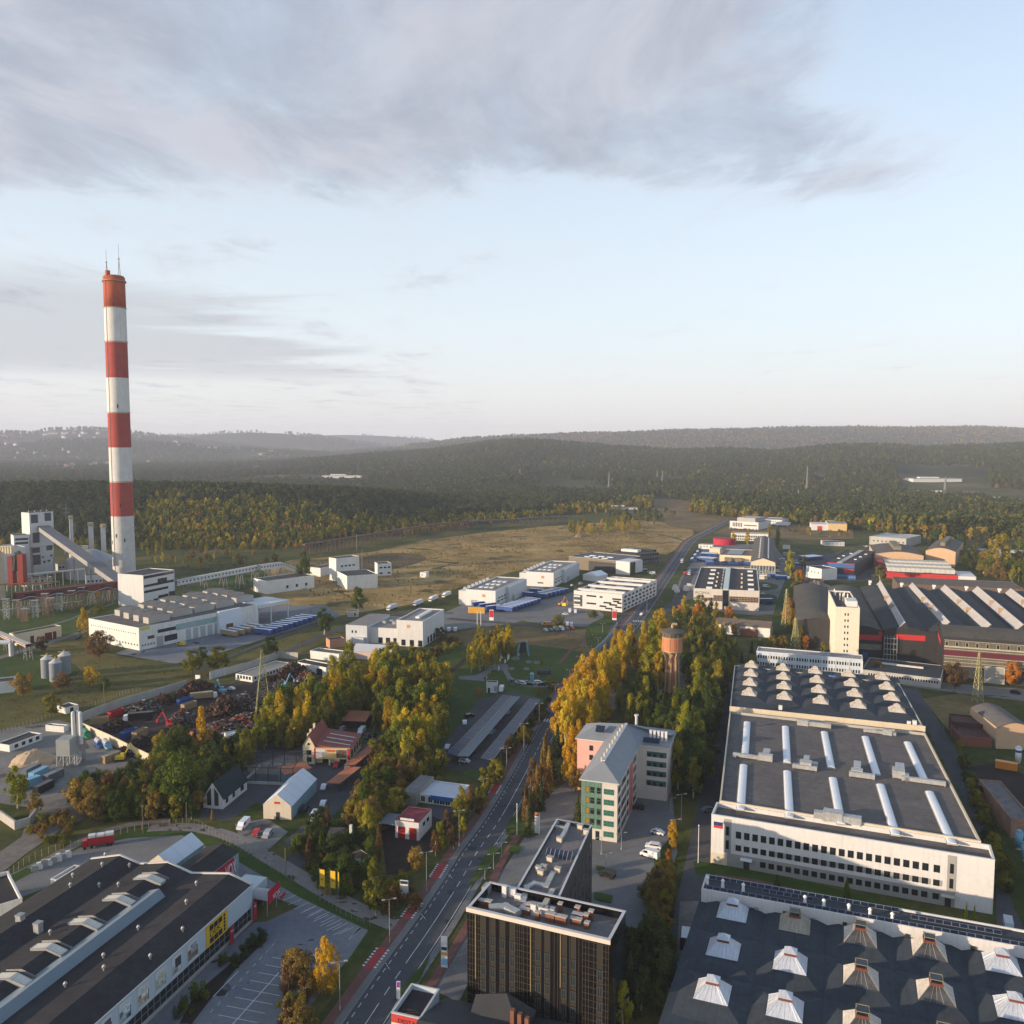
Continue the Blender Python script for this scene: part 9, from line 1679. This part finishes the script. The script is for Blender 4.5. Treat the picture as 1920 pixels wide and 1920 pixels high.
def digger(px,c,lab,arm):
 t=thing('crane',lab,'crane',G(px),arm);MB().box(-1.6,-1.3,0,1.6,-.7,.8).box(-1.6,.7,0,1.6,1.3,.8).build('tracks',DARKM,t);MB().box(-1.8,-1.3,.9,1.6,1.3,2.1).box(.2,-1.2,2.1,1.5,-.1,3.2).build('body',PAINT[c],t);MB().tube((1.2,.3,1.8),(3.6,.3,6.5),.3).tube((3.6,.3,6.5),(6.2,.3,3.0),.24).box(5.7,-.2,1.8,6.6,.8,3.).build('arm',PAINT[c],t)
digger(t1(625,535),'lightblue','pale blue scrap crane beside the white car',2.4);digger(t1(1240,480),'lightblue','pale blue scrap crane in front of the tall rusty heap',.8);digger(q5(775,845),'yellow','yellow digger with a bent arm by the tan wall',.2);digger(q2(1715,858),'orange','orange loader in the plaza yard',.5);digger(t1(110,870),'red','red scrap crane at the near left of the scrap yard',2.9)
for k,(px,c)in enumerate(((q5(535,670),'green'),(q5(560,700),'green'),(q5(640,760),'blue'),(q5(690,770),'lightblue'))):
 r=veh('van',px,dirpx(px,(px[0]+12,px[1]+8)),c,f"{['dark green mixer truck nearest the silos', 'dark green mixer truck second from the silos', 'blue mixer truck by the tan wall', 'pale blue mixer truck by the tan wall'][k]}");MB().tube((0,-.6,2.2),(0,2.6,2.7),1.15,12).build('drum',PAINT['silver' if k>1 else c],r)
for k,px in enumerate((q3(1020,985),q3(1035,1000),q3(1100,990),q3(1120,975),q3(1140,985))):tag(MB().box(-2.2,-1.6,0,2.2,1.6,2.6).box(-1.4,-1,2.6,1.6,1.2,4.4).build('wrapped_stack',WHITE,loc=G(px),rz=k),f"stack wrapped in white sheet by the street, {ORN[k]} from the left",'stack','wrapped stacks by the street')
for k in range(8):px=q7(195+27*k,400-11*k);tag(MB().box(-.9,-.6,0,.9,.6,1.1+.3*(k%3)).box(-.7,-.5,1.1+.3*(k%3),.5,.5,1.7+.3*(k%3)).build('pallet_stack',WHITE2 if k%2 else GREYW,loc=G(px),rz=.5),f"{'white' if k % 2 else 'grey'} loaded pallet on the store yard, {ORN[k]} from the left",'pallet','loaded pallets on the store yard')
rq=random.Random(9)
def lot(px,n,lab,grp,kinds=('parked_car','suv','parked_car','van'),cols=('white','silver','grey','black','white','red','blue'),step=3.1):
 a,b=G(px[0]),G(px[1]);d=(b-a).normalized();h=math.atan2(d.y,d.x);nn=Vector((-d.y,d.x,0))
 for k in range(n):
  if rq.random()<.22:continue
  veh(rq.choice(kinds),a+d*((b-a).length*k/max(1,n-1))+nn*rq.uniform(-.4,.4),h+rq.uniform(-.06,.06),rq.choice(cols),lab,grp)
for px,n,lab in(((s6(850,600),s6(930,480)),9,'vehicle parked along the lane beside the gabled hall'),((s6(990,470),s6(1040,600)),8,'vehicle parked in the lane left of the depot trailers'),((s6(1140,870),s6(1280,880)),9,'old vehicle in the rear row of the crowded lot left of the tower block'),((s6(1135,910),s6(1280,930)),9,'old vehicle in the middle row of the crowded lot left of the tower block'),((s6(1130,960),s6(1270,990)),8,'old vehicle in the front row of the crowded lot left of the tower block'),((s6(1120,1060),s6(1170,1170)),6,'vehicle along the lane before the tower block'),((s6(1480,470),s6(1580,600)),8,'vehicle on the right side of the depot hall'),((s6(10,700),s6(60,600)),6,'vehicle on the service road before the loading yard'),((s6(430,245),s6(690,262)),9,'vehicle before the grey topped showroom'),((s6(730,215),s6(940,232)),8,'vehicle before the far white building'),((s6(1600,400),s6(1700,420)),6,'vehicle before the pale roofed warehouse'),((q3(790,830),q3(870,880)),6,'vehicle on the forecourt of the bronze hall'),((q2(1600,1005),q2(1780,990)),7,'vehicle in the outer row of the plaza car park')):lot(px,n,lab,lab.replace('vehicle','vehicles',1))
for k,(A,Bq,H,D_,m_,r_,lab)in enumerate(((s6(900,395),s6(960,398),4,6,WHITE2,ROOFG,'small white shed by the lane behind the gabled hall'),(s6(1210,1045),s6(1315,1050),7,14,CONC,ROOFD,'low concrete shed against the left foot of the tower block'),(s6(1225,1180),s6(1315,1190),9,18,M('grimy_render',(.4,.34,.27),var=.2,streak=.4),ROOFD,'grimy two storey annexe left of the tower block'),(s6(1130,700),s6(1270,705),3.5,6,BRICK,ROOFG,'low brick sheds before the rubble mound'),(s6(690,660),s6(760,664),4,5,CREAM,ROOFG,'cream gatehouse right of the gabled hall'),(s6(1490,665),s6(1560,668),4,5,BLUEP,ROOFG,'blue cabin before the depot hall'),(s6(1330,360),s6(1400,363),4,5,WHITE2,ROOFG,'small white cabin behind the low white building'),(q3(1190,655),q3(1290,660),5,8,WHITE2,ROOFG,'pale garage at the end of the trailer yard'),(s6(230,600),s6(560,606),5,9,WHITE2,ROOFS,'long low store behind the lettered showroom'))):
 f_=Fr(A,Bq,None,H=H,D=D_);b=B('outbuilding',lab,'outbuilding',f_);b.flat(m_,r_,.25,.25);b.wins('f',lin(f_.W*.12,f_.W*.8,4),H*.4,min(1.6,f_.W*.1),min(1.5,H*.35),WFRAME,GL)
lp=None
def lamp(foot,top_y,lab,grp='street lamps',ang=.27):
 global lp
 g1=G(foot);h=zof(g1 .y,top_y)
 if lp is None:
  lp=thing('street_lamp',lab,'lamp',g1,ang,grp);MB().cyl(0,0,-.1,10,.11,.06,8).build('pole',STEEL,lp);MB().tube((-1.3,0,10),(1.3,0,10),.05).build('arm',STEEL,lp);MB().box(-1.75,-.18,9.9,-1.,.18,10.1).box(1.,-.18,9.9,1.75,.18,10.1).build('lamp_head',SLABC,lp);MB().cyl(0,0,-.1,.9,.2,.18,8).build('base',CONC,lp);lp.scale=(1,1,h/10)
 else:copy_tree(lp,g1,ang,lab,grp,(1,1,h/10))
for k,(f,ty)in enumerate(((q8(233,1185),q8(0,910)[1]),(q8(512,805),q8(0,558)[1]),(q8(720,520),q8(0,293)[1]),(q8(903,265),q8(0,60)[1]),(s4(392,1190),s4(0,1035)[1]),(s4(553,980),s4(0,822)[1]),(s4(673,872),s4(0,653)[1]),(s4(779,690),s4(0,513)[1]))):lamp(f,ty,f'double armed street lamp left of the street, {ORN[k]} from the bottom')
for k,(f,ty)in enumerate(((s4(890,480),s4(0,380)[1]),(s4(990,390),s4(0,278)[1]),(s4(1057,280),s4(0,185)[1]),(s4(1123,200),s4(0,117)[1]),(s4(1187,135),s4(0,57)[1]),(q3(498,1290),q3(0,1225)[1]),(q3(725,1290),q3(0,1235)[1]),(q3(818,1140),q3(0,1040)[1]))):lamp(f,ty,f'street lamp beside the park stretch of the street, {ORN[k]} from the bottom','park side street lamps')
for k,(f,ty)in enumerate(((s1(1595,1580),s1(0,1300)[1]),(s1(1665,1310),s1(0,1015)[1]),(s1(1545,1210),s1(0,1060)[1]),(s1(1765,820),s1(0,670)[1]),(s1(765,1680),s1(0,1500)[1]),(s1(990,1640),s1(0,1450)[1]),(s1(820,1860),s1(0,1680)[1]),(s1(290,860),s1(0,730)[1]),(s7(285,570),s7(0,440)[1]),(s7(215,650),s7(0,560)[1]),(s7(350,470),s7(0,350)[1]))):lamp(f,ty,f'slim lamp post in the office yard, {ORN[k]}','office yard lamp posts')
for k,(f,ty,lab)in enumerate(((q7(805,190),q7(0,35)[1],'bare wooden pole at the belt left of the white house'),(q7(1052,165),q7(0,20)[1],'bare wooden pole in front of the white house'),(q7(1607,440),q7(0,280)[1],'grey mast by the store fence'),(q5(672,500),q5(0,345)[1],'pole at the field side of the scrap yard wall'),(t1(1453,630),t1(0,370)[1],'lamp pole at the right of the scrap yard'),(s1(1855,1790),s1(0,1370)[1],'pale flag pole at the entrance lawn'),(q8(1228,200),q8(0,25)[1],'striped flag pole by the office forecourt'),(q2(598,680),q2(0,545)[1],'tall yellowish mast by the pump houses'),(q2(567,560),q2(0,455)[1],'tall mast before the pipe rack'),(q2(1245,975),q2(0,890)[1],'flag pole at the plaza, left'),(q2(1265,975),q2(0,890)[1],'flag pole at the plaza, right'))):
 g1=G(f);h=zof(g1 .y,ty);r_=max(.13,.0005*g1 .y);tag(MB().cyl(0,0,-.2,h,r_,r_*.7,8).cyl(0,0,h,h+.3,r_*1.6,r_,8).build('mast',WHITE2 if 'flag' in lab else M('weathered_wood',(.2,.16,.11)),loc=g1),lab,'mast')
def pylon(foot,top_y,wpx,lab,col_,arms=3):
 g1=G(foot);h=zof(g1 .y,top_y);w_=wpx/FO*g1 .y/2;t=thing('pylon',lab,'pylon',g1,.35);b=MB();r_=max(.07,.00019*g1 .y);n=8
 prev=None
 for i in range(n+1):
  f=1-(1-i/n)**1.15;ww_=w_*(1-f)**1.1+.35;z=h*f;c=[Vector((sx*ww_,sy*ww_,z))for sx,sy in((-1,-1),(1,-1),(1,1),(-1,1))]
  if prev:
   for k in range(4):b.tube(prev[k],c[k],r_*1.5,3);b.tube(prev[k],c[(k+1)%4],r_,3);b.tube(prev[(k+1)%4],c[k],r_,3);b.tube(c[k],c[(k+1)%4],r_,3)
  prev=c
 b.build('lattice',col_,t)
 for k in range(arms):z=h*(.62+.12*k);L=h*(.13-.02*k);MB().tube((-L,0,z),(0,0,z+.8),r_*1.3,3).tube((L,0,z),(0,0,z+.8),r_*1.3,3).tube((-L,0,z),(L,0,z),r_*1.3,3).build('arm',col_,t)
YG=M('yellow_green_paint',(.34,.32,.14),var=.15);GYP=M('pylon_grey',(.2,.2,.19))
pylon(t1(1035,770),t1(0,100)[1],27,'large yellow-green lattice pylon at the edge of the scrap yard',YG);pylon(s6(930,1130),s6(0,790)[1],11,'lattice pylon right of the lettered showroom',YG);pylon(s6(1012,1330),s6(0,1050)[1],12,'lattice pylon left of the tower block',YG);pylon(q4(1598,1610),q4(0,1270)[1],12,'slender lattice pylon before the works front',YG)
for k,(px,ty,ln)in enumerate((((975,912),878,'over the pine wood'),((1142,922),885,'behind the brown field'),((1242,918),882,'at the edge of the forest'),((1232,915),884,'close to its neighbour at the forest edge'),((1310,912),880,'in the forest centre'),((1513,930),874,'tallest, right of centre'),((1497,936),918,'short one before the tallest'),((880,885),858,'far off in the plain'),((800,890),868,'far off left of the others'),((1772,925),894,'by the white works in the forest'),((126,1010),945,'behind the power station stacks'))):
 pylon(px,ty,4,'distant grey power pylon '+ln,GYP,3)
def fence(name,label,pxs,n,h,mat,railm=None):
 t=thing(name,label,'fence');P=smooth([G(p)for p in pxs],12);tot=[0.]
 for i in range(len(P)-1):tot.append(tot[-1]+(P[i+1]-P[i]).length)
 me=MB().box(-.045,-.045,-.2,.045,.045,h).mesh('post',[mat])
 for k in range(n):
  s_=tot[-1]*k/(n-1);i=max(0,min(len(P)-2,int(np.searchsorted(tot,s_))-1));f=(s_-tot[i])/max(1e-6,tot[i+1]-tot[i]);p=P[i].lerp(P[i+1],f);o=bpy.data.objects.new('post',me);COL.objects.link(o);o.parent=t;o.location=p
 q=MB()
 for i in range(len(P)-1):
  for z in(h*.3,h*.95):q.tube(P[i]+Vector((0,0,z)),P[i+1]+Vector((0,0,z)),.012,3)
 q.build('rail',railm or mat,t)
fence('fence','fence of pale posts curving round the store lawn',[q7(0,470),q7(150,360),q7(310,290),q7(475,255),q7(635,210),q7(760,178),q7(930,150),q7(1090,145),q7(1200,200),q7(1290,250),q7(1400,310),q7(1550,400),q7(1700,490),q7(1850,590),q8(240,645),q8(400,710)],74,2.2,M('fence_post',(.27,.26,.23)));fence('fence','wire fence with thin posts along the rough field',[q5(0,680),q5(200,610),q5(400,545),q5(620,485),q5(800,420),q5(900,395)],40,2.2,M('thin_post',(.3,.27,.2)));fence('fence','green posted fence beside the side yard on the right',[s2(1370,575),s2(1450,590),s2(1600,630),s2(1740,670)],9,5.,M('green_post',(.1,.2,.22)))
def totem(px,ty,w_,lab,bands,rz=-.2):
 g1=G(px);h=zof(g1 .y,ty);t=thing('totem_sign',lab,'sign',g1,rz);MB().box(-w_/2,-.2,-.1,w_/2,.2,h).build('board',WFRAME,t)
 for i,(z0,z1,m_)in enumerate(bands):MB().box(-w_/2+.08,-.24,h*z0,w_/2-.08,-.2,h*z1).build('band',m_,t)
totem(t3(1280,330),t3(0,-230)[1],1.5,'white totem sign with blue and amber bands before the black office',[(.75,.85,WHITE2),(.58,.68,MATS['navy_sign']),(.42,.52,M('amber_sign',(.6,.35,.05))),(.1,.3,MATS['pale_blue_sign'])]);totem(q8(1342,190),q8(0,72)[1],1.6,'orange and white totem sign on the office forecourt',[(.86,1.02,M('orange_sign',(.6,.16,.05))),(.1,.8,WHITE2)]);totem(q8(594,545),q8(0,452)[1],2.2,'white board with a dark head and blue foot on the street verge',[(.8,.98,DARKM),(.05,.2,MATS['pale_blue_sign'])]);totem(q3(583,1200),q3(0,1130)[1],3,'red and white totem at the street junction',[(.2,.9,MATS['red_sign'])]);totem(q2(1325,940),q2(0,880)[1],3,'red and white totem in the warehouse yard',[(.3,.95,MATS['red_sign'])]);totem(q2(1240,900),q2(0,865)[1],12,'orange board sign on posts at the warehouse yard',[(.0,1.,M('orange_board',(.55,.3,.04)))]);totem(t1(380,440),t1(0,350)[1],2.6,'white board sign on a post by the scrap yard wall',[(0,.55,DARKM)]);totem(t3(455,900),t3(0,580)[1],.8,'narrow road sign with a violet face beside the street',[(.7,1.,M('violet',(.2,.03,.3)))])
for k,(x,lab)in enumerate(((600,'left yellow banner flag by the store fence'),(620,'right yellow banner flag by the store fence'),(634,'furled yellow flag by the store fence'))):
 g1=G((x+0,1690+k*3));t=thing('banner_flag',lab,'flag',g1,-.3);MB().cyl(0,0,-.1,9,.07,.05,6).build('pole',STEEL,t);f=MB().box(.1,-.03,4.2,1.5 if k<2 else.4,.03,8.8).build('flag',YELS,t);text(f,'DEK',.75,BLK,(.35,-.05,5.9),ext=.01,sx=.6)if k<2 else None
for k,(x,y0,y1,m_)in enumerate(((485,560,480,'yellow'),(630,560,475,'lightblue'),(755,570,450,'white'),(880,570,450,'white'),(825,630,545,'white'),(712,760,670,'white'),(560,830,740,'orange'),(500,910,840,'white'))):
 g1=G(t4(x,y0));h=zof(g1 .y,t4(0,y1)[1]);tag(MB().box(-.05,-.05,0,.05,.05,h).prism([(.05,-.04),(1.2,-.04),(1.2,.04),(.05,.04)],h*.3,h).build('beach_flag',PAINT[m_],loc=g1,rz=.2*k),f"{ {'lightblue': 'pale blue'}.get(m_, m_)} beach flag in the playground, {ORN[k]}",'flag')
t=thing('play_tower','dark and pale blue leaning play tower in the park','play tower',G(t4(1160,490)),.3);MB().tube((-3.5,0,0),(-1.5,1,9),.5).tube((3.5,0,0),(2,1,8.5),.5).tube((-1.5,3,0),(-.5,1.5,9),.4).tube((4.5,3,0),(3,1.5,8),.4).build('frame',PAINT['lightblue'],t);MB().prism([(-2.5,.5),(2,.5),(2.4,2),(-2,2)],2,8).build('net',DARKM,t)
tag(MB().box(-1,-1,0,1,1,3.4).box(-.8,-.8,3.4,.8,.8,3.8).build('toilet_cabin',PAINT['lightblue'],loc=G(t4(1320,920))),'pale blue toilet cabin with a white top beside the park path','cabin')
t=thing('solar_board','small dark solar board on posts in the park lawn','solar board',G(t4(1535,880)));MB().box(-3.5,-.1,1.8,3.5,.1,4.2).build('board',PV,t);MB().box(-3,-.1,-.1,-2.8,.1,1.8).box(2.8,-.1,-.1,3,.1,1.8).build('post',STEEL,t)
arched('barrel_hall','tan barrel roofed hall with a green door at the right edge',s5(803,630),s5(1060,640),s5(690,488),8.5,2.2,TAN,ROOFG,mon=False)
block('brown_shed','dark brown red shed with two small rooflights beside the barrel hall','shed',s5(480,585),s5(720,610),s5(490,530),H=5.5,wm=M('maroon_wood',(.07,.025,.02)),rm=M('maroon_roof',(.085,.032,.025),var=.2,stripes=(0,.6,.3)));block('brown_shed','lower maroon shed before the barrel hall','shed',s5(540,690),s5(770,705),s5(640,620),H=4,wm=M('rust_wall',(.2,.07,.05)),rm=MATS['maroon_roof'])
block('brick_ruin','low brick ruin with a patched grey roof at the right edge','building',s5(905,1285),s5(1080,1300),s5(735,1005),H=6,wm=M('ruin_brick',(.3,.17,.11),var=.4,fine=2),rm=M('patched_roof',(.14,.125,.12),var=.5,scale=.4));block('brick_hut','small brick hut in front of the brick ruin','hut',s5(690,1100),s5(790,1110),s5(690,1070),H=4,wm=M('hut_brick',(.22,.09,.075),var=.3),rm=ROOFG,D=5)
for px,top,lab,c in((s5(955,885),s5(0,762)[1],'white gas tank with blue marks beside the barrel hall','white'),(s5(958,1505),s5(0,1365)[1],'pale blue upright tank at the right edge, left of two','lightblue'),(s5(1005,1590),s5(0,1450)[1],'pale blue upright tank cut by the right edge','lightblue')):
 g1=G(px);h=zof(g1 .y,top);t=thing('gas_tank',lab,'tank',g1);MB().cyl(0,0,.8,h-.5,1.1,1.1,16).cyl(0,0,h-.5,h,1.1,.4,16).build('vessel',PAINT[c],t,smooth=True);MB().cyl(0,0,-.1,.8,.8,.8,8).build('stand',CONC,t)
 if c=='white':MB().cyl(0,0,h-2.4,h-1.5,1.13,1.13,16,cap=False).build('band',PAINT['blue'],t)
fl_=[G(p,8)for p in(q4(1440,560),q4(1700,560),q4(2000,575))];t=thing('flyover','grey concrete flyover crossing behind the arched halls','bridge',(fl_[0].x,fl_[0].y,0));o0=Vector((fl_[0].x,fl_[0].y,0));b=MB();wallstrip(b,[Vector((p.x-o0 .x,p.y-o0 .y,0))for p in fl_],2,14,7);b.build('deck',CONC,t);q=MB()
for k in range(7):p=fl_[0].lerp(fl_[2],k/6)-o0;q.box(p.x-.8,p.y-4,-1,p.x+.8,p.y+4,7.02)
q.build('pier',CONC,t)
def far_block(label,px,w_,d_,h_,z0=0,m_=None):
 g1=G(px,z0);x,y=g1 .x,g1 .y;zg=float(hgt(np.array([x]),np.array([y]))[0]);t=thing('far_works',label,'works',(x,y,zg));MB().box(-w_/2,0,-6,w_/2,d_,h_).build('wall',m_ or WHITE,t);MB().box(-w_/2-.6,-.6,h_,w_/2+.6,d_+.6,h_+.8).build('roof',ROOFL,t);MB().box(-w_*.3,d_*.3,h_+.8,w_*.1,d_*.6,h_+4).build('roof_unit',WHITE2,t)
far_block('white flat works in the forest clearing on the right',q4(1320,135),130,60,9);far_block('long tan wall before the white works in the forest',q4(1300,185),200,20,6,m_=TAN);far_block('white sheds beside the motorway at the right edge',q4(1740,235),90,30,8);far_block('small white buildings in the far left clearing',(640,905),120,30,8);far_block('pale low sheds behind the brown field',(1165,956),60,14,4)
hw_=[];rr=random.Random(5);hp_=None;HRED=M('far_red_roof',(.3,.13,.09));k=0
while k<170:
 px=(rr.uniform(-20,640),rr.uniform(842,893));Yg=HC*FO/(px[1]-HY+.0001);Yg=max(3300,min(Yg,8200));X=(px[0]-960)/FO*Yg
 if px[0]>250 and not(852<px[1]<880):continue
 if vnoise(np.array([X+700]),np.array([Yg]),420,31)[0]<.45:continue
 zg=float(hgt(np.array([X]),np.array([Yg]))[0]);k+=1;sc3=Yg/4200
 if hp_ is None:
  hp_=thing('far_house','pale far-off house in the hazy valley town on the left','house',(X,Yg,zg),0,'houses of the hazy valley town');MB().box(-9,-6,-3,9,6,7).build('wall',WHITE,hp_);MB().prof([(-7,6.8),(0,12),(7,6.8)],-9.5,9.5,'x').build('roof',HRED,hp_);r=hp_
 else:r=copy_tree(hp_,(X,Yg,zg),rr.uniform(0,3))
 r.scale=(sc3,sc3,sc3*rr.uniform(.8,1.3))
bpy.context.view_layer.update();dg=bpy.context.evaluated_depsgraph_get()
for o in[o for o in COL.objects if o.type=='FONT']:
 me=bpy.data.meshes.new_from_object(o.evaluated_get(dg));n=bpy.data.objects.new('lettering',me);COL.objects.link(n);n.parent=o.parent;n.location=o.location;n.rotation_euler=o.rotation_euler;n.scale=o.scale;bpy.data.objects.remove(o)
